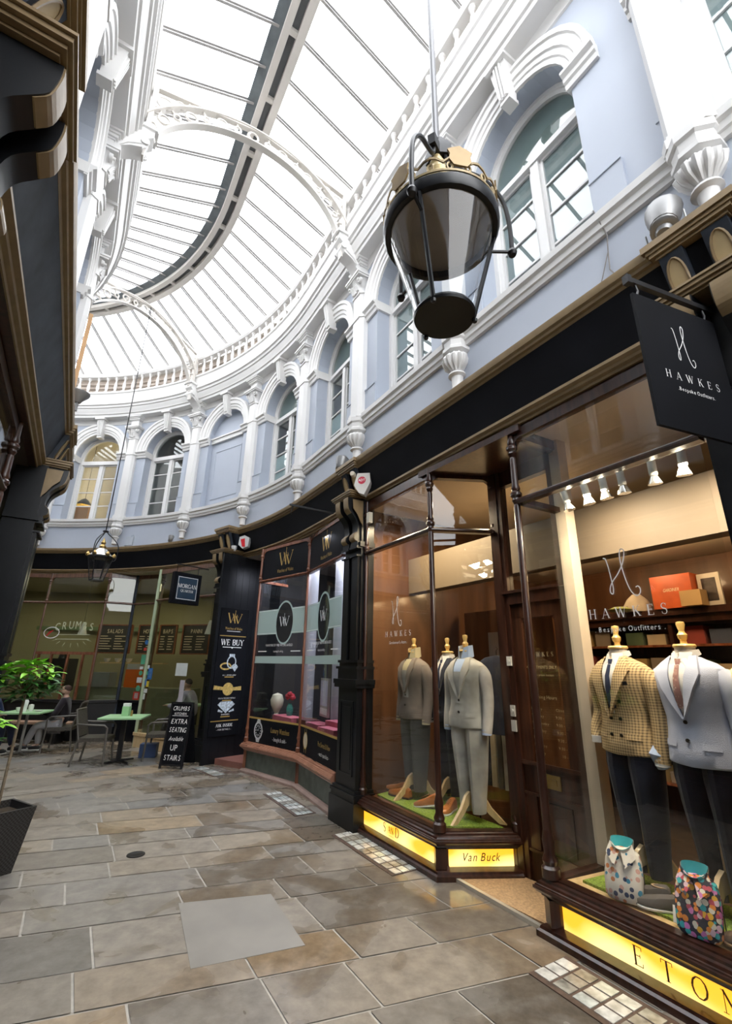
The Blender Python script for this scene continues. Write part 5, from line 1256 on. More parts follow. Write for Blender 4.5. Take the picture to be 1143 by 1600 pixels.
lantern(Matrix.Translation(P(1.225, 1.115, 3.04)) @ Matrix.Rotation(0, 4, 'Z'), 'large black and gilt glass lantern hanging near the camera under the roof', 6.5)
L2 = Matrix.Translation(P(10.98, 1.06, 3.0)) @ Matrix.Rotation(.5, 4, 'Z')
lan2 = thing('hanging_lantern', L2, 'small distant lantern on a long thin cable, hanging before the cafe', 'lantern')
m = MB(); m.lathe([(.11, 0), (.20, .42)], seg=6); m.f = m.f[:-2]; m.mi = m.mi[:len(m.f)]; part('glass', m, lampglass, lan2, fix=False)
m = MB()
for k in range(6): a = 2 * pi * k / 6; m.tube([(.11 * cos(a), .11 * sin(a), 0), (.20 * cos(a), .20 * sin(a), .42)], .009, 5)
m.lathe([(0, -.012), (.12, -.012), (.12, .01), (0, .01)], seg=6); m.lathe([(.18, .41), (.215, .42), (.22, .45), (.18, .45)], seg=6); part('frame', m, iron, lan2)
m = MB(); m.lathe([(.205, .45), (.16, .50), (.10, .56), (.09, .58), (.06, .60)], seg=24); part('hood', m, simple('polished_hood', (.55, .54, .50), .2, metal=.6), lan2)
m = MB(); m.lathe([(.055, .60), (.06, .64), (.03, .68), (.045, .71), (.02, .76), (.0, .83)], seg=14); part('finial', m, brass, lan2)
for k in range(6): a = 2 * pi * k / 6; m = MB(); m.lathe([(0, 0), (.035, .02), (.04, .05), (.0, .10)], c=(.215 * cos(a), .215 * sin(a), .43), seg=8); part('gilt_leaf', m, brass, lan2)
for k in range(3):
    a = 2 * pi * k / 3; m = MB(); m.tube([(r * cos(a), r * sin(a), z) for r, z in spline([(.02, .93), (.06, .88), (.16, .80), (.25, .68), (.26, .50), (.24, .40), (.19, .38)], 3)], .009, 5); part('carrying_arm', m, iron, lan2)
m = MB(); m.lathe([(.05, .92), (.05, .94), (.01, .96), (.009, 6.2)], seg=8); part('cable', m, iron, lan2)

# ---------------------------------------------------------------- small fittings on the fascia
greycast = simple('grey_cast_metal', (.30, .30, .30), .4, metal=.5, var=.1)
def floodlight(u, h, z, label, tilt=.5, rot=0, mt=None, s=1):
    root = thing('floodlight', F(1, u, h, z, rot), label, 'floodlight', 'small floodlights above the shop fascia')
    R = Matrix.Translation((0, 0, .12 * s)) @ Matrix.Rotation(tilt, 4, 'X')
    m = MB(); m.lathe([(.03 * s, -.08 * s), (.05 * s, -.03 * s), (.075 * s, .05 * s), (.08 * s, .10 * s), (.07 * s, .11 * s)], seg=16, M=R)
    for q in range(4): m.lathe([(.045 * s, -.06 * s + q * .02 * s), (.058 * s, -.055 * s + q * .02 * s), (.045 * s, -.05 * s + q * .02 * s)], seg=14, M=R)
    part('lamp_housing', m, mt or greycast, root)
    m = MB(); m.lathe([(0, .112 * s), (.068 * s, .113 * s), (0, .118 * s)], seg=16, M=R); part('lens', m, simple('frosted_lens', (.6, .6, .58), .2), root)
    m = MB(); m.tube([(-.085 * s, 0, .12 * s), (-.085 * s, .02, .02), (0, .03, 0), (.085 * s, .02, .02), (.085 * s, 0, .12 * s)], .006, 6); m.lathe([(.03, -.005), (.03, .01)], c=(0, .03, 0), seg=10); part('bracket', m, greycast, root)
floodlight(.92, .17, 4.14, 'ribbed grey floodlight on the gold cornice beside the nearest corbel', -.3, s=1.35)
floodlight(5.30, .14, 4.13, 'grey floodlight standing on the cornice above the watch shop corner', -.2, s=1.15)
floodlight(11.25, .14, 4.13, 'grey floodlight on the far cornice, beside a corbel over the cafe', -.2, s=.8)
m = MB(); m.box(-.10, .10, -.02, .02, .05, .25); m.tube([(.12, 0, 0), (.14, 0, .2), (.1, 0, .30), (.02, 0, .27)], .01, 6); m.box(-.16, -.1, -.03, .03, 0, .05)
o = single('cable_box', MB().merge(m, M=F(1, 12.5, .13, 4.13)), simple('pale_grey_box', (.42, .46, .52), .5), 'pale grey cable box with looped conduit on the far blue wall above the cafe', 'cable box')
floodlight(8.0, .0, 4.2, 'x') if False else None
lf = thing('dish_lamp', Q(-1, 5.35, .36, 4.17), 'grey dish lamp on top of the left fascia, in front of the far window', 'lamp')
m = MB(); m.lathe([(.03, -.05), (.05, -.01), (.10, .05), (.105, .07), (.09, .07)], c=(0, 0, .12), seg=18); part('lamp_shade', m, greycast, lf)
m = MB(); m.tube([(0, 0, .07), (0, 0, -.03)], .015, 8); part('stem', m, greycast, lf)
# alarm boxes
bell = thing('alarm_box', F(1, 4.62, .17, 3.62, .75), 'white hexagonal alarm box with red print, on the pilaster by the tailor shop', 'alarm box')
hexa = [(-.10, .10), (-.04, .0), (.03, -.03), (.11, .13), (.10, .25), (-.06, .26)]
m = MB(); m.prism(hexa, -.07, .03); part('casing', m, simple('off_white_plastic', (.66, .63, .58), .4), bell)
l = MB(); disc(l, .0, .16, .05, .05, .072, None); part('red_print', l, simple('alarm_red', (.55, .03, .06), .5), bell, 'red printed logo', fix=False)
l = MB(); sans(l, 'ADT', .045, None, .0, .147, d=.0735); part('print', l, whitelet, bell, fix=False)
m = MB(); m.lathe([(.0, -.05), (.03, -.045), (.035, 0), (.03, .03), (0, .03)], c=(-.13, -.02, .27), seg=14, axis='y'); part('sensor', m, plaster, bell)
bell2 = thing('alarm_box', F(1, 8.60, .22, 3.72, .6), 'red and white alarm box over the watch shop doorway, beside the far black pilaster', 'alarm box')
m = MB(); m.prism([(-.09, .02), (.0, -.06), (.10, -.02), (.12, .15), (.02, .20), (-.08, .17)], -.05, .05); part('casing', m, simple('alarm_white', (.6, .6, .6), .4), bell2)
m = MB(); m.prism([(-.05, .12), (-.01, -.02), (.05, -.03), (.03, .14)], -.058, -.05); part('red_panel', m, simple('alarm_red2', (.65, .02, .03), .4), bell2, 'red panel')
cam2 = thing('security_camera', F(1, 8.85, .25, 3.70), 'small white dome camera beside the red alarm box', 'camera')
m = MB(); m.lathe([(0, -.06), (.035, -.05), (.055, 0), (.05, .05), (0, .06)], c=(0, -.03, 0), seg=16); part('housing', m, simple('camera_white', (.6, .6, .6), .35), cam2)
m = MB(); m.lathe([(0, -.01), (.02, -.008), (0, .01)], c=(0, -.085, -.01), seg=10, axis='y'); part('lens', m, black, cam2)
sen = MB(); sen.box(-.03, .03, -.05, .0, 0, .13); single('sensor_box', MB().merge(sen, M=F(1, 4.50, .12, 3.22)), simple('ivory_plastic', (.62, .58, .46), .4), 'small ivory sensor box below the hexagonal alarm box', 'sensor')
# bracket arm without sign over the watch shop
m = MB(); Mb = mat4(P(5.2, 2.62, 3.50), -dirs(5.2)[1], dirs(5.2)[0], ZZ); m.box(0, .62, -.01, .01, 0, .022, M=Mb); m.tube([Mb @ Vector(p) for p in ((.58, 0, 0), (.585, 0, -.06), (.60, 0, -.09), (.58, 0, -.11))], .007, 5)
single('sign_bracket', m, iron, 'bare iron bracket arm with a hook over the watch shop window', 'bracket')
# cables on the blue wall
m = MB()
def wp(u, h, z): return Q(1, u, h, z)
m.tube([wp(1.36, .10, 4.93), wp(1.33, .03, 4.70), wp(1.35, .02, 4.55), wp(1.36, .02, 4.40), wp(1.30, .02, 4.25), wp(1.24, .10, 4.14)], .005, 5)
m.tube([wp(1.35, .025, 4.55), wp(1.42, .02, 4.38), wp(1.50, .05, 4.15)], .004, 5)
single('wall_cable', m, simple('dirty_cable', (.2, .18, .17), .6), 'thin cable trailing down the blue wall under the nearest window', 'cable')
# Morgan quarter sign
Mq = mat4(P(9.5, 1.80, 0), dirs(9.5)[1], dirs(9.5)[0], ZZ)
mq = thing('hanging_sign', Mq @ Matrix.Translation((.28, 0, 2.62)), 'square navy hanging sign in a black frame, over the cafe end of the bend', 'sign')
m = MB(); m.box(0, .56, -.045, .045, 2.62, 3.19, M=Mq); pb = part('frame', m, board, mq, local=False, smooth=False)
m = MB(); m.box(.07, .49, -.05, -.044, 2.69, 3.12, M=Mq); part('navy_panel', m, simple('navy_panel', (.025, .05, .085), .4), mq, local=False, smooth=False)
l = MB(); serif(l, 'MORGAN', .072, Mq, .28, 2.91, track=.06, d=.052, bold=1.3); serif(l, 'QUARTER', .045, Mq, .28, 2.835, track=.08, d=.052, bold=1.3)
for a, b_ in (((.085, 2.705), (.475, 2.705)), ((.085, 3.105), (.475, 3.105)), ((.085, 2.70), (.085, 3.11)), ((.475, 2.70), (.475, 3.11))): stroke(l, [a, b_], [.009, .009], Mq, .052)
part('lettering', l, whitelet, mq, 'white lettering and border', local=False, fix=False)
m = MB(); m.box(.02, .72, -.01, .01, 3.33, 3.35, M=Mq)
for x in (.06, .5): m.tube([Mq @ Vector((x, 0, 3.34)), Mq @ Vector((x, 0, 3.18))], .007, 5)
part('bracket', m, iron, mq, local=False)

# ---------------------------------------------------------------- pavement lights and drain
gblock = simple('cast_glass_block', (.50, .53, .50), .12, var=.5, scale=14, coat=.5); giron = simple('rusty_iron_frame', (.10, .065, .05), .6, var=.4, scale=20)
def pavement_light(u0, u1, o0, o1, label, s0=0.0):
    root = thing('pavement_light', P((u0 + u1) / 2, (o0 + o1) / 2, 0), label, 'pavement light', 'glass pavement lights beside the shopfronts')
    m = MB(); nu = max(2, int(round((u1 - u0) / .115))); no = 3
    U = [u0 + (u1 - u0) * i / 12 for i in range(13)]
    v = []
    for u in U: v += [P(u, o0, .001), P(u, o1, .001), P(u, o1, .006), P(u, o0, .006)]
    f = [(j * 4 + i, j * 4 + (i + 1) % 4, (j + 1) * 4 + (i + 1) % 4, (j + 1) * 4 + i) for j in range(12) for i in range(4)] + [(0, 1, 2, 3), (48, 49, 50, 51)]
    m.add(v, f); part('iron_frame', m, giron, root, local=False, smooth=False)
    base = None
    for i in range(nu):
        for j in range(no):
            uc = u0 + (u1 - u0) * (i + .5) / nu; oc = o0 + .03 + (o1 - o0 - .06) * (j + .5) / no
            w = (u1 - u0) / nu * .42; d = (o1 - o0 - .06) / no * .43
            b = MB(); b.add([P(uc + a * w, oc + c * d, z) for z in (.004, .010) for a, c in ((-1, -1), (1, -1), (1, 1), (-1, 1))], [(3, 2, 1, 0), (4, 5, 6, 7), (0, 1, 5, 4), (1, 2, 6, 5), (2, 3, 7, 6), (3, 0, 4, 7)])
            part('glass_block', b, gblocks[(i * 7 + j * 3) % 3], root, local=False, smooth=False)
gblocks = [gblock, simple('cast_glass_block_dull', (.33, .32, .28), .2, var=.5, scale=14), simple('cast_glass_block_bright', (.62, .62, .58), .15, var=.4, scale=14)]
pavement_light(1.2, 2.27, 2.46, 2.78, 'row of square glass pavement lights below the long yellow sign')
pavement_light(3.66, 4.72, 2.50, 2.79, 'glass pavement lights below the left tailor bay and the black pilaster')
pavement_light(5.45, 6.5, 2.42, 2.68, 'dirty glass pavement lights below the watch shop window')
pavement_light(7.9, 8.7, 2.2, 2.44, 'worn glass pavement lights before the watch shop doorstep')
m = MB(); m.lathe([(.0, .002), (.075, .002), (.075, .006), (.06, .007), (.055, .005), (.02, .005), (0, .006)], c=tuple(P(5.1, .78, 0)), seg=24); single('drain_cover', m, iron, 'small round drain cover set in the paving', 'drain cover')
pm = MB(); pts_ = [P(u, o, .0055) for u, o in ((4.02, .94), (3.84, 1.55), (3.12, 1.50), (3.22, .86))]; pm.prism([(p.x, p.y) for p in pts_], .0005, .0035, plane='xy')
single('floor_patch', pm, simple('pale_smooth_slab', (.30, .285, .26), .35, var=.1, scale=3), kind='structure', smooth=False)

# ---------------------------------------------------------------- A-board
ab = thing('a_board', P(9.07, 2.02, 0), 'black chalk A-board announcing extra seating upstairs, beside the far pilaster', 'sign board')
Xa = (V2(-2.83, 8.50) - V2(-3.24, 8.56)).normalized(); a0 = P(9.10, 1.86, 0)
Ma = mat4(a0, Xa, ZZ.cross(Xa), ZZ) @ Matrix.Rotation(-.14, 4, 'X')
wd = .36
m = MB(); m.box(0, wd, -.01, .01, .05, .96, M=Ma); bp = part('board', m, board, ab, 'blackboard with chalk lettering', local=False, smooth=False)
m = MB()
for x0, x1, z0, z1 in ((-.015, .012, 0, .98), (wd - .012, wd + .015, 0, .98), (0, wd, .95, .98), (0, wd, .04, .065)): m.box(x0, x1, -.018, .018, z0, z1, M=Ma)
part('frame', m, iron, ab, local=False)
m = MB(); Mb2 = mat4(a0 + ZZ.cross(Xa) * .44, Xa, ZZ.cross(Xa), ZZ) @ Matrix.Rotation(.28, 4, 'X'); m.box(0, wd, -.01, .01, .02, .97, M=Mb2); part('rear_board', m, board, ab, local=False)
l = MB()
for t_x, sz, z, sh, xs in (('CRUMBS', .095, .85, .12, .75), ('KITCHEN', .05, .785, 0, 1), ('EXTRA', .105, .65, .12, .85), ('SEATING', .105, .525, .12, .68), ('Available', .09, .40, .35, .65), ('UP', .12, .26, 0, .85), ('STAIRS', .11, .12, .05, .78)): sans(l, t_x, sz, Ma, wd / 2, z, shear=sh, d=.012, xs=xs)
stroke(l, [(.04, .77), (wd - .04, .77)], [.006, .006], Ma, .012)
part('chalk_lettering', l, whitelet, bp, local=False, fix=False)

# ---------------------------------------------------------------- tables and chairs
rattan = simple('dark_woven_rattan', (.075, .066, .052), .55, var=.45, scale=55, bump=.5, bscale=120)
alu = simple('grey_chair_frame', (.13, .12, .105), .4, metal=.3)
limetop = simple('pale_green_table_top', (.40, .66, .36), .35, var=.03)
def chair_parts(root):
    m = MB(); m.box(-.23, .23, -.22, .22, .385, .415); m.box(-.235, .235, -.225, .225, .36, .385); part('seat', m, rattan, root)
    m = MB(); rows = []
    for j in range(6):
        z = .44 + j * .075; y = .21 + (z - .42) * .22; rows.append([(x, y - .02 * cos(x * 6), z) for x in (-.21, -.1, 0, .1, .21)])
    v = [p for r in rows for p in r] + [(x, y + .022, z) for r in rows for x, y, z in r]; f = []; n = 30
    for j in range(5):
        for i in range(4):
            a = j * 5 + i; f += [(a, a + 1, a + 6, a + 5), (n + a + 5, n + a + 6, n + a + 1, n + a)]
    for i in range(4): f += [(i, n + i, n + i + 1, i + 1), (25 + i, 26 + i, n + 26 + i, n + 25 + i)]
    for j in range(5): f += [(j * 5, j * 5 + 5, n + j * 5 + 5, n + j * 5), (j * 5 + 4, n + j * 5 + 4, n + j * 5 + 9, j * 5 + 9)]
    m.add(v, f); part('backrest', m, rattan, root)
    for sx in (-1, 1):
        m = MB(); m.tube([(sx * .225, .215, .36), (sx * .235, .27, 0)], .017, 8); part('leg', m, alu, root)
        m = MB(); m.tube([(sx * .225, -.20, .36), (sx * .235, -.22, 0)], .017, 8); part('leg', m, alu, root)
        m = MB(); m.tube([(sx * .225, -.20, .37), (sx * .25, -.20, .56), (sx * .25, -.15, .60), (sx * .25, .1, .61), (sx * .225, .27, .62)], .016, 8); part('armrest', m, alu, root)
        m = MB(); m.tube([(sx * .222, .20, .36), (sx * .222, .235, .5), (sx * .222, .315, .84)], .014, 8); part('back_post', m, alu, root)
    m = MB(); m.tube([(-.222, .315, .835), (0, .30, .84), (.222, .315, .835)], .014, 8); part('top_rail', m, alu, root)
chair_proto = None
def chair(x, y, rz, label):
    """rz: heading of the front of the chair, world angle from +x"""
    global chair_proto
    M = Matrix.Translation((x, y, 0)) @ Matrix.Rotation(rz + pi / 2, 4, 'Z')
    if chair_proto is None:
        r = thing('rattan_chair', M, label, 'chair', 'rattan chairs outside the cafe'); chair_parts(r); chair_proto = r; return r
    return copy_tree(chair_proto, M, None, label)
tA = V2(-4.08, 8.66); tB = V2(-6.12, 9.20)
def table(c, rot, label, leg):
    M = Matrix.Translation((c.x, c.y, 0)) @ Matrix.Rotation(rot, 4, 'Z'); r = thing('cafe_table', M, label, 'table', 'green-topped cafe tables')
    m = MB(); m.box(-.34, .34, -.34, .34, .685, .71); part('table_top', m, limetop, r)
    m = MB()
    if leg: m.box(-.035, .035, -.035, .035, .02, .69); part('pedestal', m, iron, r)
    else: m.tube([(0, 0, .02), (0, 0, .69)], .025, 10); part('pedestal', m, simple('silver_pedestal', (.5, .5, .48), .3, metal=.7), r)
    m = MB()
    for k in range(4): a = k * pi / 2 + pi / 4; m.tube([(0, 0, .03), (.27 * cos(a), .27 * sin(a), .02)], [.022, .014], 6)
    part('foot', m, iron if leg else alu, r)
    return r
table(tA, .2, 'pale green square cafe table standing free, nearer the A-board', True)
table(tB, .15, 'pale green square cafe table where the bearded man sits', False)
chair(-4.42, 8.50, radians(12), 'dark rattan chair left of the free-standing green table, its back towards the man')
chair(-3.55, 9.02, radians(192), 'dark rattan armchair between the free-standing green table and the A-board')
mc = V2(-5.72, 9.66)
chair(mc.x, mc.y, radians(196), 'dark rattan chair in which the bearded man sits')
chair(-6.92, 9.22, radians(5), 'dark rattan chair at the left of the man\'s table, mostly behind the potted tree')
# on the tables
def small(nm, loc, prof, mt, label, cat, seg=14, group=None):
    mb = MB(); mb.lathe(prof, seg=seg); o = single(nm, MB().merge(mb, M=Matrix.Translation(loc)), mt, label, cat, group, M=Matrix.Translation(loc)); return o
chinaw = simple('white_china', (.75, .74, .70), .25)
small('teacup', (tB.x - .12, tB.y - .1, .711), [(.025, 0), (.035, .02), (.045, .07), (.04, .07), (.03, .02)], chinaw, 'white cup on the left of the man\'s table', 'cup')
small('sugar_pot', (tB.x + .02, tB.y + .02, .711), [(.04, 0), (.045, .08), (.04, .11), (.0, .12)], chinaw, 'white sugar pot in the middle of the man\'s table', 'pot')
small('napkin_tumbler', (tB.x + .0, tB.y - .12, .711), [(.035, 0), (.04, .12), (.045, .17), (.03, .2), (0, .2)], whitelet, 'tumbler of white napkins on the man\'s table', 'napkins', 8)
small('saucer', (tB.x + .2, tB.y - .02, .711), [(.03, 0), (.07, .012), (.07, .016), (.0, .008)], chinaw, 'white saucer close to the man\'s hand', 'saucer')
mb = MB(); mb.box(-.06, .06, -.04, .04, 0, .15); o = single('napkin_holder', MB().merge(mb, M=Matrix.Translation((tA.x - .02, tA.y + .05, .711))), limetop, 'pale green napkin box on the free-standing table', 'napkin holder', smooth=False)
mb = MB(); mb.box(-.055, .055, -.035, .035, 0, .05); single('paper_napkins', MB().merge(mb, M=Matrix.Translation((tA.x - .02, tA.y + .05, .862))), whitelet, 'white paper napkins standing in the green napkin box', 'napkins', smooth=False)
small('salt_shaker', (tA.x + .09, tA.y + .02, .711), [(.018, 0), (.02, .06), (.012, .09), (0, .095)], brass, 'small amber salt shaker beside the napkin box', 'shaker', 10)
mb = MB(); mb.box(-.14, .14, -.10, .10, 0, .22); single('drinks_crate', MB().merge(mb, M=Matrix.Translation((tA.x + .28, tA.y + .50, 0)) @ Matrix.Rotation(.2, 4, 'Z')), simple('navy_white_box', (.06, .10, .22), .5), 'navy box on the paving under the free-standing table', 'box', smooth=False)
# bench along the cafe
m = MB(); Mk = AB(k5, k3); Wk = (k3 - k5).length; m.box(0, Wk, -.42, -.10, .36, .40, M=Mk)
bn = thing('wooden_bench', Mk @ Matrix.Translation((Wk / 2, -.25, 0)), 'low pale wooden bench against the black cafe panelling', 'bench'); part('seat', m, simple('pinkish_timber', (.38, .24, .16), .5), bn, local=False)
for x in (.3, Wk / 2, Wk - .3): m = MB(); m.box(x - .03, x + .03, -.40, -.12, 0, .36, M=Mk); part('leg', m, iron, bn, local=False)

# ---------------------------------------------------------------- plants
leafm = [simple('bright_leaf', (.28, .62, .05), .4, var=.3, scale=8), simple('dark_leaf', (.06, .20, .04), .4, var=.3, scale=8)]
def leaf(mb, o, d, L, W, droop, mi):
    d = d.normalized(); s_ = d.cross(ZZ); s_ = s_.normalized() if s_.length > .01 else Vector((1, 0, 0)); v = []; n = 4
    for i in range(n + 1):
        t = i / n; c = o + d * L * t - ZZ * droop * L * t * t; w = W * sin(pi * min(.98, t * .9 + .08)) / 2
        v += [c - s_ * w + ZZ * w * .35, c, c + s_ * w + ZZ * w * .35]
    f = []
    for i in range(n): f += [(3 * i, 3 * i + 1, 3 * i + 4, 3 * i + 3), (3 * i + 1, 3 * i + 2, 3 * i + 5, 3 * i + 4)]
    mb.add(v, f, mi)
weave = None
def woven():
    m, nt, b = new_mat('black_woven_planter'); N = nt.nodes; Lk = nt.links; b.inputs['Roughness'].default_value = .45
    tc = N.new('ShaderNodeTexCoord'); ck = N.new('ShaderNodeTexChecker'); ck.inputs['Scale'].default_value = 70; Lk.new(tc.outputs['Object'], ck.inputs[0])
    ck.inputs['Color1'].default_value = (.035, .035, .037, 1); ck.inputs['Color2'].default_value = (.008, .008, .009, 1); Lk.new(ck.outputs[0], b.inputs['Base Color'])
    bp = N.new('ShaderNodeBump'); bp.inputs['Strength'].default_value = .6; bp.inputs['Distance'].default_value = .01; Lk.new(ck.outputs[1], bp.inputs['Height']); Lk.new(bp.outputs[0], b.inputs['Normal']); return m
weave = woven()
def potted_tree(loc, rot, label, hc, R, squash, nl, stem_h, pot=(.14, .20, .46), seed=3, mats=leafm):
    M = Matrix.Translation(loc) @ Matrix.Rotation(rot, 4, 'Z'); root = thing('potted_tree', M, label, 'potted plant', 'potted standard trees'); rnd = random.Random(seed)
    b, t, h = pot
    m = MB(); ring = lambda r, z: [(-r, -r, z), (r, -r, z), (r, r, z), (-r, r, z)]
    m.loft([ring(b, 0), ring(t, h), ring(t - .02, h), ring(t - .03, h - .06), ring(.01, h - .06)]); part('planter', m, weave, root, smooth=False)
    m = MB(); m.loft([ring(t - .035, h - .07), ring(t - .035, h - .05)]); part('soil', m, simple('soil', (.05, .035, .02), .9, var=.4, scale=30), root)
    m = MB(); m.tube([(0, 0, h - .06), (.01, .0, .8), (0, .01, stem_h)], .012, 8); part('stem', m, simple('grey_bark', (.20, .16, .11), .8, var=.3, scale=30), root)
    m = MB()
    for i in range(nl):
        a = rnd.uniform(0, 2 * pi); zz = rnd.uniform(-1, 1); rr = sqrt(1 - zz * zz) * rnd.uniform(.45, 1)
        o = Vector((R * rr * cos(a), R * rr * sin(a), hc + R * squash * zz)); nd = 5
        for k in range(nd):
            aa = 2 * pi * k / nd + rnd.random(); d = Vector((cos(aa), sin(aa), rnd.uniform(.0, .6))) + Vector((cos(a), sin(a), .3)) * .5
            leaf(m, o, d, rnd.uniform(.10, .16), .045, rnd.uniform(.1, .5), 0 if zz > .1 + rnd.uniform(-.3, .3) else 1)
    part('foliage', m, mats, root, fix=False)
    m = MB()
    for i in range(14): a = rnd.uniform(0, 6.28); z = rnd.uniform(-.5, .7); m.tube([(0, 0, stem_h - .05), (R * .6 * cos(a), R * .6 * sin(a), hc + R * squash * z)], .005, 4)
    part('branch', m, simple('twig', (.12, .09, .05), .8), root); return root
potted_tree(P(5.22, -.30, 0), -.54, 'small round-headed tree in a black woven planter at the left edge', 1.42, .25, .62, 62, 1.38)
potted_tree(P(4.0, -.56, 0), -.54, 'second potted tree, only its bright leaf tips showing at the left edge', 1.12, .30, .55, 50, 1.1, pot=(.12, .17, .4), seed=8)
# ---------------------------------------------------------------- cloth materials
def cloth(name, col, var=.12, bump=.35):
    m = simple(name, col, .85, var=var, scale=5, bump=bump, bscale=260, spec=.2); b = m.node_tree.nodes['Principled BSDF']; b.inputs['Sheen Weight'].default_value = .15; return m
def check_cloth(name, base, line, sc=62):
    m, nt, b = new_mat(name); N = nt.nodes; Lk = nt.links; b.inputs['Roughness'].default_value = .85
    tc = N.new('ShaderNodeTexCoord'); fac = None
    for ax in (0, 2):
        w = N.new('ShaderNodeTexWave'); w.wave_type = 'BANDS'; w.bands_direction = 'XYZ'[ax]; w.inputs['Scale'].default_value = sc / 3.14; Lk.new(tc.outputs['Object'], w.inputs['Vector'])
        g = N.new('ShaderNodeMath'); g.operation = 'GREATER_THAN'; g.inputs[1].default_value = .62; Lk.new(w.outputs['Fac'], g.inputs[0])
        if fac is None: fac = g
        else: a = N.new('ShaderNodeMath'); a.operation = 'ADD'; Lk.new(fac.outputs[0], a.inputs[0]); Lk.new(g.outputs[0], a.inputs[1]); fac = a
    h = N.new('ShaderNodeMath'); h.operation = 'MULTIPLY'; h.inputs[1].default_value = .42; Lk.new(fac.outputs[0], h.inputs[0])
    mx = N.new('ShaderNodeMixRGB'); mx.inputs[1].default_value = C4(base); mx.inputs[2].default_value = C4(line); Lk.new(h.outputs[0], mx.inputs[0]); Lk.new(mx.outputs[0], b.inputs['Base Color']); return m
def floral(name, bg, cols, sc=26, thr=.5):
    m, nt, b = new_mat(name); N = nt.nodes; Lk = nt.links; b.inputs['Roughness'].default_value = .8
    tc = N.new('ShaderNodeTexCoord'); v = N.new('ShaderNodeTexVoronoi'); v.inputs['Scale'].default_value = sc; Lk.new(tc.outputs['Object'], v.inputs['Vector'])
    sp = N.new('ShaderNodeSeparateColor'); Lk.new(v.outputs['Color'], sp.inputs[0]); r = N.new('ShaderNodeValToRGB'); r.color_ramp.interpolation = 'CONSTANT'; cr = r.color_ramp
    cr.elements[0].color = C4(cols[0]); cr.elements[1].position = 1 / len(cols); cr.elements[1].color = C4(cols[1])
    for i, c in enumerate(cols[2:]): e = cr.elements.new((i + 2) / len(cols)); e.color = C4(c)
    Lk.new(sp.outputs[0], r.inputs['Fac']); lt = N.new('ShaderNodeMath'); lt.operation = 'LESS_THAN'; lt.inputs[1].default_value = thr; Lk.new(v.outputs['Distance'], lt.inputs[0])
    mx = N.new('ShaderNodeMixRGB'); mx.inputs[1].default_value = C4(bg); Lk.new(lt.outputs[0], mx.inputs[0]); Lk.new(r.outputs[0], mx.inputs[2]); Lk.new(mx.outputs[0], b.inputs['Base Color']); return m
c_tan = check_cloth('tan_houndstooth_check', (.62, .44, .22), (.09, .06, .04), 58); c_blue = cloth('pale_blue_wool', (.50, .54, .68), .05); c_lgrey = cloth('light_grey_tweed', (.40, .385, .35), .3)
c_brown = cloth('grey_brown_tweed', (.20, .165, .14), .3); c_navy = cloth('navy_cloth', (.022, .028, .05), .2); c_jean = cloth('dark_denim', (.012, .015, .028), .4); c_dgrey = cloth('dark_grey_trouser', (.085, .085, .08), .2)
c_cream = cloth('cream_corduroy', (.55, .48, .30), .1); c_white = cloth('white_shirt', (.72, .70, .68), .04); c_sky = cloth('sky_blue_shirt', (.42, .52, .72), .06); c_form = cloth('linen_form', (.62, .56, .48), .05)
c_tie1 = cloth('navy_tie', (.02, .03, .08), .3); c_tie2 = floral('paisley_tie', (.32, .17, .15), [(.42, .24, .20), (.30, .15, .14), (.5, .36, .3)], 70)

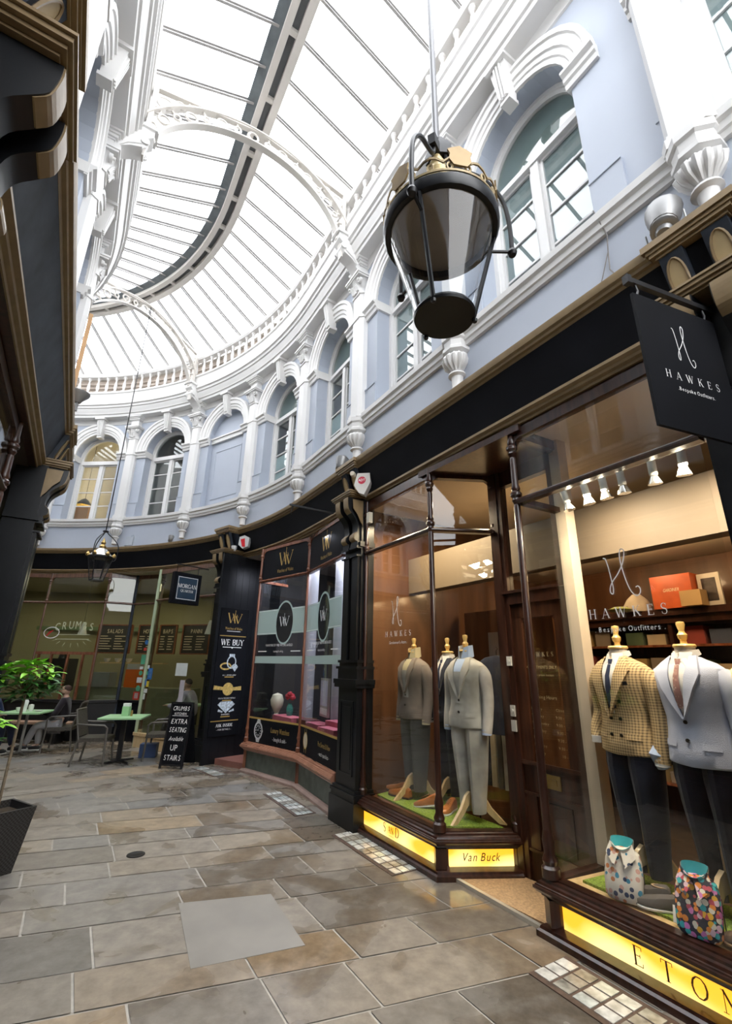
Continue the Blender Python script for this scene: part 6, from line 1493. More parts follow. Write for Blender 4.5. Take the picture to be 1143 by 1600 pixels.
def mannequin(M, label, jk, tr, shirt, tie=None, db=False, waist=None, collar_up=False, hank=None, sleeve_l=None, sleeve_r=None, foot=True, len_=1.0):
    root = thing('mannequin', M, label, 'mannequin', 'suited tailor mannequins')
    HEM = 1.08
    R = [(HEM - .01, .205, .135), (HEM, .212, .14), (1.16, .21, .135), (1.26, .188, .118), (1.33, .182, .116), (1.42, .198, .13), (1.50, .212, .138), (1.57, .218, .13), (1.615, .205, .11), (1.645, .165, .09), (1.668, .105, .075), (1.685, .072, .066)]
    def prof(z):
        for a, b_ in zip(R[:-1], R[1:]):
            if a[0] <= z <= b_[0]: t = (z - a[0]) / max(1e-6, b_[0] - a[0]); return a[1] + (b_[1] - a[1]) * t, a[2] + (b_[2] - a[2]) * t
        return (R[-1][1], R[-1][2]) if z > R[-1][0] else (R[0][1], R[0][2])
    def sf(x, z, e=.0):
        w, d = prof(z); k = max(0, 1 - (abs(x) / w) ** 2.3); return (x, -d * k ** (1 / 2.3) - e, z)
    rings = []
    for z, w, d in R:
        ring = []
        for i in range(28):
            a = 2 * pi * i / 28; c, s_ = cos(a), sin(a); p = 2 / 2.3
            x = w * (abs(c) ** p) * (1 if c >= 0 else -1); y = d * (abs(s_) ** p) * (1 if s_ >= 0 else -1); ring.append((x, y, z + (.012 * abs(c) if z < 1.1 and y < 0 else 0)))
        rings.append(ring)
    m = MB(); m.loft(rings); jacket = part('jacket', m, jk, root)
    for sx, bent in ((-1, sleeve_l), (1, sleeve_r)):
        m = MB()
        if bent: ps = [(.180, .0, 1.590), (.212, .0, 1.52), (.236, .02, 1.40), (.248, .03, 1.31), (.235, -.03, 1.21), (.205, -.08, 1.13)]; rr = [.05, .064, .058, .054, .052, .046]
        else: ps = [(.180, .0, 1.590), (.212, .0, 1.52), (.228, .005, 1.38), (.234, .0, 1.28), (.236, -.02, 1.15), (.232, -.035, 1.05)]; rr = [.05, .064, .057, .053, .049, .045]
        sp = spline([p + (r,) for p, r in zip(ps, rr)], 3); m.tube([(sx * p[0], p[1], p[2]) for p in sp], [p[3] for p in sp], 14)
        part('sleeve', m, jk, jacket)
        e = sp[-1]; m = MB(); q = Vector((sx * e[0], e[1], e[2])); m.lathe([(.040, -.015), (.044, -.012), (.043, .03), (.03, .03)], c=tuple(q), seg=12)
        if bent == 'cuff': m = MB(); m.tube([tuple(q + Vector((0, 0, .03))), tuple(q + Vector((sx * .02, -.02, -.03))), tuple(q + Vector((sx * .015, -.01, -.11)))], [.042, .062, .03], 12)
        part('shirt_cuff', m, c_sky if bent == 'cuff' else shirt, jacket)
    # neck and shirt
    m = MB(); m.lathe([(.066, 1.66), (.060, 1.72), (.058, 1.742)], seg=18, sy=.95); part('neck_form', m, c_form, root)
    btn = 1.30 if db else 1.33
    m = MB(); NV = 8
    v = []
    for i in range(NV + 1):
        t = i / NV; z = 1.675 + (btn + .02 - 1.675) * t; w = .062 * (1 - t) ** .8 + .002
        for k in range(5): v.append(sf(w * (k - 2) / 2, z, .004))
    m.add(v, [(i * 5 + k, i * 5 + k + 1, (i + 1) * 5 + k + 1, (i + 1) * 5 + k) for i in range(NV) for k in range(4)]); part('shirt_front', m, shirt, root, fix=False)
    m = MB(); zc = 1.79 if collar_up else 1.715
    for sx in (-1, 1):
        a = [(sx * .004, -.078, 1.655), (sx * .066, -.035, 1.672), (sx * .078, .03, 1.70), (sx * .04, .07, 1.705), (0, .074, 1.706)]
        b_ = [(sx * (.03 if collar_up else .008), -.062, zc - .01), (sx * .062, -.03, zc + .005), (sx * .07, .025, zc + .015), (sx * .04, .06, zc + .015), (0, .066, zc + .015)]
        m.add(a + b_ + [(p[0] * .93, p[1] * .93, p[2]) for p in b_] + [(p[0] * .93, p[1] * .93, p[2]) for p in a], [(i + j * 5, i + 1 + j * 5, i + 6 + j * 5, i + 5 + j * 5) for i in range(4) for j in range(3)])
        if not collar_up: m.add([(sx * .006, -.082, 1.668), (sx * .012, -.080, 1.712), (sx * .068, -.035, 1.71), (sx * .05, -.105, 1.625)], [(0, 1, 2, 3)])
    part('shirt_collar', m, shirt, root, fix=False)
    if tie:
        m = MB(); m.add([(-.02, -.088, 1.672), (.02, -.088, 1.672), (.014, -.10, 1.635), (-.014, -.10, 1.635)], [(0, 1, 2, 3)])
        zs = [1.635, 1.56, 1.49, 1.43, btn + .055]; v = []
        for j, z in enumerate(zs):
            w = .014 + .016 * j / 4
            v += [sf(-w, z, .009), sf(0, z, .014), sf(w, z, .009)]
        m.add(v, [(3 * j + k, 3 * j + k + 1, 3 * j + k + 4, 3 * j + k + 3) for j in range(4) for k in range(2)]); part('tie', m, tie, root, fix=False)
    if waist:
        m = MB(); v = []
        for j in range(6):
            z = 1.56 - j * .055; w = .015 + .035 * (1 - j / 5)
            v += [sf(-.05, z, .007), sf(-.012 + j * .002, z, .009), sf(.012, z, .009), sf(.05, z, .007)]
        m.add(v, [(4 * j + k, 4 * j + k + 1, 4 * j + k + 5, 4 * j + k + 4) for j in range(5) for k in (0, 1, 2)]); part('waistcoat', m, waist, root, fix=False)
    for sx in (-1, 1):
        m = MB(); v = []; bx = .035 * sx * (1 if db else 0)
        inner = [(.060, 1.688), (.058, 1.64), (.050, 1.57), (.036, 1.49), (.018, 1.40), (.002, btn)]
        outer = [(.082, 1.694), (.118, 1.645), (.135, 1.585), (.098, 1.50), (.052, 1.41), (.004, btn - .005)]
        if db: outer = [(.082, 1.694), (.12, 1.65), (.155, 1.60), (.115, 1.50), (.06, 1.40), (.004, btn - .005)]
        n = 6
        for (xi, zi), (xo, zo) in zip(inner, outer):
            sh = -.03 * max(0, (1.6 - zi) / .3) if db else 0
            for k in range(4):
                t = k / 3; x = sx * (xi + (xo - xi) * t) + sh; z = zi + (zo - zi) * t; p = sf(x, z, .012 + .012 * t); v.append(p if z < 1.672 else (p[0] * 1.0, p[1] - .012, p[2]))
        f = [(4 * j + k, 4 * j + k + 1, 4 * j + k + 5, 4 * j + k + 4) for j in range(n - 1) for k in range(3)]
        m.add(v, f); m.add([v[4 * j + 3] for j in range(n)] + [(v[4 * j + 3][0] * .985, v[4 * j + 3][1] + .022, v[4 * j + 3][2] - .003) for j in range(n)], [(j, j + 1, n + j + 1, n + j) for j in range(n - 1)]); part('lapel', m, jk, jacket, fix=False)
    m = MB()
    bl = [(-.03, btn - .01), (.045, btn - .01), (-.03, btn - .11), (.045, btn - .11), (.06, btn + .10), (-.06, btn + .10)] if db else [(0, btn - .02), (0.0, btn - .12)]
    for x, z in bl: p = sf(x, z, .0); m.lathe([(0, -.006), (.011, -.005), (.012, .002), (0, .004)], c=(p[0], p[1] - .006, p[2]), seg=10, axis='y')
    part('button', m, blacklet, jacket)
    m = MB()   # pocket flaps and chest welt
    for sx in (-1, 1):
        for k0, k1, z0, z1 in ((.075, .165, 1.205, 1.17),): 
            v = [sf(sx * (k0 + (k1 - k0) * i / 3), z, .006) for z in (z0, z1) for i in range(4)]; m.add(v, [(i, i + 1, i + 5, i + 4) for i in range(3)])
    v = [sf(.085 + .06 * i / 3, z + .006 * i / 3, .006) for z in (1.50, 1.478) for i in range(4)]; m.add(v, [(i, i + 1, i + 5, i + 4) for i in range(3)])
    part('pocket_flap', m, jk, jacket, fix=False)
    if hank:
        m = MB(); m.add([sf(.09, 1.50, .008), sf(.14, 1.506, .008), sf(.135, 1.53, .014), sf(.115, 1.525, .02), sf(.10, 1.54, .014)], [(0, 1, 2, 3, 4)]); part('pocket_square', m, hank, root, fix=False)
    # trousers
    for sx in (-1, 1):
        m = MB(); rg = []
        for z, cx, rx, ry in ((1.12, .085, .10, .105), (1.0, .088, .10, .11), (.85, .085, .088, .10), (.68, .078, .074, .088), (.52, .070, .062, .076), (.42, .068, .056, .07), (.40, .068, .054, .068)):
            rg.append([(sx * cx + rx * cos(a) * (1 + .06 * sin(3 * a + z * 9)), ry * sin(a) * (1.12 if abs(sin(a)) > .95 else 1), z) for a in [2 * pi * i / 18 for i in range(18)]])
        m.loft(rg); part('trouser_leg', m, tr, root)
    m = MB(); m.lathe([(.064, 1.742), (.066, 1.752), (.06, 1.762), (.02, 1.765), (.018, 1.785), (.027, 1.80), (.030, 1.82), (.018, 1.835), (.016, 1.845), (.026, 1.885), (.022, 1.90), (0, 1.905)], seg=18); part('neck_knob', m, yellowwood, root)
    if foot:
        m = MB(); m.lathe([(.022, .40), (.022, 1.1)], seg=12); part('stand_post', m, lightwood, root)
        for k in range(3):
            a = radians(120 * k + 30); m = MB(); pr = [(.0, .52), (.05, .56), (.10, .53), (.16, .44), (.25, .36), (.28, .332), (.22, .332), (.14, .39), (.08, .45), (.0, .46)]
            Mx = mat4(Vector((0, 0, 0)), Vector((cos(a), sin(a), 0)), Vector((-sin(a), cos(a), 0)), Vector((0, 0, 1))); m.prism(pr, -.014, .014, M=Mx); part('stand_foot', m, lightwood, root)
    return root
mannequin(F(1, 2.0, -.42, 0, -.18), 'mannequin in tan checked double-breasted jacket, navy tie and dark trousers, right-hand window', c_tan, c_jean, c_white, c_tie1, True, hank=simple('dark_pocket_square', (.02, .02, .03), .8), sleeve_l=True)
mannequin(F(1, 1.56, -.42, 0, -.15), 'mannequin in pale blue jacket with patterned tie, beside the tan checked one', c_blue, c_jean, c_white, c_tie2, sleeve_l='cuff')
mannequin(F(1, 1.13, -.42, 0, -.15), 'mannequin in cream corduroy jacket, cut off by the right edge of the window', c_cream, c_navy, c_white, None, sleeve_l=True)
mannequin(F(1, 3.50, -.36, 0, .08), 'mannequin in light grey three-piece suit with upturned blue collar, left bay window', c_lgrey, c_lgrey, c_sky, None, waist=c_lgrey, collar_up=True)
mannequin(F(1, 4.33, -.36, 0, .0), 'mannequin in grey-brown jacket and dark grey trousers, leftmost in the left bay', c_brown, c_dgrey, c_cream, None, collar_up=True, waist=c_lgrey)
mannequin(F(1, 4.02, -.58, 0, 0), 'mannequin in navy suit behind the other two in the left bay', c_navy, c_navy, c_white, c_tie1)

# ---------------------------------------------------------------- shoes, folded shirts, cards
def shoe(M, label, up, sole, low=False, grp='shoes in the tailor windows', nm='shoe'):
    root = thing(nm, M, label, 'shoe', grp)
    S = [(-.135, .030, .062, .0), (-.12, .036, .078, 0), (-.08, .038, .075 if low else .085, 0), (-.03, .036, .058 if low else .072, 0), (.02, .040, .052, 0), (.07, .046, .042, 0), (.11, .040, .034, 0), (.14, .022, .024, 0), (.148, .006, .018, 0)]
    def rings(z0, k, top):
        out = []
        for x, w, h, _ in S:
            hh = h * .0 + top(h); out.append([(x * (1.02 if k > 1 else 1), w * k * c, z) for c, z in ((-1, z0), (-1, z0 + hh * .45), (-.75, z0 + hh * .85), (-.3, z0 + hh), (.3, z0 + hh), (.75, z0 + hh * .85), (1, z0 + hh * .45), (1, z0))])
        return out
    m = MB(); m.loft(rings(.016, 1, lambda h: h)); part('upper', m, up, root)
    m = MB(); m.loft(rings(0, 1.08, lambda h: .018)); part('sole', m, sole, root)
    m = MB()
    if not low:
        for i in range(4): x = .045 - i * .022; z = .075 + i * .006; m.tube([(x, -.018, z), (x, 0, z + .006), (x, .018, z)], .0028, 5)
        part('laces', m, sole if False else simple(label[:6] + 'lace', (.25, .12, .05), .7), root)
    m = MB(); m.lathe([(.026, .07), (.03, .085), (.022, .086), (.02, .075)], c=(-.085, 0, 0), seg=14, sx=1.5); part('opening', m, simple('shoe_lining' + label[:4], (.42, .30, .18), .7), root)
    return root
tanl = simple('tan_leather', (.42, .15, .04), .35, var=.2, scale=12); greyc = simple('grey_canvas_shoe', (.10, .09, .085), .75, var=.15); wsole = simple('white_rubber', (.70, .69, .66), .5); dsole = simple('dark_sole', (.05, .03, .02), .5)
def sm(side, u, off, z, rot, tilt=0): return F(side, u, 2.90 - off, z, rot) @ Matrix.Rotation(tilt, 4, 'Y')
shoe(sm(1, 4.60, 3.22, .333, 3.5, 0), 'tan leather shoe standing leftmost on the turf, behind its pair', tanl, dsole)
shoe(sm(1, 4.42, 3.12, .333, 3.4), 'tan leather shoe, toe to the left, in front of its pair by the brown jacket', tanl, dsole)
shoe(sm(1, 3.98, 3.14, .345, 3.7, .18), 'tan trainer with white sole, tilted, left of the window corner column', tanl, wsole)
shoe(sm(1, 3.78, 3.22, .333, 5.2), 'tan brogue with white sole just right of the corner column', tanl, wsole)
shoe(sm(1, 1.93, 3.10, .333, 3.6), 'grey slip-on with white sole, left one of the pair beside the folded shirts', greyc, wsole, True)
shoe(sm(1, 1.80, 3.08, .333, 3.75), 'grey slip-on with white sole, right one of the pair beside the folded shirts', greyc, wsole, True)
shoe(sm(1, 1.36, 3.06, .333, 3.6), 'brown deck shoe at the right edge of the turf, cut off by the frame', simple('brown_suede', (.14, .09, .06), .8), simple('tan_sole', (.45, .28, .12), .5), True)
turq = cloth('turquoise_collar_lining', (.05, .50, .58), .1)
f1 = floral('white_floral_print', (.70, .66, .60), [(.65, .6, .55), (.05, .25, .4), (.55, .2, .08), (.7, .66, .6), (.03, .05, .12), (.6, .35, .3)], 34, .42)
f2 = floral('bright_petal_print', (.03, .03, .05), [(.75, .25, .05), (.6, .2, .5), (.05, .4, .45), (.8, .45, .05), (.7, .5, .6), (.75, .7, .6), (.5, .08, .12)], 40, .58)
def folded_shirt(M, label, mt):
    r = thing('folded_shirt', M, label, 'shirt', 'folded shirts standing in the right-hand window')
    m = MB(); rg = []
    for z, w, d, y in ((0, .085, .03, -.05), (.02, .10, .04, -.045), (.10, .105, .045, -.02), (.18, .10, .045, .01), (.22, .085, .045, .03), (.235, .06, .04, .035)):
        rg.append([(w * (abs(cos(a)) ** .6) * (1 if cos(a) >= 0 else -1), y + d * (abs(sin(a)) ** .7) * (1 if sin(a) >= 0 else -1), z) for a in [2 * pi * i / 20 for i in range(20)]])
    m.loft(rg); part('body', m, mt, r)
    m = MB(); n = 22; v = []
    for i in range(n):
        a = 2 * pi * i / n - pi / 2; dx, dy = cos(a), sin(a); fr = max(0, -dy)
        v += [(.052 * dx, .03 + .045 * dy - .0, .215 - .02 * fr), (.062 * dx, .03 + .055 * dy - .006 * fr, .29 - .045 * fr)]
    f = [(2 * i, 2 * i + 1, (2 * i + 3) % (2 * n), (2 * i + 2) % (2 * n)) for i in range(n)]
    m.add(v, f); part('collar_lining', m, turq, r, 'turquoise inside of the collar', fix=False)
    m = MB(); m.add([(p[0] * 1.06, .03 + (p[1] - .03) * 1.06, p[2] - .002) for p in v], f)
    for sx in (-1, 1): m.add([(sx * .004, -.03, .235), (sx * .062, .01, .275), (sx * .085, -.02, .215), (sx * .03, -.075, .165)], [(0, 1, 2, 3)])
    part('collar', m, mt, r, fix=False)
    m = MB(); m.lathe([(0, .205), (.055, .21), (0, .215)], c=(0, .03, 0), seg=14); part('collar_card', m, simple('cream_card' + label[:3], (.7, .66, .58), .6), r)
    m = MB(); [m.tube([(x, .04, 0), (x, .05, .16)], .003, 5) for x in (.09,)]; part('wire_stand', m, iron, r); return r
folded_shirt(F(1, 2.0, -.14, .332, .25), 'white floral folded shirt with turquoise collar, left of the grey slip-ons', f1)
folded_shirt(F(1, 1.58, -.10, .332, .15), 'multicoloured petal-print folded shirt with turquoise collar, right of the slip-ons', f2)
def card(u, off, z, rot, label, mt):
    M = F(1, u, 2.90 - off, z, rot) @ Matrix.Rotation(-.35, 4, 'X'); m = MB(); m.box(-.036, .036, -.002, .002, 0, .075); m.box(-.008, .008, -.004, .0, .04, .05, 0); m.v = [M @ p for p in m.v]; single('price_card', m, mt, label, 'card', 'price cards on the turf', smooth=False, M=M)
card(2.02, 3.04, .333, .2, 'cream price card leaning on the white floral shirt', simple('cream_card', (.62, .58, .34), .6)); card(1.68, 2.985, .333, .15, 'white price card in front of the petal-print shirt', whitelet); card(1.95, 3.0, .42, .2, 'white card pinned low on the white floral shirt', whitelet) if False else None

# ---------------------------------------------------------------- window spot lamps (right)
spw = simple('lamp_white', (.62, .61, .55), .4)
m = MB(); m.box(0, 1.1, -.02, .02, 0, .03, M=mat4(P(2.2, 3.12, 2.955), -dirs(2)[0], dirs(2)[1], ZZ)); single('lamp_track', m, spw, 'white lamp track along the top of the right tailor window', 'lamp track', smooth=False)
SPN = ['rightmost', 'second from the right', 'third from the right', 'fourth from the right', 'fifth from the right', 'leftmost']
for i, u in enumerate((1.27, 1.45, 1.66, 1.79, 1.93, 2.10)):
    r = thing('spot_lamp', F(1, u, -.22, 2.78, 0) @ Matrix.Rotation(.12, 4, 'X') @ Matrix.Rotation((.1 - .05 * i), 4, 'Y'), 'white spot lamp with silver reflector on the window track, %s of six' % SPN[i], 'lamp', 'spot lamps in the right tailor window')
    m = MB(); m.lathe([(.024, .06), (.026, .07), (.026, .165), (.022, .175)], seg=14); part('lamp_body', m, spw, r)
    m = MB(); m.lathe([(.045, 0), (.040, .015), (.024, .05), (.02, .06)], seg=18); part('reflector', m, simple('silver_reflector%d' % i, (.65, .66, .66), .15, metal=.9), r)
    m = MB(); m.lathe([(0, .004), (.036, .004), (.036, .010), (0, .010)], seg=14); part('lamp_face', m, emit('spot_face%d' % i, (1, .9, .7), 1.0), r)

# ---------------------------------------------------------------- tailor's interior
m = MB(); m.prism([(p.x, p.y) for p in (P(4.9, 3.62), P(.64, 3.62), P(.64, 3.78), P(4.9, 3.78))], 2.50, 2.95, plane='xy')
single('trim_30', m, simple('bulkhead_paint', (.17, .13, .09), .6, var=.02), kind='structure', smooth=False)
m = MB(); m.prism([(p.x, p.y) for p in (P(4.9, 3.78), P(.64, 3.78), P(.64, 6.18), P(4.9, 6.18))], 2.90, 2.95, plane='xy')
single('ceiling_lowered', m, tailor_ceil, kind='structure', smooth=False)
for i, (u, off) in enumerate(((3.3, 5.3), (2.75, 5.2), (2.3, 5.3), (1.8, 5.3), (2.6, 4.4), (1.9, 4.4), (3.7, 4.4), (1.3, 4.9))):
    r = thing('downlight', P(u, off, 2.885), 'round warm downlight in the tailor shop ceiling, %s' % ['far left over the cabinet', 'over the red box', 'right of the red box', 'over the framed photo', 'near the window beam', 'over the tan jacket', 'seen through the left bay', 'at the right edge'][i], 'lamp', 'tailor shop downlights')
    m = MB(); m.lathe([(0, 0), (.045, 0), (.045, .008), (0, .008)], seg=16); part('lamp_disc', m, emit('downlight_glow%d' % i, (1, .72, .3), 7), r)
    m = MB(); m.lathe([(.046, -.002), (.06, -.002), (.06, .01), (.046, .01)], seg=16); part('rim', m, brass, r)
for u, off in ((2.9, 5.0), (2.2, 4.9), (1.5, 4.9), (3.7, 4.8)): point_light('downlight_beam', tuple(P(u, off, 2.75)), 9, (1, .68, .36), .06)
cab = thing('shelf_cabinet', F(1, 2.75, -2.75, 0), 'dark mahogany cabinet with open shelves at the back of the tailor shop', 'cabinet')
m = MB(); m.box(-1.3, 1.3, -.06, .40, 2.10, 2.2); m.box(-1.34, 1.34, -.10, .42, 2.18, 2.25); part('cornice', m, mahog, cab)
m = MB()
for x in (-1.28, -.64, 0, .64, 1.28): m.box(x - .02, x + .02, -.04, .40, 0, 2.12)
part('upright', m, mahog, cab)
for z in (.45, .85, 1.25, 1.55, 1.85): m = MB(); m.box(-1.28, 1.28, -.02, .40, z, z + .025); part('shelf', m, redwood, cab)
m = MB(); m.box(-1.28, 1.28, .36, .40, 0, 2.1); part('back_panel', m, mahog, cab)
rr = random.Random(4); fc = [cloth('folded_cloth%d' % i, c, .1) for i, c in enumerate(((.3, .06, .05), (.08, .10, .16), (.42, .30, .12), (.28, .24, .2), (.10, .16, .10), (.5, .42, .3)))]
k = 0
for z, nz in ((.475, 'lowest'), (.875, 'second'), (1.275, 'third'), (1.575, 'fourth'), (1.875, 'top')):
    for x in (-1.1, -.85, -.45, -.2, .2, .45, .85, 1.1):
        h = rr.uniform(.08, .2); M = F(1, 2.75, -2.75, z) @ Matrix.Translation((x, .15, .001)); m = MB(); m.box(-.1, .1, -.12, .12, 0, h); m.v = [M @ p for p in m.v]
        single('folded_garments', m, fc[k % 6], 'pile of folded garments on the %s cabinet shelf, %s' % (nz, ['far right', 'right', 'right of centre', 'just right of the middle', 'just left of the middle', 'left of centre', 'left', 'far left'][::-1][[-1.1, -.85, -.45, -.2, .2, .45, .85, 1.1].index(x)]), 'clothes', 'folded garments in the cabinet', smooth=False, M=M); k += 1
o = wbox('red_box', 2.62, 5.62, 2.251, .42, .2, .36, simple('orange_red_box', (.50, .09, .02), .4, var=.2), 'orange-red display box with pale script on top of the cabinet', 'box')
l = MB(); sans(l, 'GARDINER', .05, None, 0, .18, d=.102, xs=.7, shear=.2); part('lettering', l, chalkpr, o, fix=False)
o = wbox('framed_photograph', 2.28, 5.62, 2.251, .22, .02, .34, simple('white_mount', (.62, .58, .52), .6), 'framed dark portrait photograph leaning on top of the cabinet', 'picture', rot=-.1)
m = MB(); m.box(-.07, .07, -.014, -.009, .05, .29); part('photograph', m, simple('dark_photo', (.05, .04, .04), .5, var=.6, scale=12), o)
wbox('cardboard_box', 2.40, 5.50, 2.251, .2, .15, .16, simple('cardboard', (.42, .28, .13), .8), 'plain cardboard box between the red box and the photograph', 'box')
hp = thing('cloth_bundle', P(3.05, 5.6, 2.251), 'heap of pale cloth and caps on the left part of the cabinet top', 'cloth'); m = MB(); m.lathe([(.16, 0), (.17, .06), (.12, .14), (.05, .20), (0, .21)], seg=12, sy=.6); part('cloth', m, cloth('pale_bundle', (.5, .45, .38), .2), hp); m = MB(); m.lathe([(.10, 0), (.13, .02), (.07, .05), (0, .055)], c=(-.22, 0, 0), seg=12); part('cap', m, cloth('green_cap', (.35, .42, .12), .2), hp)
# garments hanging in the left bay, tweed jacket on a form deeper in
def hung(u, off, zt, h, w, mt, label, rot=0):
    M = F(1, u, 2.90 - off, 0, rot); r = thing('hanging_garment', M, label, 'clothes', 'garments on the rail'); m = MB(); rg = []
    for z, ww, d in ((zt - h, w, .045), (zt - h * .5, w * .95, .05), (zt - .08, w, .04), (zt - .02, w * .6, .03), (zt, .02, .02)): rg.append([(ww * cos(a) * (1 + .08 * sin(5 * a)), d * sin(a), z) for a in [2 * pi * i / 16 for i in range(16)]])
    m.loft(rg); part('garment', m, mt, r); m = MB(); m.tube([(0, 0, zt), (0, 0, zt + .05), (.02, 0, zt + .07), (0, 0, zt + .09)], .004, 5); part('hook', m, iron, r)
for i in range(7): hung(4.12 - i * .085, 4.05, 1.12, .68, .13, [c_cream, c_lgrey, c_navy, cloth('stone_cloth', (.42, .36, .26), .1), c_dgrey, c_lgrey, c_cream][i], 'trousers hanging behind the grey suit, %s on the rail' % ORD[i], 1.2)
rl = MB(); rl.tube([tuple(P(4.25, 4.05, 1.21)), tuple(P(3.45, 4.05, 1.21))], .012, 8)
rl.tube([tuple(P(4.25, 4.05, 1.21)), tuple(P(4.25, 4.05, .0))], .012, 8); rl.tube([tuple(P(3.45, 4.05, 1.21)), tuple(P(3.45, 4.05, .0))], .012, 8)
single('garment_rail', rl, iron, 'low dark garment rail behind the grey suit', 'rail')
hung(3.60, 3.78, 1.72, .75, .23, c_navy, 'dark navy jacket hanging just behind the recessed door post', .3)
# wood panelling with a small lit picture at the back of the left bay
wbox('back_screen', 4.1, 4.5, 0, 1.4, .04, 2.3, warmwood, 'orange-brown timber screen behind the left bay mannequins', 'screen')
o = wbox('paper_notice', 4.2, 4.44, 1.72, .28, .01, .30, simple('grey_notice', (.35, .34, .34), .6), 'grey paper notice on the timber screen under the script letter', 'notice')
# upper room with the orange lamp
pl = thing('pendant_lamp', P(14.75, 3.9, 5.62), 'black pendant lamp with glowing orange inside, behind the leftmost far upper window', 'lamp')
m = MB(); m.lathe([(.20, 0), (.19, .03), (.09, .16), (.03, .2)], seg=20); part('lamp_shade', m, black, pl)
m = MB(); m.lathe([(0, .0), (.188, .0), (.188, .006), (0, .006)], seg=20); part('lamp_glow', m, emit('orange_lamp', (1, .5, .02), 1.3), pl)
m = MB(); m.tube([(0, 0, .16), (0, 0, 2.1)], .006, 5); part('cord', m, iron, pl)
wbox('orange_cupboard', 14.55, 3.5, 4.56, .5, .2, .88, simple('orange_panel', (.50, .22, .06), .5), 'orange cupboard below the pendant lamp in the far upper room', 'cupboard')
# scaffold-like orange pole boards on the left upper wall
m = MB(); M = F(-1, 7.0, .14, 0); m.box(-.07, .07, -.05, .0, 5.0, 6.35, M=M); single('timber_batten', m, simple('bare_pine', (.58, .34, .16), .6, var=.1), 'bare orange timber batten fixed on a white pilaster of the left wall', 'batten', smooth=False)

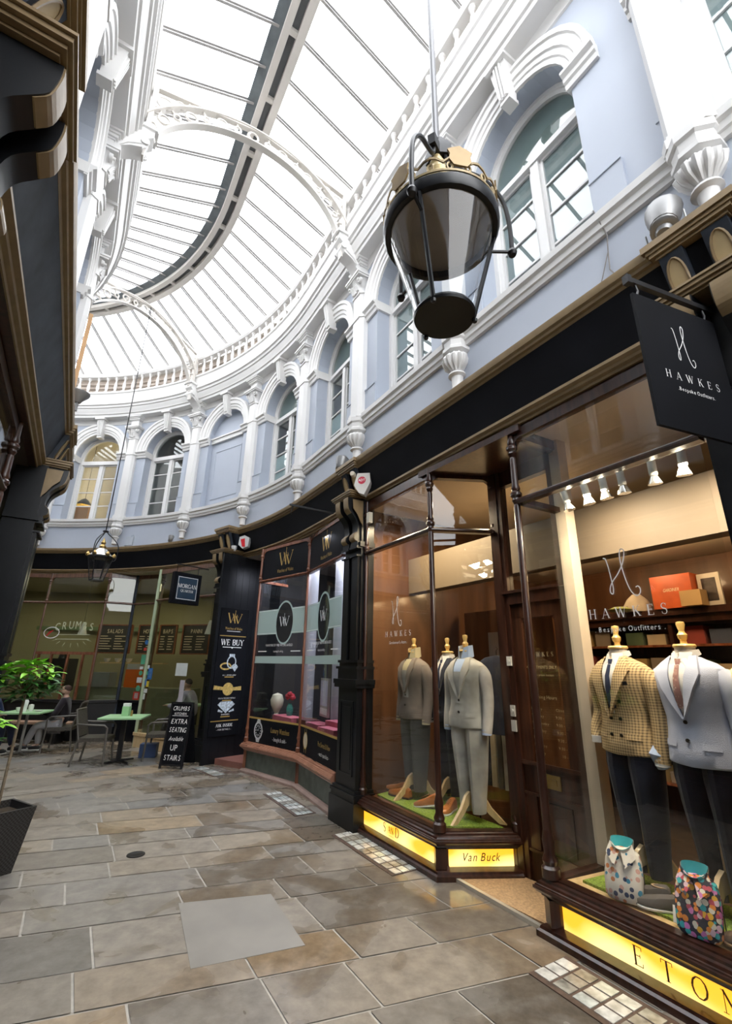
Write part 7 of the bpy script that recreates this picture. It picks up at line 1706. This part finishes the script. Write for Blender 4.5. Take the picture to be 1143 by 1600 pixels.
# ---------------------------------------------------------------- people
skin = simple('skin', (.50, .30, .22), .5, var=.05)
def skin_mesh(nm, J, E, R, mat, parent, sub=2):
    me = bpy.data.meshes.new(nm); names = list(J); ix = {n_: i for i, n_ in enumerate(names)}
    me.from_pydata([J[n_] for n_ in names], [(ix[a], ix[b_]) for a, b_ in E], []); me.materials.append(mat)
    o = bpy.data.objects.new(nm, me); COL.objects.link(o); sk = o.modifiers.new('skin', 'SKIN'); sk.use_smooth_shade = True
    for i, n_ in enumerate(names): r = R[n_]; me.skin_vertices[0].data[i].radius = (r, r) if not isinstance(r, tuple) else r
    me.skin_vertices[0].data[0].use_root = True
    s_ = o.modifiers.new('sub', 'SUBSURF'); s_.levels = sub; s_.render_levels = sub; o.parent = parent; WM[o] = WM[parent]; return o
def seated_person(M, label, top, bottoms, hairc, beard=True, shoes=True, lean=0.0, crossed=True, hood=False):
    r = thing('person', M, label, 'person')     # faces -Y, seat at z .43
    J = dict(pelvis=(0, 0, .50), spine=(0, .03, .68), chest=(0, .02 - lean, .89), neck0=(0, -.0 - lean, 1.02), neck=(0, -.015 - lean, 1.06), headb=(0, -.03 - lean, 1.10), head=(0, -.03 - lean, 1.16), headt=(0, -.02 - lean, 1.20))
    R = dict(pelvis=.13, spine=.115, chest=.125, neck0=.065, neck=.058, headb=.062, head=.08, headt=.06)
    E = [('pelvis', 'spine'), ('spine', 'chest'), ('chest', 'neck0'), ('neck0', 'neck'), ('neck', 'headb'), ('headb', 'head'), ('head', 'headt')]
    legs = {-1: [(-.09, -.05, .49), (-.11, -.40, .50), (-.09, -.36, .10), (-.09, -.50, .05)], 1: [(.09, -.05, .49), (.11, -.42, .50), (.04, -.56, .12), (.02, -.70, .08)]}
    arms = {-1: [(-.18, .0 - lean, .97), (-.24, -.10 - lean, .70), (-.15, -.32 - lean, .72)], 1: [(.18, .0 - lean, .97), (.24, -.10 - lean, .70), (.13, -.33 - lean, .73)]}
    for s_ in (-1, 1):
        a = arms[s_]; n_ = str(s_)
        for k, p, rr in zip(('sh', 'el', 'wr'), a, (.058, .045, .03)): J[k + n_] = p; R[k + n_] = rr
        E += [('chest', 'sh' + n_), ('sh' + n_, 'el' + n_), ('el' + n_, 'wr' + n_)]
        w = a[2]; J['pm' + n_] = (w[0], w[1] - .05, w[2] + .005); R['pm' + n_] = (.034, .016); E.append(('wr' + n_, 'pm' + n_))
        for f_, (dx, L) in enumerate(((-.026, .052), (-.009, .062), (.009, .058), (.026, .046))):
            b0 = J['pm' + n_]; J['f%d' % f_ + n_] = (b0[0] + dx, b0[1] - .035, b0[2]); J['g%d' % f_ + n_] = (b0[0] + dx * 1.2, b0[1] - .035 - L * .6, b0[2] - .012); R['f%d' % f_ + n_] = .009; R['g%d' % f_ + n_] = .007
            E += [('pm' + n_, 'f%d' % f_ + n_), ('f%d' % f_ + n_, 'g%d' % f_ + n_)]
        J['th' + n_] = (w[0] - s_ * .045, w[1] - .05, w[2] + .0); R['th' + n_] = .009; E.append(('wr' + n_, 'th' + n_))
        l = legs[s_]
        for k, p, rr in zip(('hp', 'kn', 'an', 'to'), l, (.085, .062, .036, .03)): J[k + n_] = p; R[k + n_] = rr
        E += [('pelvis', 'hp' + n_), ('hp' + n_, 'kn' + n_), ('kn' + n_, 'an' + n_), ('an' + n_, 'to' + n_)]
    skin_mesh('body', J, E, R, skin, r)
    K = ['pelvis', 'spine', 'chest', 'neck0', 'sh-1', 'el-1', 'wr-1', 'sh1', 'el1', 'wr1']; EE = [e for e in E if e[0] in K and e[1] in K]
    RR = {k: (R[k] + .018 if k != 'neck0' else R[k] + .012) for k in K}; skin_mesh('sweater', {k: J[k] for k in K}, EE, RR, top, r)
    K = ['pelvis', 'hp-1', 'kn-1', 'an-1', 'hp1', 'kn1', 'an1']; EE = [e for e in E if e[0] in K and e[1] in K]; RR = {k: R[k] + .022 for k in K}; skin_mesh('trousers', {k: J[k] for k in K}, EE, RR, bottoms, r)
    hy = -.03 - lean
    m = MB()
    def ell(m, c, r3, n1=14, n2=8, cut=None, mi=0):
        m.lathe([(max(.001, sin(pi * j / n2)) * 1.0, -cos(pi * j / n2)) for j in range(n2 + 1)], seg=n1, mi=mi, M=Matrix.Translation(c) @ Matrix.Diagonal((r3[0], r3[1], r3[2], 1)))
    ell(m, (0, hy + .006, 1.165), (.078, .092, .105)); part('face', m, skin, r)
    m = MB(); m.lathe([(.0, .0), (.012, .004), (.016, .018), (.006, .045), (0, .05)], c=(0, hy - .09, 1.135), seg=8); part('nose', m, skin, r)
    for s_ in (-1, 1):
        m = MB(); ell(m, (s_ * .078, hy + .012, 1.155), (.012, .02, .03), 8, 6); part('ear', m, skin, r)
        m = MB(); ell(m, (s_ * .03, hy - .080, 1.175), (.012, .008, .007), 8, 6); part('eye', m, blacklet, r)
        if shoes:
            t_ = J['to' + str(s_)]; a_ = J['an' + str(s_)]; m = MB(); m.tube([(a_[0], a_[1] + .05, t_[2] - .005), (a_[0], a_[1] - .02, t_[2] + .005), t_, (t_[0], t_[1] - .05, t_[2] - .01)], [.035, .048, .042, .022], 10)
            sh = part('shoe', m, simple('black_trainer%d' % s_, (.02, .02, .022), .5), r)
            m = MB(); z_ = t_[2] - .045; m.tube([(a_[0], a_[1] + .07, z_ + .005), (a_[0], a_[1] - .02, z_), (t_[0], t_[1] - .06, z_)], [.03, .042, .03], 8); part('sole', m, wsole, sh)
    m = MB(); ell(m, (0, hy + .022, 1.195), (.080, .088, .080)); part('hair', m, hairc, r)
    if beard: m = MB(); ell(m, (0, hy - .022, 1.105), (.066, .072, .048)); part('beard', m, simple('brown_beard', (.10, .045, .025), .8), r)
    m = MB(); m.box(-.022, .022, hy - .092, hy - .084, 1.108, 1.114); part('mouth', m, simple('lips' + label[:5], (.35, .13, .11), .5), r)
    if hood: m = MB(); ell(m, (0, .07 - lean, 1.02), (.13, .07, .07)); part('hood', m, top, r)
    return r
def face_dir(x, y, heading): return Matrix.Translation((x, y, 0)) @ Matrix.Rotation(heading + pi / 2, 4, 'Z') @ Matrix.Scale(.90, 4)
seated_person(face_dir(-5.76, 9.66, radians(200)), 'bearded man in black sweater and light grey joggers seated at the green table', cloth('black_sweater', (.025, .02, .025), .2), cloth('grey_joggers', (.42, .41, .42), .06), simple('dark_hair', (.05, .025, .015), .8))
seated_person(face_dir(-6.85, 9.22, radians(5)), 'person in navy hooded top at the left edge, facing the bearded man', cloth('navy_hoodie', (.02, .035, .09), .2), cloth('navy_trousers', (.02, .025, .05), .2), simple('dark_hair2', (.04, .03, .02), .8), beard=False, hood=True)
seated_person(F(1, 10.9, -.75, 0, -1.2) , 'person in pale lilac shirt bent over a table inside the cafe', cloth('lilac_shirt', (.36, .34, .46), .1), cloth('dark_trousers2', (.04, .04, .05), .2), simple('dark_hair3', (.03, .02, .02), .8), beard=False, lean=.12)
ct = thing('cafe_table', F(1, 11.2, -1.0, 0), 'pale green table inside the cafe, seen through the glass', 'table'); m = MB(); m.box(-.4, .4, -.3, .3, .70, .73); part('table_top', m, limetop, ct); m = MB(); m.tube([(0, 0, 0), (0, 0, .7)], .03, 8); part('pedestal', m, iron, ct)
